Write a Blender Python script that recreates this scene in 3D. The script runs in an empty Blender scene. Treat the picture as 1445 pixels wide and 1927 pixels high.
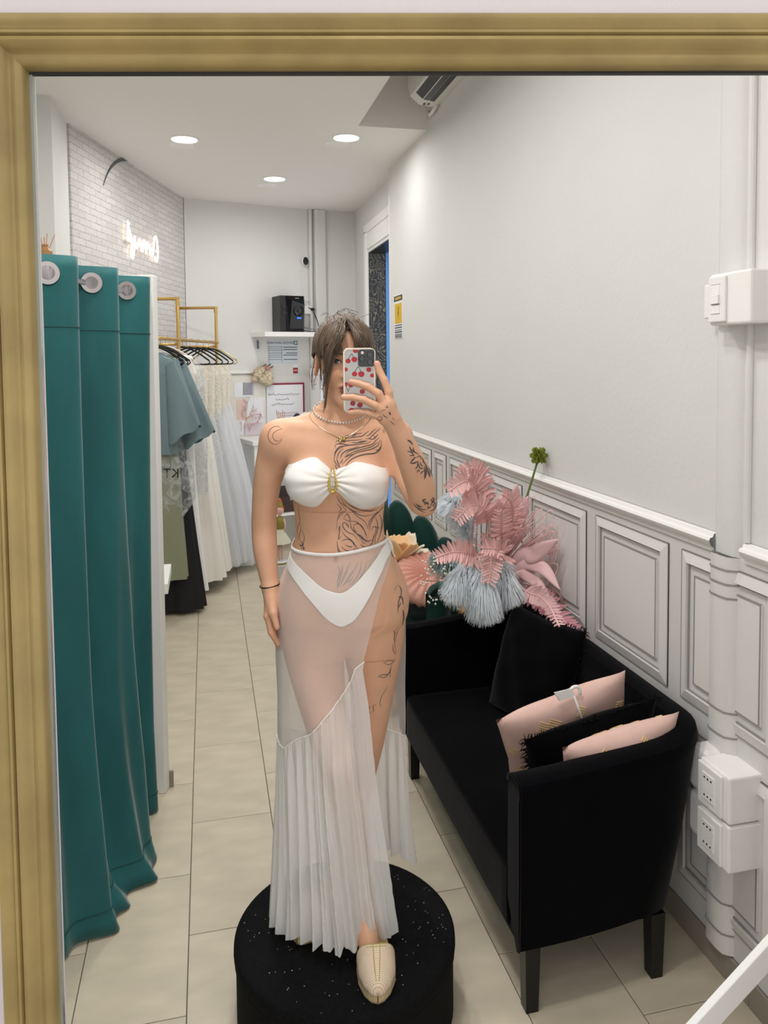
import bpy, bmesh, math, random
import numpy as np
from mathutils import Vector, Matrix, Euler
from mathutils.bvhtree import BVHTree
random.seed(7); np.random.seed(7)
scene = bpy.context.scene
COL = scene.collection
PI = math.pi
R = math.radians

# ------------------------------------------------------------------ camera
# World: +Y runs along the right-hand wall, the lens is 1.80 m above the floor.
# The shop is built as the mirror shows it, in the room beyond the gilt frame.
FPX, PCY, CAM_H = 1440.0, 752.0, 1.80
yaw, pit, rol = R(13.06), R(3.0), R(-0.55)
fw = Vector((math.sin(yaw)*math.cos(pit), math.cos(yaw)*math.cos(pit), -math.sin(pit)))
rt0 = Vector((math.cos(yaw), -math.sin(yaw), 0)); up0 = rt0.cross(fw)
rt = math.cos(rol)*rt0 + math.sin(rol)*up0; up = math.cos(rol)*up0 - math.sin(rol)*rt0
cam_d = bpy.data.cameras.new('camera'); cam = bpy.data.objects.new('camera', cam_d); COL.objects.link(cam)
cm = Matrix.Identity(4)
for i in range(3):
    cm[i][0] = rt[i]; cm[i][1] = up[i]; cm[i][2] = -fw[i]
cm[2][3] = CAM_H
cam.matrix_world = cm
cam_d.sensor_fit = 'HORIZONTAL'; cam_d.sensor_width = 36.0
cam_d.lens = 36.0*FPX/1445.0
cam_d.shift_y = -(963.5-PCY)/1445.0
cam_d.clip_start = 0.02
scene.camera = cam

# ------------------------------------------------------------------ view + world
vs = scene.view_settings
vs.view_transform = 'Standard'; vs.look = 'None'; vs.gamma = 1.0; vs.use_curve_mapping = False
vs.exposure = -1.32
world = bpy.data.worlds.new('world'); scene.world = world; world.use_nodes = True
bg = world.node_tree.nodes['Background']
bg.inputs[0].default_value = (0.95, 0.97, 1.0, 1); bg.inputs[1].default_value = 3.6
scene.cycles.max_bounces = 8; scene.cycles.diffuse_bounces = 6
scene.cycles.transparent_max_bounces = 12; scene.cycles.transmission_bounces = 4; scene.cycles.glossy_bounces = 3
scene.cycles.use_denoising = True
scene.cycles.sample_clamp_indirect = 6.0

# ceiling lamps: (x, y, watts).  The first three are the ones in view.
CEIL = 3.30
LAMPS = [(-0.109, 5.42, 19), (0.955, 5.17, 15), (0.585, 6.44, 26),
         (0.05, 4.0, 30), (0.30, 2.75, 34), (-0.55, 2.1, 16), (0.30, 1.60, 14), (0.0, 1.36, 34),
         (0.1, 0.1, 10), (-0.7, -0.6, 5), (0.9, -0.7, 5)]

# ------------------------------------------------------------------ helpers
def lin(c):
    return tuple(((v/255)/12.92 if v/255 <= 0.04045 else ((v/255+0.055)/1.055)**2.4) for v in c)
_M = {}
def mat(name, col, rough=0.55, metal=0.0, spec=0.4, var=0.0, vscale=6.0, bump=0.0, bscale=40.0, sheen=0.0, alpha=1.0, emit=None, trans=0.0, stretch=None, col2=None, aniso=0, sss=0.0):
    """procedural principled material: colour in 0-255 sRGB, optional noise variation and bump"""
    if name in _M: return _M[name]
    m = bpy.data.materials.new(name); m.use_nodes = True
    nt = m.node_tree; b = nt.nodes['Principled BSDF']
    c = lin(col)
    b.inputs['Base Color'].default_value = (*c, 1); b.inputs['Roughness'].default_value = rough
    b.inputs['Metallic'].default_value = metal; b.inputs['Specular IOR Level'].default_value = spec
    if sheen: b.inputs['Sheen Weight'].default_value = sheen; b.inputs['Sheen Roughness'].default_value = 0.4
    if alpha < 1: b.inputs['Alpha'].default_value = alpha
    if trans: b.inputs['Transmission Weight'].default_value = trans
    if sss:
        b.inputs['Subsurface Weight'].default_value = sss; b.inputs['Subsurface Radius'].default_value = (0.012, 0.005, 0.003); b.inputs['Subsurface Scale'].default_value = 1.0
    if emit: b.inputs['Emission Color'].default_value = (*lin(emit[0]), 1); b.inputs['Emission Strength'].default_value = emit[1]
    tc = mp = None
    if var or bump or col2:
        tc = nt.nodes.new('ShaderNodeTexCoord'); mp = nt.nodes.new('ShaderNodeMapping')
        nt.links.new(tc.outputs['Object'], mp.inputs[0])
        if stretch: mp.inputs['Scale'].default_value = stretch
    if var or col2:
        n = nt.nodes.new('ShaderNodeTexNoise'); n.inputs['Scale'].default_value = vscale; n.inputs['Detail'].default_value = 5
        nt.links.new(mp.outputs[0], n.inputs['Vector'])
        r = nt.nodes.new('ShaderNodeValToRGB'); r.color_ramp.elements[0].position = 0.3; r.color_ramp.elements[1].position = 0.7
        lo = tuple(v*(1-var) for v in c); hi = tuple(min(1, v*(1+var)) for v in c)
        if col2: hi = lin(col2)
        r.color_ramp.elements[0].color = (*lo, 1); r.color_ramp.elements[1].color = (*hi, 1)
        nt.links.new(n.outputs['Fac'], r.inputs[0]); nt.links.new(r.outputs[0], b.inputs['Base Color'])
    if bump:
        n2 = nt.nodes.new('ShaderNodeTexNoise'); n2.inputs['Scale'].default_value = bscale; n2.inputs['Detail'].default_value = 4
        nt.links.new(mp.outputs[0], n2.inputs['Vector'])
        bp = nt.nodes.new('ShaderNodeBump'); bp.inputs['Strength'].default_value = bump; bp.inputs['Distance'].default_value = 0.004
        nt.links.new(n2.outputs['Fac'], bp.inputs['Height']); nt.links.new(bp.outputs[0], b.inputs['Normal'])
    _M[name] = m
    return m

class MB:
    """collects shapes into one mesh"""
    def __init__(s): s.v = []; s.f = []
    def add(s, vs, fs):
        o = len(s.v); s.v += [tuple(p) for p in vs]; s.f += [tuple(i+o for i in f) for f in fs]; return s
    def box(s, x0, x1, y0, y1, z0, z1):
        vs = [(x, y, z) for z in (z0, z1) for y in (y0, y1) for x in (x0, x1)]
        return s.add(vs, [(0,2,3,1),(4,5,7,6),(0,1,5,4),(2,6,7,3),(0,4,6,2),(1,3,7,5)])
    def rbox(s, x0, x1, y0, y1, z0, z1, r=0.004, seg=2):
        bm = bmesh.new(); bmesh.ops.create_cube(bm, size=1)
        for v in bm.verts:
            v.co = Vector(((x0+x1)/2+v.co.x*(x1-x0), (y0+y1)/2+v.co.y*(y1-y0), (z0+z1)/2+v.co.z*(z1-z0)))
        bmesh.ops.bevel(bm, geom=bm.edges[:], offset=r, segments=seg, affect='EDGES', profile=0.5)
        bm.verts.index_update()
        s.add([v.co for v in bm.verts], [[v.index for v in f.verts] for f in bm.faces]); bm.free(); return s
    def grid(s, P, closeu=False, closev=False):
        """P[i][j] points; quads"""
        n, m = len(P), len(P[0]); o = len(s.v)
        for row in P: s.v += [tuple(p) for p in row]
        for i in range(n if closeu else n-1):
            for j in range(m if closev else m-1):
                a, b = i, (i+1) % n; c, d = j, (j+1) % m
                s.f.append((o+a*m+c, o+a*m+d, o+b*m+d, o+b*m+c))
        return s
    def tube(s, path, rad, seg=8, caps=True, flat=1.0, close=False):
        path = [Vector(p) for p in path]; n = len(path)
        rs = rad if isinstance(rad, (list, tuple)) else [rad]*n
        t0 = (path[1]-path[0]).normalized()
        ref = Vector((0,0,1)) if abs(t0.z) < 0.9 else Vector((1,0,0))
        nx = t0.cross(ref).normalized(); rings = []; pt = t0
        for i, p in enumerate(path):
            t = (path[min(i+1, n-1)]-path[max(i-1, 0)])
            t = t.normalized() if t.length > 1e-9 else pt
            q = pt.rotation_difference(t); nx = (q @ nx).normalized(); pt = t
            ny = t.cross(nx)
            rings.append([p + nx*(rs[i]*math.cos(a)) + ny*(rs[i]*flat*math.sin(a)) for a in (2*PI*k/seg for k in range(seg))])
        o = len(s.v); s.grid(rings, closeu=close, closev=True)
        if caps and not close:
            s.f.append(tuple(o+k for k in range(seg))); s.f.append(tuple(o+(n-1)*seg+k for k in reversed(range(seg))))
        return s
    def lathe(s, prof, c=(0,0,0), seg=24, axis='z'):
        rings = []
        for r, h in prof:
            ring = []
            for k in range(seg):
                a = 2*PI*k/seg; x, y = r*math.cos(a), r*math.sin(a)
                p = (x, y, h) if axis == 'z' else ((x, h, y) if axis == 'y' else (h, x, y))
                ring.append((p[0]+c[0], p[1]+c[1], p[2]+c[2]))
            rings.append(ring)
        o = len(s.v); s.grid(rings, closev=True)
        s.f.append(tuple(o+k for k in reversed(range(seg)))); s.f.append(tuple(o+(len(prof)-1)*seg+k for k in range(seg)))
        return s
    def ball(s, c, r, seg=12, rings=8, sc=(1,1,1)):
        prof = []
        P = []
        for i in range(rings+1):
            th = PI*i/rings
            P.append([(c[0]+sc[0]*r*max(1e-4,math.sin(th))*math.cos(2*PI*k/seg), c[1]+sc[1]*r*max(1e-4,math.sin(th))*math.sin(2*PI*k/seg), c[2]+sc[2]*r*math.cos(th)) for k in range(seg)])
        return s.grid(P, closev=True)
    def build(s, name, m, parent=None, smooth=False, loc=None, rotz=0, weld=False):
        me = bpy.data.meshes.new(name); me.from_pydata(s.v, [], s.f); me.validate()
        bm = bmesh.new(); bm.from_mesh(me)
        if weld: bmesh.ops.remove_doubles(bm, verts=bm.verts, dist=1e-5)
        bmesh.ops.recalc_face_normals(bm, faces=bm.faces); bm.to_mesh(me); bm.free()
        if smooth:
            me.polygons.foreach_set('use_smooth', [True]*len(me.polygons))
        me.materials.append(m)
        o = bpy.data.objects.new(name, me); COL.objects.link(o)
        if parent: o.parent = parent
        if loc is not None: o.location = loc
        o.rotation_euler.z = rotz
        return o
def smooth_angle(o, deg=40):
    me = o.data
    me.polygons.foreach_set('use_smooth', [True]*len(me.polygons))
    try: me.set_sharp_from_angle(angle=R(deg))
    except Exception: pass
    return o
def subsurf(o, lv=1):
    md = o.modifiers.new('sub', 'SUBSURF'); md.levels = lv; md.render_levels = lv; return o
def bevel(o, w=0.003, seg=2):
    md = o.modifiers.new('bev', 'BEVEL'); md.width = w; md.segments = seg; md.limit_method = 'ANGLE'; return o
def tag(o, label=None, cat=None, group=None, kind=None):
    if label: o['label'] = label
    if cat: o['category'] = cat
    if group: o['group'] = group
    if kind: o['kind'] = kind
    return o
def empty(name, loc=(0,0,0), rotz=0.0):
    o = bpy.data.objects.new(name, None); COL.objects.link(o); o.location = loc; o.rotation_euler.z = rotz
    o.empty_display_size = 0.1
    return o
def copy_tree(o, parent=None):
    c = o.copy(); COL.objects.link(c); c.parent = parent
    for ch in list(o.children): copy_tree(ch, c)
    return c
def arc(c, r, a0, a1, n=12):
    return [(c[0]+r*math.cos(a0+(a1-a0)*i/n), c[1]+r*math.sin(a0+(a1-a0)*i/n)) for i in range(n+1)]
def bez(p0, p1, p2, p3, n=12):
    out = []
    for i in range(n+1):
        t = i/n; a = (1-t)**3; b = 3*(1-t)**2*t; c = 3*(1-t)*t*t; d = t**3
        out.append(tuple(a*p0[k]+b*p1[k]+c*p2[k]+d*p3[k] for k in range(len(p0))))
    return out
def catmull(pts, n=6):
    pts = [np.array(p, float) for p in pts]; P = [2*pts[0]-pts[1]] + pts + [2*pts[-1]-pts[-2]]; out = []
    for i in range(1, len(P)-2):
        for k in range(n):
            t = k/n
            out.append(tuple(0.5*((2*P[i])+(-P[i-1]+P[i+1])*t+(2*P[i-1]-5*P[i]+4*P[i+1]-P[i+2])*t*t+(-P[i-1]+3*P[i]-3*P[i+1]+P[i+2])*t**3)))
    out.append(tuple(P[-2])); return out

def sheer(name, op, col):
    m = bpy.data.materials.new(name); m.use_nodes = True; nt = m.node_tree; nt.nodes.clear()
    out = nt.nodes.new('ShaderNodeOutputMaterial'); mx = nt.nodes.new('ShaderNodeMixShader'); tr = nt.nodes.new('ShaderNodeBsdfTransparent')
    df = nt.nodes.new('ShaderNodeBsdfDiffuse'); tl = nt.nodes.new('ShaderNodeBsdfTranslucent'); m2 = nt.nodes.new('ShaderNodeMixShader')
    df.inputs[0].default_value = (*lin(col), 1); tl.inputs[0].default_value = (*lin(col), 1); m2.inputs[0].default_value = 0.35
    nt.links.new(df.outputs[0], m2.inputs[1]); nt.links.new(tl.outputs[0], m2.inputs[2])
    nt.links.new(tr.outputs[0], mx.inputs[1]); nt.links.new(m2.outputs[0], mx.inputs[2]); nt.links.new(mx.outputs[0], out.inputs[0])
    # a fine mesh is denser where it is seen edge-on
    lw = nt.nodes.new('ShaderNodeLayerWeight'); lw.inputs[0].default_value = 0.35
    mr = nt.nodes.new('ShaderNodeMapRange'); mr.inputs[3].default_value = op; mr.inputs[4].default_value = min(1, op+0.42)
    nt.links.new(lw.outputs['Facing'], mr.inputs[0]); nt.links.new(mr.outputs[0], mx.inputs[0])
    return m

# ------------------------------------------------------------------ materials of the room
M_wall = mat('white_plaster', (220,220,217), 0.75, bump=0.25, bscale=55, var=0.015, vscale=2)
M_front = mat('rose_white_plaster', (204,195,194), 0.6, bump=0.2, bscale=45)
M_ceil = mat('ceiling_paint', (242,239,235), 0.8)
M_white = mat('white_paint', (238,237,234), 0.45)
M_trim = mat('white_gloss', (242,241,238), 0.35)
M_wains = mat('wainscot_grey', (214,213,211), 0.5, var=0.03, vscale=3)
M_wains2 = mat('wainscot_moulding', (222,220,217), 0.5)
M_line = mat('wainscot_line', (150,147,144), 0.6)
M_tile = mat('floor_tile_beige', (203,193,171), 0.42, var=0.10, vscale=5, bump=0.05, bscale=30, stretch=(1,2.2,1))
M_grout = mat('grout', (98,92,84), 0.8)
M_skirt = mat('skirting_tile', (150,142,130), 0.45, var=0.08, vscale=6)
M_gold = mat('gilt_paint', (148,127,80), 0.42, metal=0.3, var=0.2, vscale=9, bump=0.3, bscale=26, stretch=(1,1,1))
M_pipe = mat('brass_pipe', (208,172,104), 0.32, metal=0.7)
M_chrome = mat('chrome', (220,222,226), 0.08, metal=1.0)
M_black = mat('black_plastic', (16,16,18), 0.35)
M_velvet = mat('black_velvet', (5,5,8), 0.9, sheen=0.06, spec=0.05, var=0.3, vscale=14)

# ------------------------------------------------------------------ the setting
XW = 1.44
def struct(o): o['kind'] = 'structure'; return o
# floor: slab with recessed joints, every tile a piece of its own
fl = struct(MB().box(-2.2, 1.56, -2.2, 8.2, -0.08, -0.004).build('floor', M_grout))
tmesh = None; gx, gy = 0.305, 0.5985
def tile_mesh(w, l):
    mb = MB(); e = 0.0014
    mb.rbox(e, w-e, e, l-e, -0.012, 0.0, r=0.0012, seg=1)
    return mb
ti = 0
for k in range(-5, 6):
    x0 = -0.09 + gx*k; w = gx
    if x0+w > XW+0.02: w = XW-x0+0.01
    if w < 0.03: continue
    off = 2.395 if k % 2 == 0 else 2.69
    j0 = -6 if -0.6 < x0 < 1.5 else -6
    for j in range(j0, 10):
        y0 = off + gy*j
        if y0 > 7.75: continue
        if tmesh is None or w != gx:
            o = tile_mesh(w, gy).build('floor_tile', M_tile, fl, loc=(x0, y0, 0))
            if w == gx: tmesh = o.data
        else:
            o = bpy.data.objects.new('floor_tile', tmesh); COL.objects.link(o); o.parent = fl; o.location = (x0, y0, 0)
# ceiling: lower slab with a raised bay beside the right wall for the air conditioner
cb = MB().box(-2.2, 0.985, -2.2, 8.2, CEIL, CEIL+0.12).box(0.985, 1.9, 4.905, 8.2, CEIL, CEIL+0.12)
cb.box(0.985, 1.56, -2.2, 4.905, CEIL+0.62, CEIL+0.7).box(0.90, 0.985, -2.2, 4.905, CEIL+0.12, CEIL+0.7).box(0.90, 1.56, 4.905, 5.0, CEIL+0.12, CEIL+0.7)
struct(cb.build('ceiling', M_ceil))

# right wall
struct(MB().box(XW, XW+0.12, 0.5, 5.96, 0, CEIL+0.7).build('wall_right', M_wall))
# wainscot lining on the right wall: every panel is a piece with its mouldings
wl = struct(MB().box(XW-0.006, XW, 0.55, 5.96, 0.08, 1.235).build('trim_1', M_wains))
def frame_ring(mb, y0, y1, z0, z1, w, x_out, x_in, X=XW-0.006):
    """bevelled moulding ring seen from -X"""
    a = [(y0,z0),(y1,z0),(y1,z1),(y0,z1)]; b = [(y0+w,z0+w),(y1-w,z0+w),(y1-w,z1-w),(y0+w,z1-w)]
    P = [[(X, *p) for p in a], [(X-x_out, *p) for p in a], [(X-x_in, *p) for p in b], [(X, *p) for p in b]]
    mb.grid(P, closeu=False, closev=True)
spans = [(0.72,1.12),(1.19,1.595),(1.665,2.085),(2.155,2.626),(2.70,3.245),(3.325,3.80),(3.875,4.42),(4.49,4.74),(4.81,5.25),(5.32,5.85)]
for y0, y1 in spans:
    for z0, z1 in ((0.735, 1.203), (0.165, 0.655)):
        mb = MB(); frame_ring(mb, y0, y1, z0, z1, 0.034, 0.003, 0.012)
        mb.box(XW-0.011, XW-0.006, y0+0.062, y1-0.062, z0+0.068, z1-0.068)
        p = mb.build('wainscot_panel', M_wains2, wl)
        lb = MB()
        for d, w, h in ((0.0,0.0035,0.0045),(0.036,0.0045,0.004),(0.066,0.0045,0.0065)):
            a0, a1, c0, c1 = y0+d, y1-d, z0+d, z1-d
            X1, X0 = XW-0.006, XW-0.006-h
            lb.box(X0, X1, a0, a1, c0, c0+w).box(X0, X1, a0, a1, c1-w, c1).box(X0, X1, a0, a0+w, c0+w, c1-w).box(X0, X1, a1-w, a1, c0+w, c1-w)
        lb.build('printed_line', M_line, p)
def rail_profile(X, z, s=1.0):
    return [(X, z-0.03*s), (X-0.008*s, z-0.03*s), (X-0.010*s, z-0.018*s), (X-0.020*s, z-0.010*s), (X-0.026*s, z+0.004*s), (X-0.022*s, z+0.012*s), (X-0.014*s, z+0.014*s), (X-0.010*s, z+0.024*s), (X, z+0.026*s)]
pr = rail_profile(XW-0.004, 1.262)
struct(smooth_angle(MB().grid([[(x, y, z) for x, z in pr] for y in (1.925, 5.96)]).build('trim_2', M_trim), 30))
struct(smooth_angle(MB().grid([[(x, y, z) for x, z in pr] for y in (0.55, 1.80)]).build('trim_3', M_trim), 30))
# boxed pipe running up the right wall
tb = MB(); ring = [(XW, 1.927), (XW-0.022, 1.924), (XW-0.034, 1.912), (XW-0.036, 1.87), (XW-0.032, 1.842), (XW-0.016, 1.828), (XW, 1.822)]
tb.grid([[(x, y, z) for x, y in ring] for z in (0.085, 1.238)])
tl = struct(smooth_angle(tb.build('trim_4', M_wains2), 50))
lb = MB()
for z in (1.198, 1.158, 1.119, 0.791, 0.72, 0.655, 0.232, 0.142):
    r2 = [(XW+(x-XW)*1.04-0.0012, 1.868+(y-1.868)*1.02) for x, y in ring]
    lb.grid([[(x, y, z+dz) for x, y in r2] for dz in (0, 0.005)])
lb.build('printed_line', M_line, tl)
struct(smooth_angle(MB().grid([[(x, y, z) for x, y in [(XW+(x-XW)*0.45, y) for x, y in ring]] for z in (1.238, CEIL+0.6)]).build('trim_5', M_wall), 50))
struct(MB().tube([(XW-0.006, 1.795, 1.29), (XW-0.006, 1.795, CEIL+0.6)], 0.010, 10).build('trim_6', M_wall))
# skirting tiles on the right wall
bs = struct(MB().box(XW-0.009, XW, 0.5, 5.96, 0, 0.078).build('baseboard_right', M_grout))
y = 0.55
while y < 5.9:
    l = min(0.6, 5.95-y); MB().rbox(XW-0.016, XW-0.007, y+0.001, y+l-0.001, 0.001, 0.08, 0.0015, 1).build('skirting_tile', M_skirt, bs); y += 0.6

# far end of the right wall: recessed wall with the doorway
dw = MB().box(1.50, 1.62, 5.96, 6.10, 0, CEIL).box(1.50, 1.62, 7.06, 7.80, 0, CEIL).box(1.50, 1.62, 6.10, 7.06, 2.80, CEIL)
struct(dw.build('wall_far_right', M_wall))
dc = MB()
for y0, y1, z0, z1 in ((5.985,6.09,0,3.0),(7.07,7.17,0,3.0),(5.985,7.17,2.98,3.06)):
    dc.rbox(1.478, 1.51, y0, y1, z0, z1, 0.006)
dc.rbox(1.488, 1.51, 6.09, 7.07, 2.83, 2.98, 0.004)
struct(dc.build('door_1', M_trim))
struct(MB().box(1.502, 1.66, 6.10, 7.06, 2.79, 2.83).build('trim_7', M_black))
struct(MB().tube([(XW+0.01, 5.975, 0.02), (XW+0.01, 5.975, CEIL-0.2)], 0.012, 8).build('trim_8', M_white))
# room beyond the doorway
def damask():
    m = bpy.data.materials.new('damask_wallpaper'); m.use_nodes = True; nt = m.node_tree; b = nt.nodes['Principled BSDF']
    tc = nt.nodes.new('ShaderNodeTexCoord'); mp = nt.nodes.new('ShaderNodeMapping'); nt.links.new(tc.outputs['Object'], mp.inputs[0])
    v = nt.nodes.new('ShaderNodeTexNoise'); v.inputs['Scale'].default_value = 4.5; v.inputs['Detail'].default_value = 1.5; v.inputs['Distortion'].default_value = 2.6
    nt.links.new(mp.outputs[0], v.inputs['Vector'])
    mt = nt.nodes.new('ShaderNodeMath'); mt.operation = 'MULTIPLY'; mt.inputs[1].default_value = 9.0
    nt.links.new(v.outputs['Fac'], mt.inputs[0])
    fr = nt.nodes.new('ShaderNodeMath'); fr.operation = 'FRACT'; nt.links.new(mt.outputs[0], fr.inputs[0])
    r = nt.nodes.new('ShaderNodeValToRGB'); r.color_ramp.interpolation = 'CONSTANT'
    r.color_ramp.elements[0].position = 0; r.color_ramp.elements[0].color = (*lin((24,28,40)), 1)
    e = r.color_ramp.elements[1]; e.position = 0.62; e.color = (*lin((112,106,82)), 1)
    e = r.color_ramp.elements.new(0.86); e.color = (*lin((24,28,40)), 1)
    nt.links.new(fr.outputs[0], r.inputs[0]); nt.links.new(r.outputs[0], b.inputs['Base Color']); b.inputs['Roughness'].default_value = 0.5
    return m
struct(MB().box(1.502, 1.66, 7.045, 7.06, 0, 2.79).build('wall_passage', damask()))
struct(MB().box(1.66, 2.6, 7.03, 7.1, 0, 2.83).build('wall_passage_blue', mat('blue_paint', (92,140,196), 0.6)))
struct(MB().box(1.62, 2.6, 5.4, 7.1, 2.83, 2.9).build('ceiling_passage', M_black))
LAMPS_PASSAGE = (2.1, 6.3, 2.7)

# back wall (slightly askew) with its boxed pipe
BA = R(15.72); BP = Vector((-0.17, 7.34, 0)); BD = Vector((math.cos(BA), math.sin(BA), 0)); BN = Vector((math.sin(BA), -math.cos(BA), 0))
struct(MB().box(-0.3, 1.40, 0, 0.12, 0, CEIL).build('wall_back', M_wall, loc=BP, rotz=BA))
struct(MB().box(1.10, 1.56, 7.715, 7.85, 0, CEIL).build('wall_back_corner', M_wall))
struct(bevel(MB().box(1.285, 1.40, -0.07, 0.0, 0, CEIL).build('trim_9', M_wall, loc=BP, rotz=BA), 0.012))
struct(MB().tube([(1.25, -0.02, 0), (1.25, -0.02, CEIL)], 0.018, 10).build('trim_10', M_wall, loc=BP, rotz=BA))
struct(MB().box(0.0, 0.03, -0.012, 0, 0, CEIL).build('trim_11', M_wall, loc=BP, rotz=BA))
# left wall papered with a white brick pattern, running askew to the back corner
LA = math.atan2(2.11, 0.63); LP = Vector((-0.80, 5.23, 0)); LD = Vector((math.cos(LA), math.sin(LA), 0)); LN = Vector((math.sin(LA), -math.cos(LA), 0))
def brick_paper():
    m = bpy.data.materials.new('white_brick_wallpaper'); m.use_nodes = True; nt = m.node_tree; b = nt.nodes['Principled BSDF']
    tc = nt.nodes.new('ShaderNodeTexCoord'); sp = nt.nodes.new('ShaderNodeSeparateXYZ'); cb = nt.nodes.new('ShaderNodeCombineXYZ')
    nt.links.new(tc.outputs['Object'], sp.inputs[0]); nt.links.new(sp.outputs[0], cb.inputs[0]); nt.links.new(sp.outputs[2], cb.inputs[1])
    br = nt.nodes.new('ShaderNodeTexBrick'); br.inputs['Scale'].default_value = 1.0
    br.inputs['Color1'].default_value = (*lin((212,209,207)), 1); br.inputs['Color2'].default_value = (*lin((200,196,195)), 1); br.inputs['Mortar'].default_value = (*lin((180,175,173)), 1)
    br.inputs['Brick Width'].default_value = 0.17; br.inputs['Row Height'].default_value = 0.045; br.inputs['Mortar Size'].default_value = 0.0045; br.inputs['Mortar Smooth'].default_value = 0.6
    ns = nt.nodes.new('ShaderNodeTexNoise'); ns.inputs['Scale'].default_value = 40; ns.inputs['Detail'].default_value = 3
    nt.links.new(cb.outputs[0], ns.inputs['Vector'])
    ad = nt.nodes.new('ShaderNodeVectorMath'); ad.operation = 'SCALE'; ad.inputs['Scale'].default_value = 0.012
    nt.links.new(ns.outputs['Color'], ad.inputs[0]); a2 = nt.nodes.new('ShaderNodeVectorMath'); nt.links.new(cb.outputs[0], a2.inputs[0]); nt.links.new(ad.outputs[0], a2.inputs[1])
    nt.links.new(a2.outputs[0], br.inputs['Vector'])
    n2 = nt.nodes.new('ShaderNodeTexNoise'); n2.inputs['Scale'].default_value = 60; nt.links.new(cb.outputs[0], n2.inputs['Vector'])
    rp = nt.nodes.new('ShaderNodeValToRGB'); rp.color_ramp.elements[0].position = 0.33; rp.color_ramp.elements[0].color = (0.72,0.70,0.70,1); rp.color_ramp.elements[1].position = 0.5; rp.color_ramp.elements[1].color = (1,1,1,1)
    nt.links.new(n2.outputs['Fac'], rp.inputs[0])
    mx = nt.nodes.new('ShaderNodeMix'); mx.data_type = 'RGBA'; mx.blend_type = 'MULTIPLY'; mx.inputs[0].default_value = 0.55
    nt.links.new(br.outputs['Color'], mx.inputs[6]); nt.links.new(rp.outputs[0], mx.inputs[7]); nt.links.new(mx.outputs[2], b.inputs['Base Color'])
    bp = nt.nodes.new('ShaderNodeBump'); bp.inputs['Strength'].default_value = 0.3; bp.inputs['Distance'].default_value = 0.003; bp.invert = True
    nt.links.new(br.outputs['Fac'], bp.inputs['Height']); nt.links.new(bp.outputs[0], b.inputs['Normal']); b.inputs['Roughness'].default_value = 0.7
    return m
struct(MB().box(-0.02, 2.22, 0, 0.1, 0, CEIL).build('wall_left', brick_paper(), loc=LP, rotz=LA))
struct(MB().box(-1.05, -0.82, 4.70, 5.235, 0, CEIL).build('wall_left_pier', M_wall))
struct(MB().box(-2.0, -0.92, 4.66, 4.76, 0, CEIL).build('wall_left_return', M_wall))
struct(MB().box(-1.45, -1.35, 0.9, 4.72, 0, CEIL).build('wall_fitting_room', M_wall))

# front wall with the mirror opening; local frame: x along the wall, y away from the camera
MA = R(11.79); MN = Vector((math.sin(MA), math.cos(MA), 0)); MT = Vector((math.cos(MA), -math.sin(MA), 0)); MO = MN*0.91
U0, U1, Z0, Z1 = -0.389, 0.62, 0.22, 2.138
fwb = MB().box(-1.6, U0-0.01, 0.0, 0.05, 0, CEIL+0.7).box(U1+0.01, 1.45, 0.0, 0.05, 0, CEIL+0.7).box(U0-0.01, U1+0.01, 0, 0.05, Z1+0.01, CEIL+0.7).box(U0-0.01, U1+0.01, 0, 0.05, 0, Z0-0.01)
struct(fwb.build('wall_front', M_front, loc=MO, rotz=-MA))
pr = [(y, z) for y, z in rail_profile(0.0, 1.262)]
ft = MB().grid([[(x, y, z) for y, z in pr] for x in (-1.6, U0-0.050)])
ft.box(-1.6, U0-0.050, -0.006, 0, 1.19, 1.232)
for z0, z1, h in ((1.165,1.172,0.007),(1.132,1.14,0.004)): ft.box(-1.6, U0-0.050, -h, 0, z0, z1)
struct(smooth_angle(ft.build('trim_12', M_trim, loc=MO, rotz=-MA), 30))

# ------------------------------------------------------------------ gilt mirror frame
fr_t = empty('mirror_frame', MO, -MA)
tag(fr_t, 'wide ribbed gilt wooden mirror frame on the white wall', 'mirror frame')
prof = [(0.0, 0.0102), (0.0, -0.0034), (0.0034, -0.0085), (0.0084, -0.011), (0.0134, -0.0102), (0.0168, -0.0136), (0.0202, -0.0204), (0.0244, -0.0238), (0.0286, -0.0221), (0.0307, -0.0179), (0.0328, -0.0221), (0.0353, -0.0229), (0.0378, -0.0204), (0.042, -0.0229), (0.0462, -0.0272), (0.0504, -0.0281), (0.0529, -0.0247), (0.0529, 0.0)]
def rail(name, a, b, horiz, sgn):
    """mitred moulding; a..b along its length at the inner edge, profile grows outwards"""
    rows = []
    for e in (0, 0.25, 0.5, 0.75, 1):
        row = []
        for w, y in prof:
            if horiz: row.append(((a[0]-w)*(1-e)+(b[0]+w)*e, y, a[1]+sgn*w))
            else: row.append((a[0]+sgn*w, y, (a[1]-w)*(1-e)+(b[1]+w)*e))
        rows.append(row)
    return smooth_angle(MB().grid(rows).build(name, M_gold, fr_t), 35)
rail('top_rail', (U0, Z1), (U1, Z1), True, 1); rail('bottom_rail', (U0, Z0), (U1, Z0), True, -1)
rail('stile', (U0, Z0), (U0, Z1), False, -1); rail('stile', (U1, Z0), (U1, Z1), False, 1)
for a_ in (U0-0.001, U1-0.0035): MB().box(a_, a_+0.0045, 0.008, 0.014, Z0, Z1).build('glass_edge', mat('silver_glass_edge', (190,196,194), 0.15, metal=0.7), fr_t)
for a_ in (Z1-0.003, Z0-0.001): MB().box(U0, U1, 0.008, 0.014, a_, a_+0.004).build('rebate', mat('dark_rebate', (40,36,34), 0.5), fr_t)

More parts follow.
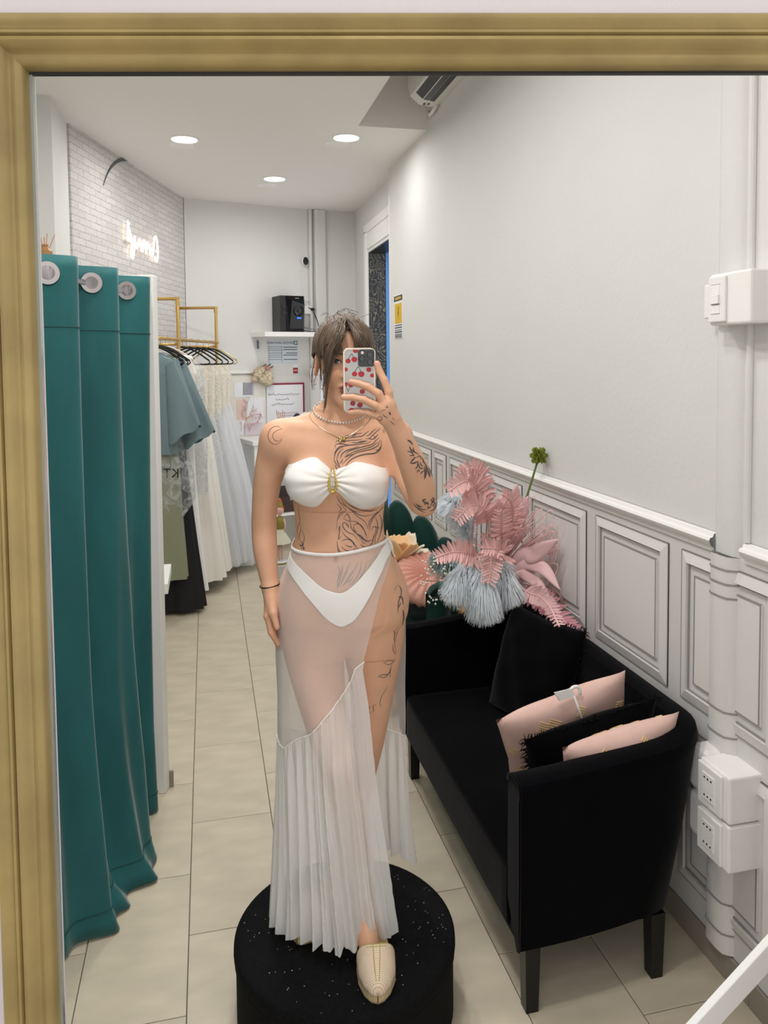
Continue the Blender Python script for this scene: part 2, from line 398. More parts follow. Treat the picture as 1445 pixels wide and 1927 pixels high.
# ------------------------------------------------------------------ fitting room: partition, rod, curtain
CR0 = Vector((-0.545, 2.24, 0)); CR1 = Vector((-0.235, 3.24, 0)); cdir = (CR1-CR0).normalized(); cang = math.atan2(cdir.y, cdir.x); crn = Vector((cdir.y, -cdir.x, 0))
pt = empty('partition', CR1, cang)
tag(pt, 'white board partition standing at the end of the teal curtain', 'partition')
bevel(MB().box(0.0, 0.05, -0.035, 0.6, 0.0, 2.15).build('end_post', M_white, pt), 0.004)
MB().box(0.005, 0.045, 0.6, 1.2, 0.0, 2.15).build('board', M_white, pt)
bevel(MB().box(0.05, 0.062, -0.05, 0.30, 0.0, 0.07).build('foot_tile', M_skirt, pt), 0.003)
rd = empty('curtain_rod', CR0, cang)
tag(rd, 'chrome curtain rod through the teal curtain eyelets', 'curtain rod')
MB().tube([(-0.6, 0.0, 2.066), (1.04, 0.0, 2.066)], 0.0115, 16).build('pole', M_chrome, rd, smooth=True)
smooth_angle(MB().lathe([(0.026, 1.035), (0.026, 1.042), (0.014, 1.046)], (0, 0, 2.066), 20, 'x').build('wall_flange', M_chrome, rd))
cu = empty('curtain', CR0, cang)
tag(cu, 'teal velvet eyelet curtain pooling on the tiles at the left', 'curtain')
M_teal = mat('teal_velvet', (34,96,98), 0.6, sheen=0.3, spec=0.25, var=0.16, vscale=7, stretch=(1,1,0.4), bump=0.15, bscale=25)
Pc = []; NS, NZ = 220, 60; Lc = 0.985; rgc = random.Random(2)
def fold_y(s, k):
    return 0.062*math.sin(s*PI*2*k)
for i in range(NS):
    s = -0.55+(Lc+0.55)*i/(NS-1); row = []
    for j in range(NZ):
        t = j/(NZ-1); z = 2.122-2.112*t
        a = 0.072*math.sin(2*PI*(s-0.225)/0.295)
        a2 = 0.050*math.sin(2*PI*(s-0.20)/0.42+0.7)+0.018*math.sin(2*PI*s/0.13+1.0)
        w = min(1, t*1.2); y = -(a*(1-0.65*w)+a2*w*1.1)
        low = max(0, (t-0.62)/0.38); bulge = math.exp(-((s-0.46)/0.17)**2)
        y -= 0.12*low**1.6*bulge+0.05*t*(0.5+0.5*math.sin(2*PI*s/0.42))
        xs = s*(1-0.02*t)+0.012*low*math.sin(9*s)
        # hem swirls out over the tiles
        if t > 0.965: y -= 0.05*(t-0.965)/0.035*bulge
        row.append((xs, y-0.012, max(z, 0.006)+0.004*math.sin(40*s)*max(0, (t-0.97)/0.03)))
    Pc.append(row)
cl = MB().grid(Pc).build('fabric', M_teal, cu, smooth=True); solid_ = cl.modifiers.new('thick', 'SOLIDIFY'); solid_.thickness = 0.003
M_hem = mat('teal_stitch', (12,62,62), 0.7)
MB().tube([(p[6][0], p[6][1]-0.002, p[6][2]) for p in Pc[::2]], 0.0012, 4).build('heading_stitch', M_hem, cu)
MB().tube([(p[-3][0], p[-3][1]-0.002, p[-3][2]) for p in Pc[::2]], 0.0012, 4).build('hem_stitch', M_hem, cu)
for s0 in (-0.07, 0.0775, 0.225, 0.3725, 0.52, 0.6675, 0.815):
    i = min(NS-1, max(0, int((s0+0.55)/(Lc+0.55)*(NS-1)))); p0 = Vector(Pc[i][2]); p1 = Vector(Pc[min(NS-1, i+3)][2]); ang = math.atan2(p1.y-p0.y, p1.x-p0.x)
    g = smooth_angle(MB().lathe([(0.021, -0.006), (0.034, -0.006), (0.037, 0.0), (0.034, 0.006), (0.021, 0.006), (0.019, 0.0), (0.021, -0.006)], seg=28, axis='y').build('eyelet', M_chrome, cu), 60)
    g.location = ((p0.x+p1.x)/2, (p0.y+p1.y)/2-0.001, 2.066); g.rotation_euler.z = ang
# reed diffuser and ledge behind the curtain top
tag(bevel(MB().box(-0.70, -0.515, 3.02, 3.16, 2.155, 2.18).build('ledge', M_white), 0.003), 'small white ledge behind the teal curtain top', 'ledge')
dif = empty('reed_diffuser', (-0.575, 3.09, 2.18)); tag(dif, 'reed diffuser sticks above the teal curtain', 'reed diffuser')
smooth_angle(MB().lathe([(0.022, 0.0), (0.026, 0.004), (0.026, 0.035), (0.012, 0.05), (0.012, 0.06), (0.009, 0.06)], seg=20).build('bottle', mat('amber_bottle', (150,110,70), 0.2), dif))
for k, (dx, dy) in enumerate(((-0.03, 0.01), (-0.015, -0.02), (0.006, 0.015), (0.035, 0.0), (-0.006, 0.02))):
    MB().tube([(0, 0, 0.01), (dx, dy, 0.115-0.006*k)], 0.0016, 6).build('reed', mat('reed', (186,132,92), 0.7), dif)

# ------------------------------------------------------------------ brass pipe rack along the brick wall
RP = LP+LN*0.35; RA = LA-PI/2
def rail_at(t, z=0.0): return (RP+LD*t)+Vector((0, 0, z))
rk = empty('clothes_rack', RP, RA)
tag(rk, 'brass pipe clothes rack fixed to the white brick wall', 'clothes rack')
M_pipe = _M['brass_pipe']
MB().tube([(0, -0.35, 1.965), (0, 2.0, 1.965)], 0.0125, 14).build('hanging_rail', M_pipe, rk, smooth=True)
for t in (0.93, 1.96):
    MB().tube([(-0.345, t, 2.275), (-0.02, t, 2.275), (-0.006, t, 2.271), (0, t, 2.262), (0, t, 0.02)], 0.013, 14).build('bracket_pipe', M_pipe, rk, smooth=True)
    for x, z in ((-0.002, 2.27), (0, 1.965)):
        smooth_angle(MB().lathe([(0.0175, -0.026), (0.0175, -0.018), (0.0155, -0.017), (0.0155, 0.017), (0.0175, 0.018), (0.0175, 0.026)], (x, t, z-0.012), 16, 'z').build('elbow_fitting', M_pipe, rk), 50)
    smooth_angle(MB().lathe([(0.042, -0.349), (0.042, -0.343), (0.018, -0.340), (0.018, -0.325)], (0, t, 2.275), 24, 'x').build('wall_flange', M_pipe, rk), 40)
    smooth_angle(MB().lathe([(0.042, 0.0), (0.042, 0.006), (0.018, 0.010), (0.018, 0.03)], (0, t, 0), 24, 'z').build('floor_flange', M_pipe, rk), 40)
    MB().tube([(-0.345, t, 1.93), (0, t, 1.93)], 0.010, 10).build('stay_pipe', M_pipe, rk, smooth=True)
# hangers
M_hang = mat('black_flock', (14,20,18), 0.8)
def hanger_parts(parent, m, zdrop=0.0):
    hw = 0.205; z0 = -0.075
    sh = bez((0, 0, z0+0.02), (-0.08, 0, z0+0.012), (-0.15, 0, z0-0.045), (-hw, 0, z0-0.085), 8)
    sh2 = [(-x, y, z) for x, y, z in sh]
    lo = [(-hw, 0, z0-0.085), (-hw-0.008, 0, z0-0.10), (-hw+0.012, 0, z0-0.115), (hw-0.012, 0, z0-0.115), (hw+0.008, 0, z0-0.10), (hw, 0, z0-0.085)]
    MB().tube(sh, 0.0065, 8).tube(sh2, 0.0065, 8).tube(lo, 0.005, 8).build('hanger_frame', m, parent, smooth=True)
    MB().tube([(0, 0, z0+0.02), (0, 0, -0.035)]+[(0.018+0.018*math.cos(a), 0, -0.012+0.026*math.sin(a)+0.0) for a in (PI, PI*0.75, PI*0.5, PI*0.25, 0)], 0.002, 6).build('hook', mat('hook_brass', (200,170,120), 0.3, metal=0.9), parent, smooth=True)
def garment(t, name, label, cat, group=None, yaw=0.0):
    p = rail_at(t, 1.965); o = empty(name, p, RA+yaw)
    tag(o, label, cat, group); return o
def rings_mesh(rows, closev=True): return MB().grid(rows, closev=closev)
def gown(parent, name, m, zs, xl, xr, dp, pleat=0, amp=0.0, seed=1, n=96, y0=0.0):
    """hanging cloth: outline from xl(z) to xr(z), depth dp(z), with pleats"""
    rows = []; zz_ = np.linspace(zs[0], zs[-1], 36); rr = random.Random(seed); p1, p2 = rr.uniform(0, 6), rr.uniform(0, 6)
    for q, z in enumerate(zz_):
        zi = -z
        L_ = float(np.interp(zi, [-a for a in zs], xl)); R__ = float(np.interp(zi, [-a for a in zs], xr)); d = float(np.interp(zi, [-a for a in zs], dp))
        cx_, a_ = (L_+R__)/2, (R__-L_)/2; t = q/35.0; row = []
        for k in range(n):
            th = 2*PI*k/n; w = 1+amp*t*(math.sin(pleat*th+p1+0.8*math.sin(3*t))+0.5*math.sin(pleat*1.7*th+p2))
            row.append((cx_+a_*w*math.cos(th), y0+d*w*math.sin(th)+0.012*math.sin(3*t+p1), z))
        rows.append(row)
    return rings_mesh(rows).build(name, m, parent, smooth=True)
M_satin = mat('blue_grey_satin', (112,134,140), 0.32, spec=0.5, var=0.1, vscale=5, stretch=(1,1,0.3), bump=0.25, bscale=9)
def robe(t, label, off, yaw=0.0, drop=0.0):
    g = garment(t, 'satin_robe', label, 'robe', 'clothes on the brass rail', yaw); hanger_parts(g, M_hang)
    gown(g, 'robe_body', M_satin, [-0.10, -0.16, -0.25, -0.45, -0.80], [-0.05, -0.20, -0.21, -0.20, -0.17], [0.05, 0.19, 0.19, 0.17, 0.165], [0.02, 0.045, 0.06, 0.055, 0.05], 7, 0.05, 3)
    # wide kimono sleeve
    rows = []
    for q in range(14):
        u = q/13; c = Vector((0.145+0.095*u+off*u, -0.02-0.04*u, -0.17-0.50*u-drop*u)); wd = 0.05+0.075*u; row = []
        for k in range(28):
            th = 2*PI*k/28; row.append((c.x+wd*math.cos(th)*0.90, c.y+(0.030+0.012*math.cos(3*th)*u)*math.sin(th), c.z+wd*math.cos(th)*0.55-0.010*math.sin(5*th)*u))
        rows.append(row)
    sl = rings_mesh(rows).build('sleeve', M_satin, g, smooth=True)
    rows2 = [[(-x, y, z) for x, y, z in r] for r in rows]; rings_mesh(rows2).build('sleeve', M_satin, g, smooth=True)
    MB().tube(catmull([(0.14, -0.06, -0.45), (0.15, -0.065, -0.62), (0.135, -0.065, -0.9)], 5), 0.006, 8, flat=0.4).build('belt_loop', M_satin, g, smooth=True)
    return g
robe(0.36, 'blue-grey satin robe nearest the white partition', 0.0)
robe(0.47, 'blue-grey satin robe with drooping sleeve, behind the foremost robe', 0.05, 0.1, 0.05)
M_ivory = mat('ivory_satin', (236,232,224), 0.35, spec=0.4, bump=0.15, bscale=8, stretch=(1,1,0.3)); M_white_s = mat('white_satin', (240,240,240), 0.3, spec=0.45)
M_blackc = mat('black_crepe', (20,21,26), 0.7); M_sage = mat('sage_satin', (138,142,116), 0.4)
g = garment(0.40, 'sage_dress', 'sage green satin dress whose hem shows under the plastic cover', 'dress', 'clothes on the brass rail'); hanger_parts(g, M_hang)
gown(g, 'bodice_and_skirt', M_sage, [-0.12, -0.3, -0.8, -1.3, -1.68], [-0.15, -0.16, -0.16, -0.18, -0.20], [0.14, 0.15, 0.155, 0.175, 0.20], [0.03, 0.06, 0.07, 0.09, 0.11], 6, 0.06, 5, y0=0.02)
g = garment(0.54, 'black_gown', 'long black gown reaching the floor beside the sage dress', 'dress', 'clothes on the brass rail'); hanger_parts(g, M_hang)
gown(g, 'gown_body', M_blackc, [-0.12, -0.35, -0.9, -1.5, -1.93], [-0.14, -0.15, -0.15, -0.17, -0.19], [0.14, 0.15, 0.165, 0.225, 0.275], [0.03, 0.06, 0.07, 0.10, 0.12], 9, 0.06, 6)
g = garment(0.64, 'white_gown', 'plain white satin gown hanging beside the black gown', 'dress', 'clothes on the brass rail'); hanger_parts(g, mat('ivory_hanger', (226,214,206), 0.5))
gown(g, 'gown_body', M_white_s, [-0.10, -0.2, -0.5, -1.0, -1.5, -1.83], [-0.10, -0.18, -0.16, -0.15, -0.16, -0.17], [0.10, 0.19, 0.185, 0.20, 0.235, 0.27], [0.02, 0.05, 0.06, 0.07, 0.09, 0.10], 6, 0.05, 7)
gown(g, 'shoulder_drape', M_ivory, [-0.09, -0.13, -0.25, -0.42], [-0.06, -0.18, -0.21, -0.19], [0.06, 0.19, 0.22, 0.20], [0.03, 0.06, 0.075, 0.07], 7, 0.05, 8)
# clear garment covers
def plastic():
    m = bpy.data.materials.new('clear_plastic_film'); m.use_nodes = True; nt = m.node_tree; nt.nodes.clear()
    out = nt.nodes.new('ShaderNodeOutputMaterial'); mx = nt.nodes.new('ShaderNodeMixShader'); tr = nt.nodes.new('ShaderNodeBsdfTransparent'); gl = nt.nodes.new('ShaderNodeBsdfPrincipled')
    gl.inputs['Base Color'].default_value = (0.86, 0.88, 0.9, 1); gl.inputs['Roughness'].default_value = 0.12; tr.inputs[0].default_value = (0.95, 0.96, 0.97, 1)
    n = nt.nodes.new('ShaderNodeTexNoise'); n.inputs['Scale'].default_value = 14; n.inputs['Detail'].default_value = 3; n.inputs['Distortion'].default_value = 1.5
    tc = nt.nodes.new('ShaderNodeTexCoord'); nt.links.new(tc.outputs['Object'], n.inputs['Vector'])
    bp = nt.nodes.new('ShaderNodeBump'); bp.inputs['Strength'].default_value = 0.9; bp.inputs['Distance'].default_value = 0.02; nt.links.new(n.outputs['Fac'], bp.inputs['Height']); nt.links.new(bp.outputs[0], gl.inputs['Normal'])
    rp = nt.nodes.new('ShaderNodeMapRange'); rp.inputs[1].default_value = 0.4; rp.inputs[2].default_value = 0.75; rp.inputs[3].default_value = 0.12; rp.inputs[4].default_value = 0.5
    nt.links.new(n.outputs['Fac'], rp.inputs[0]); nt.links.new(rp.outputs[0], mx.inputs[0])
    nt.links.new(tr.outputs[0], mx.inputs[1]); nt.links.new(gl.outputs[0], mx.inputs[2]); nt.links.new(mx.outputs[0], out.inputs[0]); return m
M_film = plastic()
g = garment(0.44, 'garment_bag', 'clear plastic garment cover with black lettering bunched over the sage dress', 'garment bag', 'clear garment covers')
gown(g, 'film', M_film, [-0.62, -0.75, -0.95, -1.12, -1.28], [-0.20, -0.21, -0.22, -0.22, -0.18], [0.18, 0.20, 0.255, 0.265, 0.14], [0.05, 0.09, 0.13, 0.12, 0.07], 7, 0.08, 9, n=60)
MB().tube([(0.03, -0.10, -0.80), (0.05, -0.13, -1.0), (0.04, -0.14, -1.24)], 0.016, 6, flat=0.2).build('ribbon', M_ivory, g)
text_obj_later = g
g2 = garment(0.80, 'garment_bag', 'clear plastic garment cover over the dresses behind the white gown', 'garment bag', 'clear garment covers')
gown(g2, 'film', M_film, [-0.11, -0.2, -0.5, -0.8, -1.15], [-0.08, -0.20, -0.21, -0.20, -0.19], [0.09, 0.225, 0.24, 0.25, 0.24], [0.03, 0.07, 0.09, 0.10, 0.09], 6, 0.06, 10, n=60)
M_lace = mat('ivory_lace', (226,220,206), 0.8, bump=1.0, bscale=110, var=0.16, vscale=70)
M_bead = mat('pale_beading', (240,238,228), 0.45)
def tulle_mat():
    m = sheer('white_tulle', 0.62, (240,241,243)); return m
M_tulle = tulle_mat()
def bead_strips(parent, seed, x0, x1, z0, z1, n, y):
    r = random.Random(seed); mb = MB()
    for k in range(n):
        z = r.uniform(z1, z0); f = (z0-z)/(z0-z1); x = r.uniform(x0, x1)*(0.8+0.5*f); a = r.uniform(0, PI); s = r.uniform(0.004, 0.009)
        mb.add([(x+s*math.cos(a), y-0.004, z+s*math.sin(a)*1.6), (x-s*0.5*math.sin(a), y-0.008, z+s*0.5*math.cos(a)), (x-s*math.cos(a), y-0.004, z-s*math.sin(a)*1.6), (x+s*0.5*math.sin(a), y-0.009, z-s*0.5*math.cos(a))], [(0, 1, 2, 3)])
    return tag(mb.build('beaded_lace', M_bead, parent), kind='stuff')
for t, lab, xr_, hm, hang in ((1.02, 'ivory lace gown on black hanger behind the plastic cover', 0.24, -1.86, True), (1.20, 'ivory beaded gown on the second black hanger', 0.25, -1.84, True), (1.38, 'beaded ivory gown with trailing lace strips on black hanger', 0.28, -1.85, True), (1.56, 'beaded tulle gown on the black hanger nearest the rail end', 0.32, -1.86, True)):
    g = garment(t, 'lace_gown', lab, 'dress', 'clothes on the brass rail'); hanger_parts(g, M_hang)
    gown(g, 'bodice', M_lace, [-0.20, -0.28, -0.5, -0.65], [-0.13, -0.14, -0.12, -0.11], [0.13, 0.14, 0.14, 0.13], [0.03, 0.06, 0.06, 0.06], 5, 0.04, int(t*10))
    gown(g, 'skirt', M_ivory if t < 1.3 else M_tulle, [-0.58, -0.8, -1.3, hm], [-0.11, -0.13, -0.18, -0.22], [0.13, 0.17, xr_*0.9, xr_+0.04], [0.06, 0.08, 0.11, 0.15], 11, 0.07, int(t*20))
    bead_strips(g, int(t*100), 0.0, 0.15, -0.25, -0.95, 320, -0.065)
    for sx in (-1, 1): MB().tube([(sx*0.10, 0, -0.115), (sx*0.105, 0, -0.22)], 0.004, 6).build('strap', M_ivory, g)
for t, lab, xr_ in ((1.72, 'full white tulle gown with wide skirt nearest the rail end', 0.40), (1.86, 'white tulle gown at the end of the brass rail', 0.36)):
    g = garment(t, 'tulle_gown', lab, 'dress', 'clothes on the brass rail'); hanger_parts(g, M_hang if t < 1.8 else mat('clip_wire', (200,180,130), 0.3, metal=0.9))
    gown(g, 'bodice', M_lace, [-0.20, -0.28, -0.5, -0.6], [-0.13, -0.14, -0.12, -0.11], [0.13, 0.15, 0.14, 0.13], [0.03, 0.06, 0.06, 0.06], 5, 0.04, 3)
    gown(g, 'skirt', M_tulle, [-0.5, -0.8, -1.2, -1.6, -1.90], [-0.11, -0.15, -0.2, -0.24, -0.28], [0.13, 0.20, xr_*0.8, xr_, xr_+0.06], [0.07, 0.11, 0.15, 0.19, 0.23], 17, 0.07, int(t*30))
    gown(g, 'underskirt', M_white_s, [-0.5, -0.9, -1.5, -1.85], [-0.10, -0.13, -0.18, -0.22], [0.12, 0.16, 0.24, 0.28], [0.06, 0.09, 0.12, 0.15], 9, 0.05, 4)
# hang tag
tgo = garment(1.10, 'swing_tag', 'white paper swing tag hanging from a lace gown', 'tag')
MB().add([(0.10, -0.10, -0.30), (0.15, -0.10, -0.27), (0.185, -0.10, -0.335), (0.135, -0.10, -0.37)], [(0, 1, 2, 3)]).add([(0.10, -0.102, -0.30), (0.15, -0.102, -0.27), (0.185, -0.102, -0.335), (0.135, -0.102, -0.37)], [(3, 2, 1, 0)]).build('card', M_white, tgo)
MB().tube([(0.02, -0.05, -0.2), (0.10, -0.10, -0.28), (0.125, -0.101, -0.295)], 0.0012, 5).build('string', M_white, tgo)
# low white shoe shelf end by the partition
lsh = empty('low_shelf', (-0.36, 4.25, 0)); tag(lsh, 'small white shelf unit jutting out past the partition', 'shelf')
bevel(MB().box(-0.16, 0.145, -0.2, 0.2, 0.60, 0.655).build('board', M_white, lsh), 0.003); MB().box(-0.15, -0.02, -0.18, 0.18, 0.0, 0.60).build('upright', M_white, lsh)

# ------------------------------------------------------------------ wall decorations on the brick paper
def lwall(u, z, off=0.0): return LP+LD*u+LN*off+Vector((0, 0, z))
ns = empty('neon_sign', lwall(1.08, 2.7, 0.02), LA)      # local x along wall, -y into the room
tag(ns, 'glowing white neon script sign on the brick wall', 'neon sign')
M_neon = mat('neon_tube', (255,246,236), 0.4, emit=((255,236,216), 5.0))
def neon(pts, r=0.0075): MB().tube([(x, -0.012, z) for x, z in catmull(pts, 5)], r, 8).build('neon_letter', M_neon, ns, smooth=True)
neon([(0.235, -0.02), (0.25, 0.06), (0.285, 0.115), (0.32, 0.09), (0.335, 0.0), (0.32, -0.07), (0.285, -0.085), (0.265, -0.05)])
neon([(0.235, 0.02), (0.215, -0.045), (0.185, -0.055), (0.165, -0.02), (0.16, 0.035), (0.155, -0.055)])
neon([(0.12, 0.0), (0.105, 0.04), (0.085, 0.02), (0.08, -0.05), (0.06, 0.03), (0.03, 0.045)])
neon([(0.03, 0.045), (0.01, -0.03), (-0.02, -0.04), (-0.055, 0.045)])
neon([(-0.055, 0.045), (-0.09, -0.02), (-0.14, -0.03), (-0.15, 0.05)]); neon([(-0.15, 0.05), (-0.17, -0.06), (-0.20, -0.125), (-0.225, -0.09), (-0.205, 0.0), (-0.24, 0.06), (-0.27, 0.10), (-0.285, 0.14)])
neon([(-0.25, 0.13), (-0.285, 0.08), (-0.27, 0.0), (-0.22, 0.02)])
MB().box(-0.30, 0.34, -0.006, 0.002, -0.01, 0.006).build('backing_bar', mat('clear_backing', (225,222,220), 0.3), ns)
cres = []
for k in range(25):
    q = k/24; a = PI*(0.86-0.42*q); x = 0.62*math.cos(a)+1.02; z = 2.80+0.52*math.sin(a); w = 0.012*math.sin(PI*q)**0.8+0.001
    cres.append([(x, -0.001, z-w), (x, -0.006, z-w), (x, -0.006, z+w), (x, -0.001, z+w)])
tag(MB().grid(cres, closev=True).build('crescent_moon', mat('dark_metal', (88,92,94), 0.4, metal=0.6), loc=LP, rotz=LA), 'thin dark crescent moon ornament high on the brick wall', 'wall ornament')

# ------------------------------------------------------------------ back wall things; local frame x along the wall, -y into the room
def bwall(name, label, cat, u=0, z=0, group=None):
    o = empty(name, BP+BD*u+Vector((0, 0, z)), BA); tag(o, label, cat, group); return o
sh = bwall('wall_shelf', 'white floating shelf carrying the black speaker', 'shelf', 0.62, 2.05)
MB().add([(0, 0, -0.022), (0.05, -0.26, -0.022), (0.66, -0.26, -0.022), (0.66, 0, -0.022), (0, 0, 0.022), (0.05, -0.26, 0.022), (0.66, -0.26, 0.022), (0.66, 0, 0.022)], [(0, 1, 2, 3), (4, 5, 6, 7), (0, 1, 5, 4), (1, 2, 6, 5), (2, 3, 7, 6), (0, 3, 7, 4)]).build('board', M_white, sh)
for x in (0.60, 0.63): MB().lathe([(0.006, -0.262), (0.006, -0.26)], (x, 0, 0.0), 10, 'y').build('screw_cap', mat('screw_grey', (90,90,95), 0.4), sh)
sp = bwall('speaker', 'black cabinet loudspeaker with blue light on the wall shelf', 'speaker', 0.98, 2.073)
M_spk = mat('speaker_vinyl', (34,33,34), 0.4); M_gloss = mat('speaker_gloss', (12,12,13), 0.12)
bevel(MB().box(-0.145, 0.10, -0.235, -0.02, 0, 0.345).build('cabinet', M_spk, sp), 0.004)
MB().add([(-0.09, -0.236, 0.0), (0.10, -0.236, 0.0), (0.10, -0.236, 0.345), (-0.09, -0.236, 0.345), (-0.06, -0.262, 0.03), (0.08, -0.262, 0.03), (0.10, -0.252, 0.26), (-0.03, -0.256, 0.30)], [(0, 1, 5, 4), (1, 2, 6, 5), (2, 3, 7, 6), (3, 0, 4, 7), (4, 5, 6, 7)]).build('baffle', M_gloss, sp)
smooth_angle(MB().lathe([(0.05, -0.258), (0.05, -0.268), (0.042, -0.266), (0.02, -0.262), (0.001, -0.268)], (0.035, 0, 0.20), 28, 'y').build('cone', M_gloss, sp), 30)
for z in (0.20, 0.26): smooth_angle(MB().lathe([(0.022, -0.236), (0.022, -0.242), (0.001, -0.240)], (-0.105, 0, z-0.02), 16, 'y').build('knob', M_spk, sp), 30)
MB().box(0.015, 0.055, -0.268, -0.262, 0.125, 0.138).build('status_light', mat('blue_led', (40,90,255), 0.4, emit=((30,90,255), 6.0)), sp)
MB().box(-0.05, 0.08, -0.2635, -0.26, 0.03, 0.055).build('control_strip', M_spk, sp)
MB().box(0.0, 0.04, -0.2645, -0.26, 0.318, 0.322).build('maker_mark', mat('silver_print', (190,190,190), 0.4), sp)
cb_ = bwall('speaker_cable', 'black cables trailing from the loudspeaker along the shelf', 'cable', 1.09, 2.08)
MB().tube(catmull([(-0.01, -0.12, 0.02), (0.06, -0.2, 0.0), (0.14, -0.18, 0.005), (0.20, -0.1, 0.0)], 6), 0.004, 6).build('cable_low', M_black, cb_, smooth=True)
MB().tube(catmull([(-0.01, -0.10, 0.05), (0.08, -0.15, 0.03), (0.16, -0.12, 0.02), (0.22, -0.05, 0.0)], 6), 0.004, 6).build('cable_upper', mat('grey_cable', (130,130,132), 0.5), cb_, smooth=True)
MB().tube(catmull([(0.11, -0.02, 0.255), (0.15, -0.06, 0.22), (0.19, -0.09, 0.12), (0.22, -0.08, 0.0)], 6), 0.004, 6).build('plug_lead', M_black, cb_, smooth=True)
sk_ = bwall('wall_socket', 'small white wall socket beside the loudspeaker', 'socket', 1.21, 2.30)
bevel(MB().box(-0.045, 0.05, -0.035, 0, -0.04, 0.04).build('plate', M_white, sk_), 0.006)
MB().box(0.03, 0.06, -0.055, -0.035, -0.005, 0.02).build('plug', M_black, sk_)
cmr = bwall('security_camera', 'small black oval security camera on the back wall', 'camera', 1.182, 2.78)
smooth_angle(MB().lathe([(0.026, -0.055), (0.031, -0.05), (0.031, -0.02), (0.024, -0.012)], (0, 0, 0), 20, 'y').build('housing', M_white, cmr), 40).scale = (1, 1, 1.35)
smooth_angle(MB().lathe([(0.028, -0.055), (0.027, -0.060), (0.001, -0.062)], (0, 0, 0), 20, 'y').build('lens_face', M_black, cmr), 40).scale = (1, 1, 1.45)
MB().tube(catmull([(-0.01, -0.012, -0.03), (-0.03, -0.008, -0.15), (-0.01, -0.01, -0.3), (0.02, -0.02, -0.38)], 6), 0.0025, 6).build('lead', M_white, cmr)
MB().tube([(0.0+0.035*math.cos(a), -0.02, -0.40+0.03*math.sin(a*1.3)) for a in (k*0.5 for k in range(14))], 0.004, 6).build('coiled_lead', M_white, cmr)
def text_obj(body, size, m, parent, loc, name='lettering', rx=PI/2, mirror=True, rz=0.0):
    cv = bpy.data.curves.new(name, 'FONT'); cv.body = body; cv.size = size; cv.align_x = 'CENTER'; cv.align_y = 'CENTER'; cv.extrude = 0.0004
    o = bpy.data.objects.new(name, cv); COL.objects.link(o); o.parent = parent; o.location = loc; o.rotation_euler = (rx, 0, rz)
    if mirror: o.scale = (-1, 1, 1)
    cv.materials.append(m)
    me = bpy.data.meshes.new_from_object(o); n_o = bpy.data.objects.new(name, me); COL.objects.link(n_o); n_o.parent = parent; n_o.location = o.location; n_o.rotation_euler = o.rotation_euler; n_o.scale = o.scale
    bpy.data.objects.remove(o); return n_o
text_obj('KT', 0.09, M_black, text_obj_later, (0.135, -0.128, -0.93))
M_paper = mat('white_paper', (232,234,238), 0.6); M_ptxt = mat('printed_grey', (92,96,102), 0.6); M_green = mat('first_aid_green', (20,110,80), 0.5); M_crim = mat('crimson_print', (136,34,60), 0.45)
sg = bwall('first_aid_notice', 'white first aid notice with green cross under the shelf', 'notice', 0.95, 1.885)
MB().box(-0.155, 0.155, -0.004, 0, -0.11, 0.115).build('sheet', mat('notice_blue_white', (206,214,222), 0.5), sg)
text_obj('SERVIZIO SANITARIO', 0.030, mat('notice_ink', (60,66,74), 0.6), sg, (-0.025, -0.0046, 0.088))
MB().box(0.115, 0.152, -0.0055, -0.004, 0.07, 0.108).build('green_square', M_green, sg)
MB().box(0.129, 0.138, -0.0062, -0.0055, 0.074, 0.104).box(0.119, 0.148, -0.0062, -0.0055, 0.0845, 0.0935).build('white_cross', M_white, sg)
lbm = MB()
for z in (0.05, 0.03, 0.012, -0.012, -0.032, -0.052, -0.075): lbm.box(-0.148, -0.015, -0.0048, -0.004, z-0.002, z+0.002)
for z, x0 in ((0.045, 0.0), (0.022, 0.0), (-0.012, 0.03), (-0.032, 0.0), (-0.075, 0.005)): lbm.box(x0, 0.148, -0.0048, -0.004, z-0.004, z+0.004)
lbm.box(-0.150, -0.147, -0.0048, -0.004, -0.10, 0.06).box(-0.015, -0.012, -0.0048, -0.004, -0.10, 0.06)
tag(lbm.build('printed_rows', M_ptxt, sg), kind='stuff')
ky = bwall('key_bunch', 'small bunch of keys hanging under the shelf end', 'keys', 0.685, 1.96)
MB().lathe([(0.004, -0.04), (0.004, 0)], (0, 0, 0.04), 8, 'y').build('hook', M_chrome, ky); MB().box(-0.012, 0.006, -0.03, -0.022, -0.045, 0.035).build('fob', mat('fob_grey', (96,98,104), 0.4), ky); MB().tube([(0.004, -0.03, 0.03), (0.022, -0.03, 0.0), (0.012, -0.03, -0.03)], 0.003, 6).build('key', M_chrome, ky)
cdn = bwall('card_notice', 'small red and white card on the back wall', 'card', 1.077, 1.715)
MB().box(-0.025, 0.025, -0.003, 0, -0.045, 0.045).build('card', M_paper, cdn); MB().box(-0.025, 0.025, -0.004, -0.003, -0.045, 0.012).build('red_half', mat('card_red', (158,54,50), 0.5), cdn); MB().box(-0.018, 0.018, -0.0046, -0.004, -0.018, -0.012).build('printed_row', M_paper, cdn)
pl = bwall('picture_ledge', 'white ledge strip above the pinned papers', 'ledge', 0.55, 1.692)
MB().box(-0.35, 0.12, -0.03, 0, -0.012, 0.012).build('strip', M_white, pl)
bd = bwall('pin_board', 'white pin board with photos and dried flowers', 'board', 0.60, 1.36)
MB().box(-0.36, 0.155, -0.012, 0, -0.36, 0.30).build('panel', mat('board_cream', (228,224,214), 0.6), bd)
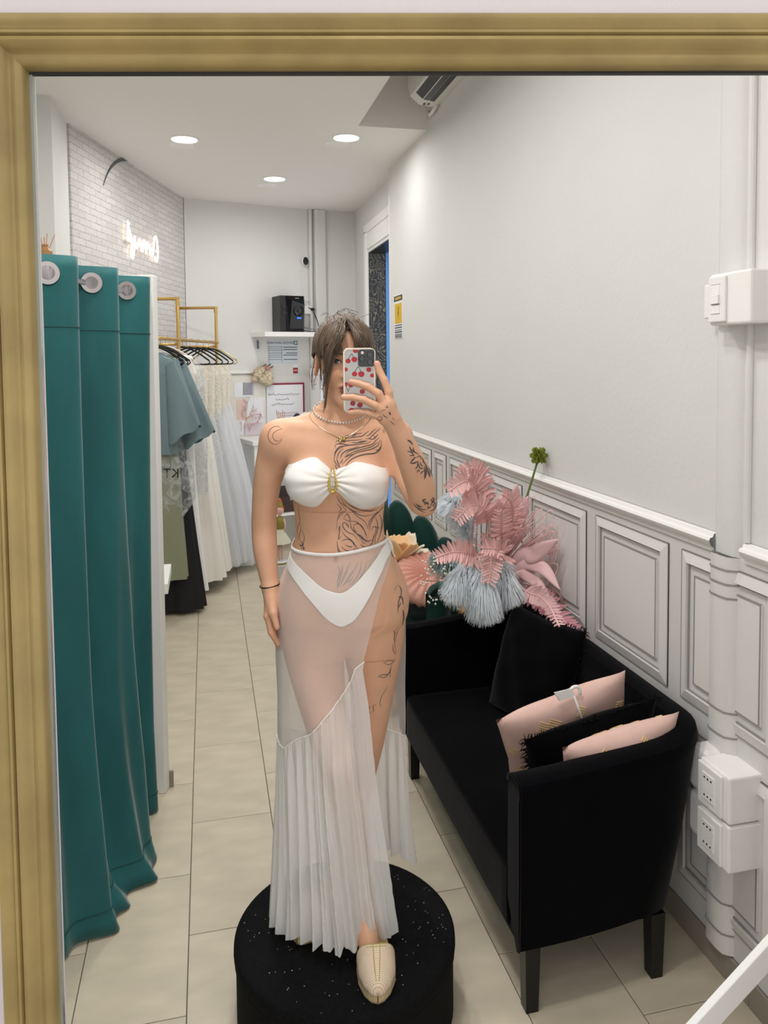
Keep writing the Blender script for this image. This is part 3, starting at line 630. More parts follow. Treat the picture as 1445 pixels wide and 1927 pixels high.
for x, z, w, h, m in ((-0.07, 0.16, 0.09, 0.07, M_paper), (-0.02, 0.17, 0.055, 0.06, mat('lilac_paper', (186,184,206), 0.6)), (-0.09, -0.03, 0.045, 0.10, mat('pink_photo', (226,200,190), 0.5)), (0.08, -0.04, 0.05, 0.12, M_paper), (0.02, -0.22, 0.09, 0.06, mat('rose_photo', (216,206,214), 0.5)), (-0.12, -0.2, 0.06, 0.07, M_paper)):
    MB().box(x-w, x+w, -0.016, -0.012, z-h, z+h).build('pinned_paper', m, bd)
rgp = random.Random(8); fb_ = MB()
for k in range(26):
    x, z = rgp.uniform(-0.10, 0.13), rgp.uniform(-0.28, 0.05); fb_.tube([(x, -0.02, z), (x+rgp.uniform(-0.04, 0.04), -0.035, z+rgp.uniform(0.0, 0.06))], 0.0025, 5)
fb_.build('dried_sprigs', mat('dusty_rose_sprig', (216,176,170), 0.7), bd)
cone_b = MB(); cone_b.add([(0.0, -0.05, 0.10), (-0.035, -0.045, 0.04), (0.03, -0.045, 0.05), (-0.05, -0.03, -0.10), (-0.025, -0.03, -0.10)], [(0, 1, 2), (1, 3, 4, 2)]).build('paper_cone', M_paper, bd)
MB().tube(catmull([(-0.06, -0.03, -0.12), (0.0, -0.04, -0.09), (0.09, -0.035, -0.08), (0.05, -0.04, -0.16), (-0.05, -0.04, -0.17)], 5), 0.006, 6, flat=0.4).build('pink_ribbon', mat('ribbon_pink', (206,120,124), 0.5), bd)
def rose(mb, c, r, rg2):
    for ring, (n, rr, h) in enumerate(((3, 0.25, 1.0), (5, 0.55, 0.85), (6, 0.85, 0.6), (7, 1.05, 0.25))):
        for k in range(n):
            a = 2*PI*k/n+ring*0.7+rg2.uniform(-0.2, 0.2); cx_, cz_ = c[0]+r*rr*math.cos(a)*0.8, c[2]+r*rr*math.sin(a)*0.8; y = c[1]-r*h*0.7
            t = Vector((-math.sin(a), 0, math.cos(a))); o = Vector((math.cos(a), 0, math.sin(a)))
            P = [[(Vector((cx_, y, cz_))+t*(u*r*0.5)+o*(v*r*0.35)+Vector((0, -abs(v-0.2)*r*0.25+u*u*r*0.2, 0))) for v in (-0.6, 0, 0.6, 1.0)] for u in (-1, -0.5, 0, 0.5, 1)]
            mb.grid(P)
bq = bwall('rose_bouquet', 'dried cream rose bouquet hanging on the back wall', 'bouquet', 0.715, 1.655)
M_rose = mat('cream_rose', (214,202,176), 0.7, var=0.15, vscale=30)
for c, r in (((-0.05, -0.05, 0.02), 0.045), ((0.0, -0.06, -0.03), 0.042), ((0.05, -0.05, -0.045), 0.05), ((-0.02, -0.05, 0.055), 0.035), ((0.055, -0.05, 0.01), 0.04), ((-0.075, -0.04, -0.02), 0.035)):
    mb = MB(); rose(mb, c, r, rgp); mb.build('rose', M_rose, bq, smooth=True)
lf = MB()
for k in range(10):
    a = rgp.uniform(0, PI); x, z = 0.03+0.05*math.cos(a), 0.06+0.03*math.sin(a); lf.add([(x, -0.05, z), (x+0.02, -0.06, z+0.012), (x+0.035, -0.05, z+0.03), (x+0.008, -0.058, z+0.02)], [(0, 1, 2, 3)])
lf.build('leaves', mat('dull_leaf', (96,116,84), 0.6), bq); mb = MB(); rose(mb, (0.05, -0.055, 0.075), 0.022, rgp); mb.build('pink_bud', mat('pink_bud', (206,150,140), 0.7), bq, smooth=True)
fs = bwall('framed_sign', 'white sign with crimson border and handwritten lines', 'sign', 0.955, 1.33)
MB().box(-0.19, 0.20, -0.02, 0, -0.30, 0.245).build('panel', M_paper, fs)
MB().box(-0.19, 0.205, -0.024, 0, 0.232, 0.248).box(0.19, 0.205, -0.024, 0, -0.30, 0.232).build('border', M_crim, fs)
M_ink2 = mat('script_ink', (60,56,70), 0.6)
for row, (z, x0, x1) in enumerate(((0.135, -0.17, 0.16), (0.085, -0.10, 0.05), (0.035, -0.14, 0.10))):
    pts = []; x = x0
    while x < x1:
        pts.append((x, -0.021, z+rgp.uniform(-0.008, 0.008)+(0.012 if rgp.random() < 0.15 else 0))); x += 0.0075
    MB().tube(pts, 0.0018, 4).build('script_line', M_ink2, fs)
for z, x0, x1 in ((-0.05, -0.10, 0.14), (-0.075, -0.06, 0.08)):
    MB().box(x0, x1, -0.0208, -0.02, z-0.006, z+0.006).build('faded_row', mat('faded_rose_print', (212,196,202), 0.6), fs)
rd2 = bwall('reed_sticks', 'thin reed sticks in front of the crimson-bordered sign', 'reed diffuser', 0.885, 1.12)
for k in range(5): MB().tube([(0.01*k-0.02, -0.12, -0.05), (0.02*k-0.06, -0.12, 0.20-0.012*(k % 3))], 0.003, 6).build('reed', _M['reed'], rd2)
smooth_angle(MB().lathe([(0.03, -0.12), (0.035, -0.11), (0.035, -0.05), (0.015, -0.03), (0.015, -0.01)], (0, -0.12, 0), 16).build('bottle', _M['amber_bottle'], rd2))
pb = bwall('hand_mirror', 'dark purple and silver hand mirror by the sign', 'hand mirror', 1.10, 1.245)
smooth_angle(MB().lathe([(0.032, -0.12), (0.036, -0.115), (0.032, -0.10), (0.001, -0.10)], (-0.06, 0, 0.0), 20, 'y').build('purple_disc', mat('dark_purple', (52,32,70), 0.3), pb), 40)
MB().tube([(-0.03, -0.11, 0.0), (0.03, -0.11, 0.025), (0.06, -0.11, 0.03)], [0.02, 0.022, 0.018], 10).build('white_barrel', M_white, pb, smooth=True); smooth_angle(MB().lathe([(0.026, -0.12), (0.026, -0.10), (0.001, -0.10)], (0.075, 0, 0.03), 16, 'y').build('silver_rim', M_chrome, pb), 40)
bt = bwall('work_table', 'white table under the pinned papers behind the woman', 'table', 0.75, 0)
bevel(MB().box(-0.30, 0.62, -0.5, -0.02, 1.03, 1.07).build('top', M_white, bt), 0.003)
for x, y in ((-0.28, -0.48), (-0.28, -0.06), (0.58, -0.48), (0.58, -0.06)): MB().box(x, x+0.04, y, y+0.04, 0, 1.03).build('leg', M_white, bt)
MB().box(-0.24, 0.58, -0.45, -0.06, 0.35, 0.37).build('lower_shelf', M_white, bt)
ct = bwall('storage_box', 'dark brown box on the lower shelf of the white table', 'box', 0.78, 0.371)
bevel(MB().box(-0.13, 0.14, -0.40, -0.12, 0, 0.20).build('body', mat('brown_card', (66,44,38), 0.6), ct), 0.004); MB().box(-0.135, 0.145, -0.405, -0.115, 0.16, 0.205).build('lid', mat('dark_card', (48,34,32), 0.6), ct)
dg = bwall('glass_cabinet', 'narrow white cabinet with dark glass door behind the woman', 'cabinet', 1.235, 0)
MB().box(-0.03, 0.26, -0.3, -0.075, 0, 1.70).build('carcass', M_white, dg); MB().box(-0.035, 0.27, -0.305, -0.07, 1.66, 1.72).build('cornice', M_white, dg)
gd = MB().box(0.0, 0.25, -0.31, -0.30, 0.1, 1.655).build('glass_door', mat('dark_glass', (58,60,62), 0.08, spec=0.7, var=0.5, vscale=9), dg)
MB().box(-0.03, 0.0, -0.314, -0.30, 0.05, 1.66).build('door_frame', mat('aluminium', (200,202,206), 0.3, metal=0.6), dg)
for z in (1.62, 1.52, 0.9): MB().lathe([(0.006, -0.316), (0.006, -0.312)], (-0.015, 0, z), 10, 'y').build('screw', _M['screw_grey'], dg)

# doll standing on a plinth
dl = empty('doll', (0.565, 6.28, 0.24), R(-8)); tag(dl, 'red-haired ballerina doll in gold bodice and tulle skirt', 'doll')
M_dgold = mat('gold_glitter', (150,136,62), 0.35, metal=0.5, bump=0.8, bscale=300); M_dskin = mat('doll_skin', (222,176,160), 0.5)
smooth_angle(MB().lathe([(0.022, 0.155), (0.030, 0.175), (0.034, 0.23), (0.030, 0.27), (0.012, 0.28)]).build('bodice', M_dgold, dl), 60)
sb = []
for q in range(8):
    u = q/7; sb.append([((0.028+0.062*u)*(1+0.06*u*math.sin(9*th))*math.cos(th), (0.028+0.062*u)*(1+0.06*u*math.sin(9*th))*math.sin(th), 0.175-0.115*u) for th in (2*PI*k/60 for k in range(60))])
MB().grid(sb, closev=True).build('tulle_skirt', mat('doll_tulle', (206,204,180), 0.7), dl, smooth=True)
smooth_angle(MB().lathe([(0.012, 0.275), (0.013, 0.29), (0.03, 0.305), (0.036, 0.33), (0.030, 0.355), (0.01, 0.37)]).build('head', M_dskin, dl), 80)
MB().ball((0, 0.006, 0.345), 0.036, 16, 10, (1.03, 1.0, 0.85)).build('red_hair', mat('red_hair', (192,84,42), 0.5), dl, smooth=True)
smooth_angle(MB().lathe([(0.030, 0.362), (0.022, 0.395), (0.016, 0.41), (0.004, 0.43)]).build('hat', M_dgold, dl), 60)
smooth_angle(MB().lathe([(0.019, 0.398), (0.019, 0.412), (0.012, 0.42)]).build('hat_band', _M['red_hair'], dl), 60)
for s in (-1, 1):
    MB().tube([(s*0.034, 0, 0.26), (s*0.044, -0.006, 0.20), (s*0.040, -0.012, 0.13)], [0.008, 0.007, 0.006], 8).build('arm', M_dgold if s < 0 else M_dskin, dl, smooth=True)
    MB().ball((s*0.040, -0.012, 0.122), 0.008, 8, 6).build('hand', M_dskin, dl, smooth=True)
    MB().tube([(s*0.014, 0, 0.08), (s*0.013, 0, -0.05), (s*0.010, -0.004, -0.085)], [0.010, 0.009, 0.006], 8).build('leg', M_dskin, dl, smooth=True)
smooth_angle(MB().lathe([(0.06, -0.10), (0.06, -0.092), (0.056, -0.088)]).build('stand', M_white, dl), 40); smooth_angle(MB().lathe([(0.062, -0.112), (0.062, -0.10)]).build('stand_rim', M_dgold, dl), 40)
tag(smooth_angle(MB().lathe([(0.09, 0.0), (0.10, 0.006), (0.10, 0.122), (0.09, 0.1275)], seg=28).build('plinth', mat('grey_plinth', (190,188,186), 0.5), loc=(0.565, 6.28, 0)), 40), 'grey round plinth under the ballerina doll', 'plinth')

# yellow warning notice on the right wall
wn = empty('warning_notice', (XW, 5.68, 2.12), -PI/2); tag(wn, 'yellow warning notice beside the doorway', 'notice')  # local x runs along -Y, y along +X
MB().box(-0.13, 0.13, -0.004, 0, -0.16, 0.175).build('sheet', M_paper, wn); MB().box(-0.105, 0.105, -0.006, -0.004, -0.045, 0.105).build('yellow_panel', mat('warning_yellow', (222,180,24), 0.45), wn)
MB().box(-0.125, 0.125, -0.006, -0.004, 0.125, 0.165).build('black_band', mat('band_dark', (70,62,40), 0.5), wn); MB().add([(0.0, -0.0065, 0.08), (0.03, -0.0065, 0.08), (0.012, -0.0065, 0.04), (0.03, -0.0065, 0.04), (-0.01, -0.0065, -0.03), (0.0, -0.0065, 0.02), (-0.018, -0.0065, 0.02)], [(0, 1, 2, 3, 4, 5, 6)]).build('flash_symbol', mat('flash_dark', (150,116,10), 0.5), wn)
MB().box(-0.09, 0.09, -0.0066, -0.006, 0.135, 0.155).build('yellow_row', mat('warning_text', (190,162,80), 0.5), wn)
wr_ = MB()
for z, h in ((-0.06, 0.004), (-0.078, 0.005), (-0.096, 0.003), (-0.112, 0.006), (-0.13, 0.004), (-0.142, 0.004), (-0.152, 0.003)): wr_.box(-0.11, 0.11, -0.005, -0.004, z-h, z+h)
tag(wr_.build('printed_rows', M_ptxt, wn), kind='stuff')

# ------------------------------------------------------------------ air conditioner in the raised bay
ac = empty('air_conditioner', (XW, 4.62, 3.37), PI/2)   # local x along +Y, y towards -X
tag(ac, 'white wall air conditioner with dark louvre slots in the ceiling bay', 'air conditioner')
pf_ = [(0.0, 0.0), (0.05, -0.015), (0.13, -0.005), (0.185, 0.04), (0.20, 0.10), (0.195, 0.24), (0.15, 0.28), (0.0, 0.285)]
acb = MB(); acb.grid([[(x, y, z) for y, z in pf_] for x in (0.0, -0.01, -0.86, -0.87)], closev=True)
s0 = len(acb.v); n_ = len(pf_); acb.f.append(tuple(range(n_))); acb.f.append(tuple(s0-n_+k for k in range(n_)))
smooth_angle(acb.build('body', mat('ac_white', (226,224,218), 0.35), ac), 35)
for y0, z0, y1, z1 in ((0.062, -0.0155, 0.092, -0.012), (0.097, -0.0115, 0.128, -0.0075), (0.135, -0.004, 0.175, 0.030)):
    MB().add([(-0.10, y0, z0-0.001), (-0.80, y0, z0-0.001), (-0.80, y1, z1-0.001), (-0.10, y1, z1-0.001), (-0.10, y0, z0+0.006), (-0.80, y0, z0+0.006), (-0.80, y1, z1+0.006), (-0.10, y1, z1+0.006)], [(0, 1, 2, 3), (4, 5, 6, 7), (0, 1, 5, 4), (2, 3, 7, 6), (0, 3, 7, 4), (1, 2, 6, 5)]).build('louvre_slot', M_black, ac)
for x, y in ((-0.05, 0.14), (-0.035, 0.10), (-0.045, 0.075)): MB().box(x-0.012, x+0.012, y, y+0.012, -0.017+0.03*(y > 0.13), -0.008+0.03*(y > 0.13)).build('indicator', mat('indicator_grey', (120,120,118), 0.5), ac)
MB().tube([(-0.02, 0.02, -0.004), (0.05, 0.03, -0.03), (0.14, 0.02, -0.02), (0.2, 0.01, 0.02)], 0.011, 8).build('pipe_lead', M_white, ac, smooth=True)

# ------------------------------------------------------------------ sockets and switch on the right wall
def outlet(z, label):
    o = empty('socket_box', (XW, 1.83, z), 0); tag(o, label, 'socket', 'wall socket boxes')
    bevel(MB().box(-0.105, 0.0, -0.105, 0.02, -0.065, 0.065).build('housing', M_trim, o), 0.006)
    bevel(MB().box(-0.088, 0.0, 0.02, 0.105, -0.065, 0.065).build('side_cover', M_white, o), 0.02)
    pl_ = bevel(MB().box(-0.114, -0.105, -0.082, 0.018, -0.058, 0.058).build('face_plate', M_white, o), 0.003)
    for zz2 in (0.025, 0.0, -0.025):
        MB().box(-0.1165, -0.114, -0.055, -0.005, zz2-0.0115, zz2+0.0115).build('module', M_trim, pl_)
        if zz2:
            for y in (-0.044, -0.03, -0.016): MB().lathe([(0.0028, -0.1175), (0.0028, -0.1165)], (0, y, zz2), 8, 'x').build('pin_hole', M_black, pl_)
    return o
outlet(0.61, 'upper white twin socket box beside the black sofa'); outlet(0.475, 'lower white twin socket box beside the black sofa')
sw = empty('light_switch', (XW, 1.80, 1.955)); tag(sw, 'white surface light switch at the upper right of the wall', 'switch')
bevel(MB().box(-0.075, 0.0, -0.09, 0.075, -0.07, 0.07).build('housing', M_trim, sw), 0.006); bevel(MB().box(-0.050, -0.0, 0.075, 0.135, -0.048, 0.048).build('conduit_box', M_white, sw), 0.004)
plt = bevel(MB().box(-0.083, -0.075, 0.0, 0.07, -0.062, 0.062).build('face_plate', M_white, sw), 0.003)
for zz2, h, d in ((0.027, 0.012, 0.001), (0.0, 0.0125, 0.006), (-0.027, 0.012, 0.001)): bevel(MB().box(-0.083-d, -0.083, 0.022, 0.055, zz2-h, zz2+h).build('rocker', M_trim, plt), 0.001)
MB().box(-0.0835, -0.083, 0.020, 0.057, 0.0385, 0.0405).box(-0.0835, -0.083, 0.020, 0.057, -0.0405, -0.0385).box(-0.0835, -0.083, 0.020, 0.057, -0.0148, -0.0132).build('gap_line', M_line, plt)

# ------------------------------------------------------------------ black sofa
so = empty('sofa', (1.10, 2.495, 0)); tag(so, 'black velvet two-seat sofa with rounded back against the panelled wall', 'sofa')
def so_path():
    """outer top line: near arm front -> back -> far arm front (local coords)"""
    x0, x1, y0, y1, r = -0.31, 0.305, -0.655, 0.655, 0.17; P = []
    for k in range(9): P.append((x0+(x1-r-x0)*k/8, y0))
    for k in range(1, 9): a = -PI/2+PI/2*k/8; P.append((x1-r+r*math.cos(a), y0+r+r*math.sin(a)))
    for k in range(1, 13): P.append((x1, y0+r+(y1-y0-2*r)*k/12))
    for k in range(1, 9): a = PI/2*k/8; P.append((x1-r+r*math.cos(a), y1-r+r*math.sin(a)))
    for k in range(1, 9): P.append((x1-r+(x0-x1+r)*k/8, y1))
    return P
pth = so_path(); rows = []
for i, (x, y) in enumerate(pth):
    a, b = pth[max(0, i-1)], pth[min(len(pth)-1, i+1)]; dx, dy = b[0]-a[0], b[1]-a[1]; l = math.hypot(dx, dy); nx, ny = -dy/l, dx/l   # inward
    f = (x+0.31)/0.615; h = 0.668+0.068*f**1.3; slant = 0.012+0.085*f**2
    row = []
    for w, z in ((slant+0.02, 0.185), (slant, 0.20), (slant*0.5, 0.42), (0.006, h-0.05), (0.0, h-0.03), (0.006, h-0.008), (0.022, h), (0.055, h+0.001), (0.078, h-0.006), (0.088, h-0.028), (0.092, h-0.06), (0.095, 0.39), (0.095, 0.30)):
        row.append((x+nx*w, y+ny*w, z))
    rows.append(row)
shl = MB(); shl.grid(rows); n_ = len(rows[0]); shl.f.append(tuple(range(n_))); s0 = len(shl.v); shl.f.append(tuple(s0-n_+k for k in reversed(range(n_))))
smooth_angle(shl.build('shell', M_velvet, so), 45)
subsurf(bevel(MB().box(-0.315, 0.20, -0.565, 0.565, 0.195, 0.395).build('seat', M_velvet, so), 0.03, 3), 1)
bevel(MB().box(-0.30, 0.10, -0.60, 0.60, 0.185, 0.24).build('base', M_velvet, so), 0.01)
for e in (0, -1): MB().tube([Vector(p)+Vector((-0.002, 0, 0)) for p in rows[e][1:10]], 0.004, 6).build('piping', M_velvet, so, smooth=True)
M_leg = mat('black_lacquer', (12,12,13), 0.35)
for x, y in ((-0.285, -0.625), (-0.285, 0.585), (0.115, -0.60), (0.115, 0.56)):
    MB().add([(x, y, 0.195), (x+0.045, y, 0.195), (x+0.045, y+0.045, 0.195), (x, y+0.045, 0.195), (x+0.004, y+0.004, 0), (x+0.040, y+0.004, 0), (x+0.040, y+0.040, 0), (x+0.004, y+0.040, 0)], [(0, 1, 2, 3), (4, 5, 6, 7), (0, 1, 5, 4), (1, 2, 6, 5), (2, 3, 7, 6), (3, 0, 4, 7)]).build('leg', M_leg, so)

# ------------------------------------------------------------------ cushions
def pillow(name, label, w, h, t, m, M4, group, n=22, fringe=None, foil=False, seed=1):
    o = empty(name); o.matrix_world = M4; tag(o, label, 'cushion', group); rr = random.Random(seed)
    def pt_(u, v, s):
        e = (1-abs(u)**2.6)*(1-abs(v)**2.6); pin = 1-0.07*(1-abs(u*v))*(abs(u)**3+abs(v)**3)
        wr_ = 0.004*math.sin(7*u+3*v+seed)+0.003*math.sin(11*v-5*u)
        return Vector((u*w/2*pin, s*(t/2)*max(0, e)**0.55+s*wr_*e, v*h/2*pin))
    mb = MB()
    for s in (-1, 1): mb.grid([[tuple(pt_(-1+2*i/n, -1+2*j/n, s)) for j in range(n+1)] for i in range(n+1)])
    mb.build('cover', m, o, smooth=True, weld=True)
    if fringe:
        fb2 = MB()
        for k in range(420):
            e = rr.randrange(4); q = rr.uniform(-1, 1); u, v = ((q, 1), (q, -1), (1, q), (-1, q))[e]; p = pt_(u, v, 1); d = Vector((u if e > 1 else rr.uniform(-0.4, 0.4), rr.uniform(-0.5, 0.5), v if e < 2 else rr.uniform(-0.4, 0.4))).normalized()
            L2 = rr.uniform(0.008, 0.024); fb2.tube([p, p+d*L2*0.5+Vector((0, rr.uniform(-0.004, 0.004), 0)), p+d*L2+Vector((rr.uniform(-0.006, 0.006), 0, -0.004))], [0.0016, 0.0013, 0.0006], 4, caps=False)
        tag(fb2.build('fringe', m, o), kind='stuff')
    if foil:
        for k in range(90):
            u, v = rr.uniform(-0.85, 0.85), rr.uniform(-0.8, 0.8); s = rr.choice((-1, 1)); fm = MB(); a = rr.choice((0.6, -0.6, 2.2)); L2 = rr.uniform(0.08, 0.18)
            for q in range(5):
                uu, vv = u+0.035*q*math.cos(a+1.57), v+0.035*q*math.sin(a+1.57); line = []
                for z_ in range(5):
                    a2, b2 = uu+L2*(z_/4-0.5)*math.cos(a), vv+L2*(z_/4-0.5)*math.sin(a)
                    if max(abs(a2), abs(b2)) < 0.96: line.append(pt_(a2, b2, s)+Vector((0, s*0.0012, 0)))
                if len(line) > 1: fm.tube(line, 0.0016, 4)
            if fm.f: fm.build('foil_motif', M_foil, o)
    return o
M_foil = mat('gold_foil', (248,226,158), 0.35, metal=0.15); M_pinkc = mat('blush_cotton', (226,190,178), 0.7, var=0.05, vscale=20); M_bcush = mat('black_cushion_velvet', (6,6,8), 0.9, sheen=0.08, spec=0.05)
def frame4(c, xdir, ndir):
    """x along width, y = face normal, z up along height"""
    y = Vector(ndir).normalized(); x = Vector(xdir); x = (x-y*x.dot(y)).normalized(); z = x.cross(y)
    m = Matrix.Identity(4)
    for i in range(3): m[i][0] = x[i]; m[i][1] = y[i]; m[i][2] = z[i]; m[i][3] = c[i]
    return m
pillow('fringed_cushion', 'black fringed cushion leaning in the far corner of the sofa', 0.42, 0.42, 0.13, M_bcush, frame4((1.215, 2.70, 0.595), (0.30, -0.95, 0), (0.90, 0.28, -0.30)), 'black fringed cushions', fringe=True, seed=2)
pillow('foil_cushion', 'blush cushion with gold foil lines holding the white clip', 0.44, 0.42, 0.13, M_pinkc, frame4((1.115, 2.23, 0.575), (0.90, 0.10, 0.36), (-0.05, 0.90, 0.42)), 'blush foil cushions', foil=True, seed=3)
pillow('fringed_cushion', 'black fringed cushion between the two blush cushions', 0.43, 0.40, 0.12, M_bcush, frame4((1.13, 2.10, 0.560), (0.93, 0.10, 0.26), (-0.05, 0.90, 0.42)), 'black fringed cushions', fringe=True, seed=4)
pillow('foil_cushion', 'blush cushion with gold foil lines against the near sofa arm', 0.37, 0.38, 0.12, M_pinkc, frame4((1.165, 1.998, 0.568), (0.93, 0.12, 0.22), (-0.05, 0.92, 0.38)), 'blush foil cushions', foil=True, seed=5)
cp = empty('hanger_clip', (1.082, 2.115, 0.715)); tag(cp, 'white plastic clip hanger stuck between the sofa cushions', 'clip')
MB().tube([(0.035, -0.01, -0.06), (0.0, 0, 0.045)], 0.0055, 8, flat=0.6).build('stem', M_trim, cp, smooth=True)
MB().add([(-0.065, 0, 0.062), (-0.01, 0, 0.068), (0.006, 0, 0.045), (-0.045, 0, 0.034), (-0.062, 0.012, 0.058), (-0.01, 0.012, 0.064), (0.006, 0.012, 0.041), (-0.045, 0.012, 0.030)], [(0, 1, 2, 3), (4, 5, 6, 7), (0, 1, 5, 4), (1, 2, 6, 5), (2, 3, 7, 6), (3, 0, 4, 7)]).build('jaw', M_trim, cp)
MB().tube(bez((-0.01, 0.006, 0.06), (0.0, 0.006, 0.078), (0.03, 0.006, 0.075), (0.022, 0.006, 0.045), 10), 0.0055, 8).build('hook', M_trim, cp, smooth=True)

# ------------------------------------------------------------------ green shell armchair, round cushion
gc = empty('shell_chair', (1.045, 3.83, 0)); tag(gc, 'dark green velvet scallop-backed armchair behind the sofa', 'armchair')
M_gvel = mat('bottle_green_velvet', (10,52,46), 0.75, sheen=0.45, spec=0.15)
def gh(ph):   # rim height by direction (0 = +x), high towards the upper left
    d = math.cos(ph-R(112)); return 0.735+0.30*max(0, d)**1.5
NL = 13
for k in range(NL):
    a0, a1 = R(-95)+R(345)*k/NL*0.92, R(-95)+R(345)*(k+1)/NL*0.92; rows = []
    for i in range(9):
        q = i/8; ph_ = a0+(a1-a0)*q; bul = math.sin(PI*q); hh = gh(ph_)*(1-0.075*(1-bul**0.6)); row = []
        for w, zf in ((0.0, 0.0), (0.02, 0.35), (0.045, 0.75), (0.055, 0.93)):
            r = 0.255+w*1.3+0.045*bul; row.append((r*math.cos(ph_), r*math.sin(ph_), 0.16+(hh-0.16)*zf))
        for w, dz in ((0.05, 0.0), (0.02, 0.015), (-0.015, 0.0)):
            r = 0.26+0.05+w+0.03*bul; row.append((r*math.cos(ph_), r*math.sin(ph_), hh+dz-0.015))
        for zf in (0.8, 0.5, 0.38): r = 0.295-0.02*(1-zf)+0.0*bul-0.022*bul; row.append((r*math.cos(ph_), r*math.sin(ph_), max(0.40, hh*zf+0.05)))
        rows.append(row)
    smooth_angle(MB().grid(rows).build('shell_lobe', M_gvel, gc), 70)
smooth_angle(MB().lathe([(0.25, 0.15), (0.285, 0.17), (0.29, 0.36), (0.285, 0.42), (0.24, 0.44), (0.001, 0.445)], seg=40).build('seat', M_gvel, gc), 60)
for k in range(4): a = PI/4+PI/2*k; MB().tube([(0.19*math.cos(a), 0.19*math.sin(a), 0.16), (0.22*math.cos(a), 0.22*math.sin(a), 0.0)], [0.016, 0.009], 10).build('leg', M_pipe, gc, smooth=True)
rc = empty('round_cushion'); rc.matrix_world = Matrix.Translation((1.10, 3.76, 0.66)) @ Euler((R(26), R(-6), R(14))).to_matrix().to_4x4()
tag(rc, 'round blush velvet cushion with pleats radiating from its centre', 'cushion')
rows = []; prof2 = [(0.004, 0.028), (0.02, 0.034), (0.05, 0.048), (0.09, 0.056), (0.13, 0.054), (0.165, 0.042), (0.185, 0.018), (0.188, 0.0), (0.185, -0.018), (0.165, -0.042), (0.12, -0.055), (0.06, -0.05), (0.004, -0.03)]
for r, z in prof2:
    rows.append([(r*math.cos(th), r*math.sin(th), z*(1+0.16*min(1, r/0.06)*math.sin(24*th+0.5*r*20))) for th in (2*PI*k/192 for k in range(192))])
MB().grid(rows, closev=True).build('pleated_cover', mat('blush_velvet', (222,164,146), 0.7, sheen=0.3), rc, smooth=True)
MB().ball((0, 0, 0.034), 0.010, 12, 8, (1, 1, 0.5)).build('button', _M['blush_velvet'], rc, smooth=True)
# peach paper flower
pfw = empty('paper_flower', (0.985, 3.93, 0.455)); tag(pfw, 'large peach and cream foam flower on the green chair', 'artificial flower')
M_peach = mat('peach_foam', (238,194,140), 0.7, col2=(244,206,160), vscale=8); M_creamp = mat('cream_foam', (232,222,200), 0.7)
def petal(mb, base, d, upv, L2, W2, curl, n=10):
    d = Vector(d).normalized(); upv = Vector(upv).normalized(); sd = d.cross(upv).normalized(); rows = []
    for i in range(n+1):
        u = i/n; w = W2*math.sin(PI*min(1, 0.12+0.80*u))**0.7; c = Vector(base)+d*(L2*u*(1-0.25*curl*u))+upv*(L2*curl*(u**2)*0.6); row = []
        for k in range(7):
            v = -1+k/3.0; row.append(tuple(c+sd*(w*v)+upv*(0.25*W2*v*v*(1-u*0.5))+d*(0.02*L2*math.sin(7*v)*u)))
        rows.append(row)
    mb.grid(rows)
for k in range(11):
    a = 2*PI*k/11; el = 0.5+0.9*(k % 3)/3; d = (math.cos(a)*math.cos(el), math.sin(a)*math.cos(el)*0.8, math.sin(el)); mb = MB()
    petal(mb, (0.0+0.02*math.cos(a), 0.02*math.sin(a), 0.26), d, (-math.cos(a)*0.3, -math.sin(a)*0.3, 1), 0.15, 0.062, 0.5 if k % 2 else -0.3)
    o = mb.build('petal', M_creamp if math.cos(a) > 0.55 else M_peach, pfw, smooth=True); o.modifiers.new('thick', 'SOLIDIFY').thickness = 0.003
MB().tube([(0, 0, 0.0), (0, 0, 0.27)], 0.012, 8).build('stem', mat('stem_green', (96,124,66), 0.6), pfw); MB().ball((0, 0, 0.28), 0.03, 12, 8).build('heart', M_peach, pfw, smooth=True)

# ------------------------------------------------------------------ vase of artificial flowers
VB = Vector((1.20, 3.33, 0.0)); va = empty('floor_vase', VB); tag(va, 'amber glass floor vase holding the artificial flowers', 'vase')
smooth_angle(MB().lathe([(0.075, 0.0), (0.085, 0.01), (0.075, 0.05), (0.055, 0.25), (0.06, 0.45), (0.075, 0.60), (0.07, 0.66), (0.060, 0.66), (0.062, 0.60), (0.05, 0.45), (0.04, 0.1)], seg=32).build('body', mat('amber_glass', (196,124,18), 0.12, spec=0.7), va), 60)
MB().tube([(0.075*math.cos(2*PI*k/40), 0.075*math.sin(2*PI*k/40), 0.60+0.004*math.sin(k*2.5)) for k in range(40)], 0.008, 8, close=True).build('braided_rim', mat('brass_braid', (150,112,50), 0.4, metal=0.6), va, smooth=True)
VT = VB+Vector((0, 0, 0.64))
M_fern = mat('dusty_pink_fern', (224,178,174), 0.6, var=0.12, vscale=12); M_fern2 = mat('bright_pink_fern', (232,172,182), 0.55); M_blue = mat('pale_blue_plume', (236,243,248), 0.75, var=0.08, vscale=20); M_lpink = mat('pale_pink_leaf', (236,196,196), 0.5); M_stemg = mat('stem_olive', (84,96,50), 0.6)
def spine(pts, n=10): return [Vector(p) for p in catmull(pts, n)]
def stem_o(parent, sp_, r=0.004, m=None): MB().tube(sp_, r, 6).build('stem', m or M_stemg, parent, smooth=True)
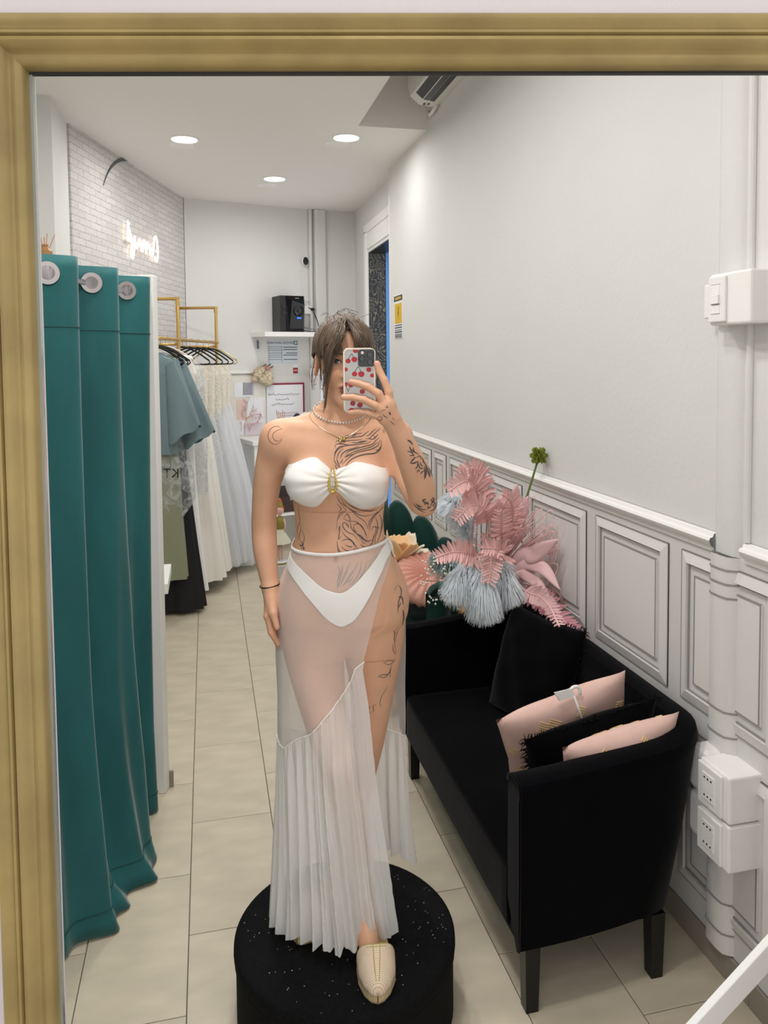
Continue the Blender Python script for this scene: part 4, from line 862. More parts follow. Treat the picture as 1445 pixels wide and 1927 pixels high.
def fern(label, pts, nleaf, L0, m, group='pink fern fronds', w=0.23, seed=1):
    nleaf = int(nleaf*1.6)
    sp_ = spine([VT-Vector((0, 0, 0.3))]+[Vector(p) for p in pts], 12); o = empty('fern_frond', VT); tag(o, label, 'artificial fern', group); rr = random.Random(seed)
    loc = [p-VT for p in sp_]; stem_o(o, loc, 0.004, m); n = len(loc); lfm = None
    st = int(n*0.42); mbs = MB()
    for k in range(nleaf):
        q = st+(n-1-st)*k/nleaf; i = int(q); p = loc[i].lerp(loc[min(n-1, i+1)], q-i); t = (loc[min(n-1, i+1)]-loc[max(0, i-1)]).normalized()
        vw = Vector((-0.2, -0.9, 0.35)); sd = t.cross(vw).normalized(); f = 1-0.55*(k/nleaf)
        for s in (-1, 1):
            d = (sd*s+t*0.45+Vector((rr.uniform(-0.15, 0.15), rr.uniform(-0.35, 0.1), rr.uniform(-0.15, 0.15)))).normalized(); mb = MB(); petal(mb, p, d, vw, L0*f, L0*f*w*0.5, 0.25+rr.uniform(-0.2, 0.3), 5)
            mb.build('leaflet', m, o, smooth=True)
    return o
def WP(x, y, z): return (x, y, z)
fern('dusty pink fern frond arching left beside the woman\'s elbow, topmost', [WP(1.12, 3.15, 0.98), WP(1.10, 3.02, 1.22), WP(1.03, 2.95, 1.30), WP(0.93, 2.9, 1.27)], 13, 0.085, M_fern, seed=2)
fern('dusty pink fern frond rising in the middle of the bouquet', [WP(1.18, 3.15, 0.95), WP(1.13, 3.0, 1.15), WP(1.05, 2.95, 1.20), WP(0.96, 2.9, 1.15)], 12, 0.08, M_fern, seed=3)
fern('dusty pink fern frond pointing left below the elbow', [WP(1.15, 3.1, 0.90), WP(1.05, 2.95, 0.99), WP(0.95, 2.88, 1.03), WP(0.86, 2.85, 1.02)], 12, 0.075, M_fern, seed=4)
fern('dusty pink fern frond standing upright above the blue plumes', [WP(1.22, 3.1, 0.95), WP(1.19, 2.98, 1.08), WP(1.17, 2.93, 1.18)], 11, 0.075, M_fern, seed=5)
fern('dusty pink fern frond drooping in the centre of the bouquet', [WP(1.18, 3.05, 0.93), WP(1.12, 2.93, 1.03), WP(1.10, 2.86, 0.98), WP(1.08, 2.84, 0.90)], 11, 0.075, M_fern, seed=6)
fern('dusty pink fern frond curling up behind the topmost frond', [WP(1.16, 3.2, 1.0), WP(1.14, 3.08, 1.24), WP(1.08, 3.0, 1.34), WP(1.0, 2.96, 1.33)], 12, 0.075, M_fern, seed=15)
fern('dusty pink fern frond leaning towards the broad pale leaves', [WP(1.23, 3.12, 0.95), WP(1.24, 3.0, 1.10), WP(1.22, 2.94, 1.20), WP(1.16, 2.9, 1.25)], 12, 0.07, M_fern, seed=16)
fern('dusty pink fern frond low above the lowest blue plume', [WP(1.2, 3.05, 0.9), WP(1.17, 2.93, 0.99), WP(1.13, 2.87, 1.03), WP(1.05, 2.84, 1.05)], 11, 0.07, M_fern, seed=17)
fern('bright pink fern frond drooping over the sofa\'s back', [WP(1.27, 3.1, 0.80), WP(1.33, 2.95, 0.80), WP(1.36, 2.75, 0.76), WP(1.37, 2.55, 0.70)], 18, 0.075, M_fern2, seed=7)
fern('pale pink fern tip hanging onto the black fringed cushion', [WP(1.25, 3.05, 0.78), WP(1.29, 2.88, 0.83), WP(1.28, 2.72, 0.84), WP(1.25, 2.56, 0.81)], 12, 0.06, M_lpink, seed=8)
def plume(label, pts, r0, n, seed, m=M_blue):
    sp_ = spine([VT-Vector((0, 0, 0.3))]+[Vector(p) for p in pts], 10); o = empty('feather_plume', VT); tag(o, label, 'artificial plume', 'pale blue plumes'); loc = [p-VT for p in sp_]; stem_o(o, loc, 0.003, m); rr = random.Random(seed); mb = MB(); N_ = len(loc); st = int(N_*0.35)
    for k in range(n):
        q = rr.uniform(st, N_-1.01); i = int(q); p = loc[i].lerp(loc[i+1], q-i); t = (loc[i+1]-loc[i]).normalized(); a = rr.uniform(0, 2*PI); u1 = t.orthogonal().normalized(); u2 = t.cross(u1); d = (u1*math.cos(a)+u2*math.sin(a)); f = math.sin(PI*min(1, 0.25+0.72*(q-st)/(N_-st)))
        L2 = r0*f*rr.uniform(0.75, 1.15); e = p+d*L2*0.55+t*L2*0.45; e2 = p+d*L2*0.85+t*L2*0.9+Vector((0, 0, -L2*0.45))
        mb.tube([p, e, e2], [0.0016, 0.0012, 0.0004], 3, caps=False)
    tag(mb.build('barbs', m, o), kind='stuff'); return o
plume('pale blue feather plume drooping left of the bouquet centre', [WP(1.14, 3.12, 0.86), WP(1.03, 2.98, 0.90), WP(0.93, 2.9, 0.85)], 0.085, 1500, 1)
plume('pale blue feather plume hanging lowest over the amber vase', [WP(1.16, 3.05, 0.88), WP(1.10, 2.95, 0.91), WP(1.085, 2.91, 0.84), WP(1.10, 2.90, 0.745)], 0.09, 2200, 2)
plume('pale blue feather plume over the middle of the bouquet', [WP(1.17, 3.05, 0.88), WP(1.10, 2.95, 0.90), WP(1.03, 2.90, 0.82)], 0.09, 1500, 3)
plume('small pale blue feather plume on the right of the bouquet', [WP(1.20, 3.05, 0.86), WP(1.19, 2.95, 0.88), WP(1.21, 2.9, 0.80)], 0.08, 1100, 4)
plume('pale blue feather plume standing behind the woman\'s elbow', [WP(1.12, 3.2, 0.95), WP(1.05, 3.12, 1.15), WP(0.99, 3.1, 1.19)], 0.085, 1500, 5)
plume('grey green wispy plume low at the left of the bouquet', [WP(1.1, 3.15, 0.82), WP(0.98, 3.05, 0.92), WP(0.90, 3.0, 0.99)], 0.07, 900, 6, mat('grey_green_plume', (170,192,190), 0.75))
def strap_leaf(label, pts, W2, seed, group='pale pink strap leaves', m=M_lpink):
    sp_ = spine([VT-Vector((0, 0, 0.25))]+[Vector(p) for p in pts], 10); o = empty('strap_leaf', VT); tag(o, label, 'artificial leaf', group); loc = [p-VT for p in sp_]; N_ = len(loc); rows = []
    for i in range(N_):
        t = (loc[min(N_-1, i+1)]-loc[max(0, i-1)]).normalized(); sd = t.cross(Vector((-0.3, -0.9, 0.3))).normalized(); u = i/(N_-1); w = max(0.0015, W2*math.sin(PI*min(1, max(0, (u-0.25)/0.75)))**0.8) if u > 0.25 else 0.003
        rows.append([tuple(loc[i]+sd*(w*v)+Vector((0, -0.15*W2*(1-v*v), 0))) for v in (-1, -0.5, 0, 0.5, 1)])
    ob = MB().grid(rows).build('blade', m, o, smooth=True); ob.modifiers.new('thick', 'SOLIDIFY').thickness = 0.0012; return o
for i, (lab, pts, w) in enumerate((
    ('broad pale pink leaf standing tallest near the wall', [WP(1.26, 3.15, 0.95), WP(1.27, 3.05, 1.15), WP(1.27, 3.0, 1.27)], 0.034),
    ('broad pale pink leaf beside the tallest leaf', [WP(1.27, 3.12, 0.95), WP(1.29, 3.02, 1.12), WP(1.31, 2.98, 1.22)], 0.030),
    ('broad pale pink leaf leaning right against the panelling', [WP(1.27, 3.05, 0.90), WP(1.33, 2.95, 0.98), WP(1.385, 2.85, 1.06)], 0.036),
    ('broad pale pink leaf drooping right of the bouquet', [WP(1.27, 3.05, 0.86), WP(1.34, 2.93, 0.93), WP(1.38, 2.82, 0.86)], 0.028),
    ('broad pale pink leaf drooping lowest by the wall', [WP(1.26, 3.05, 0.83), WP(1.32, 2.95, 0.87), WP(1.36, 2.83, 0.78)], 0.024),
    ('broad white leaf behind the pink ferns', [WP(1.24, 3.2, 0.95), WP(1.22, 3.1, 1.14), WP(1.25, 3.05, 1.23)], 0.030))):
    strap_leaf(lab, pts, w, i)
gr = empty('grass_spray', VT); tag(gr, 'spray of long pale pink grass blades at the right of the bouquet', 'artificial grass', None); rr = random.Random(9)
for k in range(80):
    a = rr.uniform(-0.35, 1.45); L2 = rr.uniform(0.30, 0.52); e = Vector((min(0.205, 0.10+0.16*math.sin(a)), -0.28-0.14*rr.random(), 0.12+L2*math.cos(a)*0.9)); mdl = Vector((0.05+0.05*math.sin(a), -0.18, 0.16+0.25*L2*math.cos(a)))
    tip = e+Vector((rr.uniform(-0.02, 0.02), -0.03, -rr.uniform(0.0, 0.07)*a)); tip.x = min(tip.x, 0.225)
    c = catmull([(0, 0, -0.2), tuple(mdl*0.5), tuple(mdl), tuple(e), tuple(tip)], 5); MB().tube(c, [0.0048*(1-i/len(c))+0.0012 for i in range(len(c))], 5, flat=0.35).build('blade', M_lpink, gr, smooth=True)
gs = empty('green_seed_head', VT); tag(gs, 'green spiky flower head on a tall stem before the white wall', 'artificial flower')
tp = Vector((0.20, -0.26, 0.73)); MB().tube(catmull([(0.02, 0, -0.3), (0.06, -0.12, 0.15), (0.15, -0.22, 0.52), tuple(tp)], 6), 0.005, 8).build('stem', mat('fresh_stem', (104,122,66), 0.6), gs, smooth=True)
for k in range(24):
    a = 2*PI*k/8+0.4*(k//8); el = -0.7+0.8*(k//8); d = Vector((math.cos(a)*math.cos(el), math.sin(a)*math.cos(el), math.sin(el)*0.9)); mb = MB(); petal(mb, tp+Vector((0, 0, 0.004*(k//8))), d, (-d.y, d.x, 0.3), 0.040, 0.013, 0.1, 6); mb.build('sepal', mat('moss_green', (112,124,38), 0.6), gs, smooth=True).modifiers.new('thick', 'SOLIDIFY').thickness = 0.003
gy = empty('baby_breath', VT); tag(gy, 'tiny white sprigs of baby\'s breath left of the bouquet', 'artificial flower'); rr = random.Random(12); mb = MB(); mb2 = MB()
for k in range(12):
    e = Vector((rr.uniform(-0.33, -0.16), -0.33+rr.uniform(-0.05, 0.05), rr.uniform(0.14, 0.36))); mb.tube([(0, 0, -0.1), tuple(e*0.5+Vector((0, 0, 0.06))), tuple(e)], 0.0014, 4)
    for q in range(9): mb2.ball(e+Vector((rr.uniform(-0.025, 0.025), rr.uniform(-0.02, 0.02), rr.uniform(-0.025, 0.025))), 0.0045, 6, 4)
mb.build('stems', M_stemg, gy); tag(mb2.build('blossoms', mat('blossom_white', (238,236,226), 0.7), gy, smooth=True), kind='stuff')
gb = empty('green_sprig', VT); tag(gb, 'small fresh green sprig at the heart of the bouquet', 'artificial leaf'); mb = MB(); rr = random.Random(13)
for k in range(60):
    p = Vector((-0.10+rr.uniform(-0.035, 0.05), -0.36+rr.uniform(-0.02, 0.02), 0.26+rr.uniform(-0.06, 0.06))); d = Vector((rr.uniform(-1, 1), rr.uniform(-0.5, 0.2), rr.uniform(-0.3, 1))).normalized(); petal(mb, p, d, (0, -1, 0.2), 0.022, 0.004, 0.2, 3)
tag(mb.build('needles', mat('lime_green', (122,156,74), 0.6), gb), kind='stuff'); MB().tube([(0, 0, -0.1), (-0.05, -0.2, 0.15), (-0.10, -0.36, 0.26)], 0.003, 5).build('stem', M_stemg, gb)

# ------------------------------------------------------------------ white diagonal bar of a stand at the lower right
wb_ = empty('white_easel', (0.985, 1.10, 0)); tag(wb_, 'white flat bar of a stand crossing the lower right corner', 'stand')
bevel(MB().add([(-0.30, 0.07, 0.460), (-0.268, 0.07, 0.432), (0.212, -0.03, 0.981), (0.18, -0.03, 1.009), (-0.30, 0.085, 0.460), (-0.268, 0.085, 0.432), (0.212, -0.015, 0.981), (0.18, -0.015, 1.009)], [(0, 1, 2, 3), (4, 5, 6, 7), (0, 1, 5, 4), (1, 2, 6, 5), (2, 3, 7, 6), (3, 0, 4, 7)]).build('diagonal_bar', M_white, wb_), 0.002)
MB().box(0.18, 0.22, -0.045, -0.02, 0.0, 1.3).build('upright', M_white, wb_); MB().box(-0.30, -0.265, 0.07, 0.09, 0.0, 0.46).build('foot_bar', M_white, wb_)

# ------------------------------------------------------------------ the person
# Local frame: origin on the pouf's top, x to the right along the mirror, y away from the mirror, z up.
PO = Vector((0.345, 2.03, 0.22))
H_ = 0.003
GX, GY, GZ = (-0.31, 0.31), (-0.33, 0.26), (-0.01, 1.745)
gnx, gny, gnz = [int(round((b-a)/H_))+1 for a, b in (GX, GY, GZ)]
ax_x = (GX[0]+H_*np.arange(gnx)).astype(np.float32); ax_y = (GY[0]+H_*np.arange(gny)).astype(np.float32); ax_z = (GZ[0]+H_*np.arange(gnz)).astype(np.float32)
def new_field(): return np.full((gnx, gny, gnz), 0.2, np.float32)
def smin(a, b, k):
    h = np.maximum(k-np.abs(a-b), 0)/k
    return np.minimum(a, b)-h*h*k*0.25
def blend(Fd, lo, hi, fn, k, sub=False):
    i = [max(0, int((lo[0]-GX[0])/H_)), min(gnx, int((hi[0]-GX[0])/H_)+2), max(0, int((lo[1]-GY[0])/H_)), min(gny, int((hi[1]-GY[0])/H_)+2), max(0, int((lo[2]-GZ[0])/H_)), min(gnz, int((hi[2]-GZ[0])/H_)+2)]
    if i[1] <= i[0] or i[3] <= i[2] or i[5] <= i[4]: return
    sl = (slice(i[0], i[1]), slice(i[2], i[3]), slice(i[4], i[5]))
    d = fn(ax_x[sl[0]][:, None, None], ax_y[sl[1]][None, :, None], ax_z[sl[2]][None, None, :]).astype(np.float32)
    Fd[sl] = -smin(-Fd[sl], d, k) if sub else smin(Fd[sl], d, k)
def cone(Fd, a, b, ra, rb, k=0.02, sub=False, sq=(1, 1, 1)):
    a = np.array(a, np.float32); b = np.array(b, np.float32); m = max(ra, rb)+k+0.012
    lo = np.minimum(a, b)-m; hi = np.maximum(a, b)+m; ba = b-a; L2 = float(ba@ba)+1e-9
    def fn(x, y, z):
        px, py, pz = x-a[0], y-a[1], z-a[2]
        t = np.clip((px*ba[0]+py*ba[1]+pz*ba[2])/L2, 0, 1)
        return np.sqrt(((px-ba[0]*t)*sq[0])**2+((py-ba[1]*t)*sq[1])**2+((pz-ba[2]*t)*sq[2])**2)-(ra+(rb-ra)*t)
    blend(Fd, lo, hi, fn, k, sub)
def chain(Fd, pts, k=0.02, sq=(1, 1, 1)):
    """pts: (x, y, z, r) joined by tapered segments"""
    P = catmull(pts, 7) if len(pts) > 2 else pts
    for p, q in zip(P[:-1], P[1:]): cone(Fd, p[:3], q[:3], p[3], q[3], 0.0015, sq=sq)
def ell(Fd, c, r, k=0.02, rz=0.0, sub=False, rx=0.0):
    c = np.array(c, np.float32); m = max(r)+k+0.01; cs, sn = math.cos(rz), math.sin(rz); cx_, sx_ = math.cos(rx), math.sin(rx)
    def fn(x, y, z):
        x, y, z = x-c[0], y-c[1], z-c[2]
        u = cs*x+sn*y; v = -sn*x+cs*y
        v2 = cx_*v+sx_*z; w = -sx_*v+cx_*z
        q = np.sqrt((u/r[0])**2+(v2/r[1])**2+(w/r[2])**2)
        return (q-1)*min(r)
    blend(Fd, c-m, c+m, fn, k, sub)
def nets(D):
    """surface nets: returns vertices, quads"""
    ins = D < 0
    c = ins[:-1,:-1,:-1].astype(np.int8)
    for dx in (0,1):
        for dy in (0,1):
            for dz in (0,1):
                if dx+dy+dz: c = c+ins[dx:gnx-1+dx, dy:gny-1+dy, dz:gnz-1+dz]
    act = np.flatnonzero((c > 0) & (c < 8)); shp = (gnx-1, gny-1, gnz-1)
    I, J, K = np.unravel_index(act, shp)
    val = {(dx,dy,dz): D[I+dx, J+dy, K+dz] for dx in (0,1) for dy in (0,1) for dz in (0,1)}
    acc = np.zeros((len(act), 3)); cnt = np.zeros(len(act))
    cs = list(val)
    for a in cs:
        for ax in range(3):
            if a[ax] == 0:
                b = tuple(1 if q == ax else a[q] for q in range(3)); va, vb = val[a], val[b]
                m = (va < 0) != (vb < 0); t = np.where(m, va/(va-vb+1e-20), 0)
                for q in range(3): acc[:, q] += np.where(m, a[q]+(t if q == ax else 0), 0)
                cnt += m
    V = np.stack([I, J, K], 1)+acc/cnt[:, None]
    V = V*H_+np.array([GX[0], GY[0], GZ[0]])
    quads = []
    st = np.array([shp[1]*shp[2], shp[2], 1])
    for ax in range(3):
        sA = [slice(1, n-1) for n in D.shape]; sB = list(sA)
        sA[ax] = slice(0, D.shape[ax]-1); sB[ax] = slice(1, D.shape[ax])
        A, B = ins[tuple(sA)], ins[tuple(sB)]
        e = np.argwhere(A != B)
        if len(e) == 0: continue
        flip = A[tuple(e.T)]
        base = e.copy()
        for q in range(3):
            if q != ax: base[:, q] += 1
        o1, o2 = [q for q in range(3) if q != ax]
        f0 = base@st
        ids = [f0, f0-st[o1], f0-st[o1]-st[o2], f0-st[o2]]
        q4 = np.stack([np.searchsorted(act, i) for i in ids], 1)
        fl = flip if ax != 1 else ~flip
        q4[~fl] = q4[~fl][:, ::-1]
        quads.append(q4)
    return V, np.concatenate(quads)
def fast_mesh(name, V, Q, m, parent=None, smooth=True):
    me = bpy.data.meshes.new(name); me.vertices.add(len(V)); me.vertices.foreach_set('co', np.asarray(V, np.float32).ravel())
    me.loops.add(Q.size); me.loops.foreach_set('vertex_index', Q.astype(np.int32).ravel())
    me.polygons.add(len(Q)); me.polygons.foreach_set('loop_start', np.arange(0, Q.size, 4, dtype=np.int32)); me.polygons.foreach_set('loop_total', np.full(len(Q), 4, np.int32))
    me.polygons.foreach_set('use_smooth', np.full(len(Q), smooth, bool)); me.update(calc_edges=True); me.validate()
    me.materials.append(m); o = bpy.data.objects.new(name, me); COL.objects.link(o); o.parent = parent
    return o

# --- trunk and legs
D1 = new_field()
tz = [0.80, 0.86, 0.90, 0.95, 1.00, 1.05, 1.10, 1.15, 1.20, 1.26, 1.32, 1.37, 1.41, 1.44]
ta = [0.020, 0.145, 0.168, 0.163, 0.150, 0.134, 0.121, 0.121, 0.126, 0.134, 0.137, 0.126, 0.085, 0.055]
tb_ = [0.020, 0.102, 0.114, 0.112, 0.102, 0.092, 0.084, 0.083, 0.087, 0.092, 0.090, 0.076, 0.060, 0.050]
tcy = [0.035, 0.037, 0.038, 0.036, 0.034, 0.032, 0.030, 0.028, 0.026, 0.026, 0.026, 0.027, 0.028, 0.028]
tcx = [0.004, 0.004, 0.004, 0.004, 0.003, 0.001, -0.001, -0.002, -0.003, -0.004, -0.004, -0.006, 0.0, 0.006]
def smooth_interp(z, xs, ys):
    P = np.array(catmull(list(zip(xs, ys)), 8)); return np.interp(z, P[:, 0], P[:, 1])
def trunk(x, y, z):
    a = smooth_interp(z, tz, ta); b = smooth_interp(z, tz, tb_); cy_ = smooth_interp(z, tz, tcy); cx_ = smooth_interp(z, tz, tcx)
    u = np.abs((x-cx_)/a); v = np.abs((y-cy_)/b)
    q = (u**2.35+v**2.35)**(1/2.35)
    d = (q-1)*np.minimum(a, b)
    return np.maximum(d, np.maximum(0.80-z, z-1.44))
blend(D1, (-0.25, -0.2, 0.78), (0.25, 0.25, 1.47), trunk, 0.02)
for sx, c in ((-1, -0.075), (1, 0.08)):
    ell(D1, (c, 0.085, 0.925), (0.088, 0.072, 0.10), 0.05)
def legs():
    LF = [(-0.086, 0.035, 0.905, 0.088), (-0.0785, 0.012, 0.80, 0.0835), (-0.052, -0.035, 0.66, 0.064), (-0.016, -0.075, 0.525, 0.051), (0.002, -0.072, 0.45, 0.046), (0.022, -0.055, 0.345, 0.0475), (0.045, -0.05, 0.21, 0.034), (0.058, -0.052, 0.105, 0.027)]
    LB = [(0.090, 0.040, 0.905, 0.088), (0.0865, 0.038, 0.79, 0.083), (0.082, 0.042, 0.65, 0.060), (0.068, 0.048, 0.515, 0.048), (0.052, 0.066, 0.43, 0.045), (0.030, 0.092, 0.33, 0.046), (0.0, 0.12, 0.19, 0.034), (-0.018, 0.13, 0.10, 0.028)]
    return LF, LB
LF, LB = legs()
Fa = new_field(); chain(Fa, LF, 0.012)
cone(Fa, (-0.012, -0.112, 0.515), (-0.006, -0.108, 0.495), 0.020, 0.020, 0.03)
cone(Fa, LF[-1][:3], (0.066, -0.13, 0.052), 0.029, 0.025, 0.02, sq=(1, 1, 1)); cone(Fa, (0.066, -0.13, 0.050), (0.072, -0.205, 0.040), 0.024, 0.010, 0.01); cone(Fa, LF[-1][:3], (0.056, -0.03, 0.05), 0.028, 0.027, 0.02)
Fb = new_field(); chain(Fb, LB, 0.012)
cone(Fb, LB[-1][:3], (-0.05, 0.07, 0.050), 0.029, 0.024, 0.02); cone(Fb, (-0.05, 0.07, 0.050), (-0.08, 0.0, 0.040), 0.024, 0.010, 0.01); cone(Fb, LB[-1][:3], (-0.012, 0.15, 0.05), 0.028, 0.027, 0.02)
legsF = smin(Fa, Fb, 0.010); del Fb
LEGMIN = legsF
zz = ax_z[None, None, :]
D1 = smin(D1, legsF, 0.03); del Fa, legsF, LEGMIN
ell(D1, (0.003, -0.038, 0.975), (0.09, 0.036, 0.13), 0.06)             # lower belly
# bust
ell(D1, (-0.071, -0.052, 1.262), (0.066, 0.062, 0.060), 0.028); ell(D1, (0.063, -0.052, 1.255), (0.066, 0.062, 0.060), 0.028)
# shoulders, neck, collar bones
for s, sx in ((-1, -0.165), (1, 0.150)):
    cone(D1, (0.006+s*0.03, 0.036, 1.415), (sx, 0.032, 1.368), 0.034, 0.046, 0.045)
    cone(D1, (0.006+s*0.015, -0.030, 1.388), (s*0.125, -0.004, 1.403), 0.008, 0.007, 0.022)
    cone(D1, (s*0.05, 0.0, 1.33), (sx*0.85, 0.02, 1.35), 0.045, 0.045, 0.04)
cone(D1, (0.008, 0.034, 1.40), (0.014, 0.026, 1.53), 0.053, 0.047, 0.04)
cone(D1, (-0.004, 0.0, 1.405), (-0.03, -0.01, 1.50), 0.010, 0.011, 0.02); cone(D1, (0.014, 0.0, 1.405), (0.055, -0.01, 1.50), 0.010, 0.011, 0.02)
ell(D1, (-0.0088, -0.074, 1.058), (0.005, 0.014, 0.007), 0.008, sub=True)   # navel
TV, TQ = nets(D1)
TRUNK_BVH = BVHTree.FromPolygons([tuple(v) for v in TV], [tuple(q) for q in TQ])
# outline of hips and legs per height, used to drape the skirt
def hull2(pts):
    pts = sorted(set(map(tuple, pts)))
    def half(ps):
        h = []
        for p in ps:
            while len(h) > 1 and (h[-1][0]-h[-2][0])*(p[1]-h[-2][1])-(h[-1][1]-h[-2][1])*(p[0]-h[-2][0]) <= 0: h.pop()
            h.append(p)
        return h
    a = half(pts); b = half(pts[::-1]); return np.array(a[:-1]+b[:-1])
HULLZ = np.arange(0.12, 1.121, 0.02); HULLS = []
for z in HULLZ:
    s = D1[:, :, int(round((z-GZ[0])/H_))] < 0
    ii, jj = np.nonzero(s); HULLS.append(hull2(np.stack([np.round(ax_x[ii], 4), np.round(ax_y[jj], 4)], 1).tolist()))

# --- arms
A = new_field()
chain(A, [(-0.163, 0.034, 1.365, 0.047), (-0.184, 0.040, 1.31, 0.044), (-0.202, 0.046, 1.235, 0.0375), (-0.211, 0.054, 1.16, 0.0345), (-0.213, 0.058, 1.11, 0.0345), (-0.2095, 0.046, 1.055, 0.0325), (-0.201, 0.030, 1.0, 0.0265), (-0.1925, 0.016, 0.955, 0.0215)], 0.010)
wr = A
# hanging hand: palm against the hip, fingers down
cone(wr, (-0.191, 0.014, 0.955), (-0.184, 0.0, 0.905), 0.0205, 0.020, 0.016, sq=(1, 0.85, 1))
for (bx, by, bz), (mx, my, mz), (ex, ey, ez), r in (
    ((-0.196, -0.022, 0.892), (-0.186, -0.030, 0.850), (-0.170, -0.026, 0.818), 0.0095),
    ((-0.193, -0.004, 0.884), (-0.183, -0.012, 0.838), (-0.167, -0.012, 0.800), 0.0095),
    ((-0.190, 0.013, 0.880), (-0.180, 0.006, 0.836), (-0.165, 0.004, 0.802), 0.009),
    ((-0.186, 0.029, 0.884), (-0.177, 0.024, 0.846), (-0.164, 0.021, 0.820), 0.008)):
    cone(wr, (-0.188, 0.008, 0.935), (bx, by, bz), 0.015, r+0.003, 0.012); cone(wr, (bx, by, bz), (mx, my, mz), r+0.001, r, 0.004); cone(wr, (mx, my, mz), (ex, ey, ez), r, r*0.82, 0.004)
cone(wr, (-0.188, -0.008, 0.935), (-0.180, -0.036, 0.905), 0.013, 0.011, 0.014); cone(wr, (-0.180, -0.036, 0.905), (-0.170, -0.045, 0.870), 0.0105, 0.008, 0.006)
# raised arm with the phone
chain(A, [(0.148, 0.032, 1.365, 0.046), (0.163, 0.0, 1.325, 0.043), (0.188, -0.065, 1.265, 0.038), (0.212, -0.130, 1.222, 0.036)], 0.010)
chain(A, [(0.214, -0.138, 1.222, 0.034), (0.208, -0.168, 1.262, 0.0365), (0.188, -0.200, 1.320, 0.0345), (0.160, -0.228, 1.385, 0.027), (0.140, -0.240, 1.425, 0.0225)], 0.010)
cone(A, (0.226, -0.128, 1.205), (0.222, -0.13, 1.21), 0.018, 0.018, 0.03)
# hand gripping the phone from behind; y is the distance in front of the phone back
cone(A, (0.138, -0.241, 1.428), (0.122, -0.252, 1.465), 0.0205, 0.019, 0.012)
fing = (
    ((0.132, -0.250, 1.474), (0.1285, -0.252, 1.502), (0.1185, -0.248, 1.530), (0.107, -0.243, 1.552), (0.1015, -0.243, 1.570), 0.0098),
    ((0.120, -0.262, 1.474), (0.104, -0.266, 1.500), (0.080, -0.262, 1.516), (0.058, -0.255, 1.5235), (0.040, -0.252, 1.528), 0.0096),
    ((0.116, -0.262, 1.458), (0.096, -0.267, 1.473), (0.070, -0.264, 1.486), (0.044, -0.256, 1.4915), (0.022, -0.252, 1.492), 0.0092),
    ((0.114, -0.258, 1.440), (0.100, -0.262, 1.4475), (0.078, -0.260, 1.455), (0.056, -0.254, 1.4575), (0.037, -0.251, 1.4555), 0.0082))
for p in fing:
    r = p[5]
    cone(A, (0.132, -0.246, 1.442), p[0], 0.016, r+0.0035, 0.014)
    for q in range(4): cone(A, p[q], p[q+1], r*(1.05-0.06*q), r*(0.99-0.06*q), 0.003)
# thumb wraps behind the phone
cone(A, (0.128, -0.232, 1.446), (0.112, -0.205, 1.470), 0.016, 0.0125, 0.014); cone(A, (0.112, -0.205, 1.470), (0.085, -0.203, 1.500), 0.012, 0.009, 0.005)
kz = np.where(zz > 1.27, 0.028, 0.0025).astype(np.float32)
D1 = smin(D1, A, kz); del A, wr

# --- head
HC = np.array([0.016, 0.020, 1.585]); HYAW = R(9)
def fp(x, y, z):
    """face coordinates (x right, y back, z up from the eye line) to local"""
    c, s = math.cos(HYAW), math.sin(HYAW)
    return (HC[0]+c*x-s*y, HC[1]+s*x+c*y, HC[2]+z-0.010)
HD = new_field()
ell(HD, fp(0, 0.022, 0.035), (0.073, 0.092, 0.088), 0.02, HYAW)            # cranium
ell(HD, fp(0, -0.022, -0.028), (0.0585, 0.066, 0.082), 0.025, HYAW)           # face
ell(HD, fp(0, -0.040, -0.084), (0.034, 0.040, 0.036), 0.025, HYAW)         # jaw
ell(HD, fp(0, -0.072, -0.110), (0.015, 0.015, 0.013), 0.022, HYAW)         # chin
for s in (-1, 1):
    ell(HD, fp(s*0.038, -0.058, -0.030), (0.022, 0.020, 0.018), 0.03, HYAW)  # cheek bone
    cone(HD, fp(s*0.043, -0.008, -0.062), fp(s*0.012, -0.068, -0.108), 0.010, 0.010, 0.02)
    cone(HD, fp(s*0.014, -0.088, 0.017), fp(s*0.048, -0.066, 0.014), 0.008, 0.007, 0.02)  # brow
    ell(HD, fp(s*0.031, -0.093, -0.002), (0.019, 0.010, 0.013), 0.014, HYAW, sub=True)   # socket
cone(HD, fp(0, -0.086, 0.010), fp(0, -0.106, -0.036), 0.007, 0.0095, 0.012)   # nose
for s in (-1, 1): ell(HD, fp(s*0.010, -0.096, -0.040), (0.008, 0.010, 0.007), 0.008, HYAW)
ell(HD, fp(0, -0.090, -0.066), (0.024, 0.012, 0.006), 0.008, HYAW); ell(HD, fp(0, -0.088, -0.077), (0.021, 0.012, 0.0075), 0.006, HYAW)
ell(HD, fp(0, -0.104, -0.0712), (0.024, 0.008, 0.0013), 0.003, HYAW, sub=True)
for s in (-1, 1):   # ears
    ell(HD, fp(s*0.076, 0.012, -0.010), (0.007, 0.017, 0.030), 0.010, HYAW+s*0.35)
    ell(HD, fp(s*0.083, 0.007, -0.006), (0.004, 0.009, 0.017), 0.006, HYAW+s*0.35, sub=True)
D1 = smin(D1, HD, 0.012); del HD
BV, BQ = nets(D1); del D1
person = empty('person', PO, -MA)
tag(person, 'woman in white bandeau and sheer skirt standing on black pouf, phone raised', 'person')
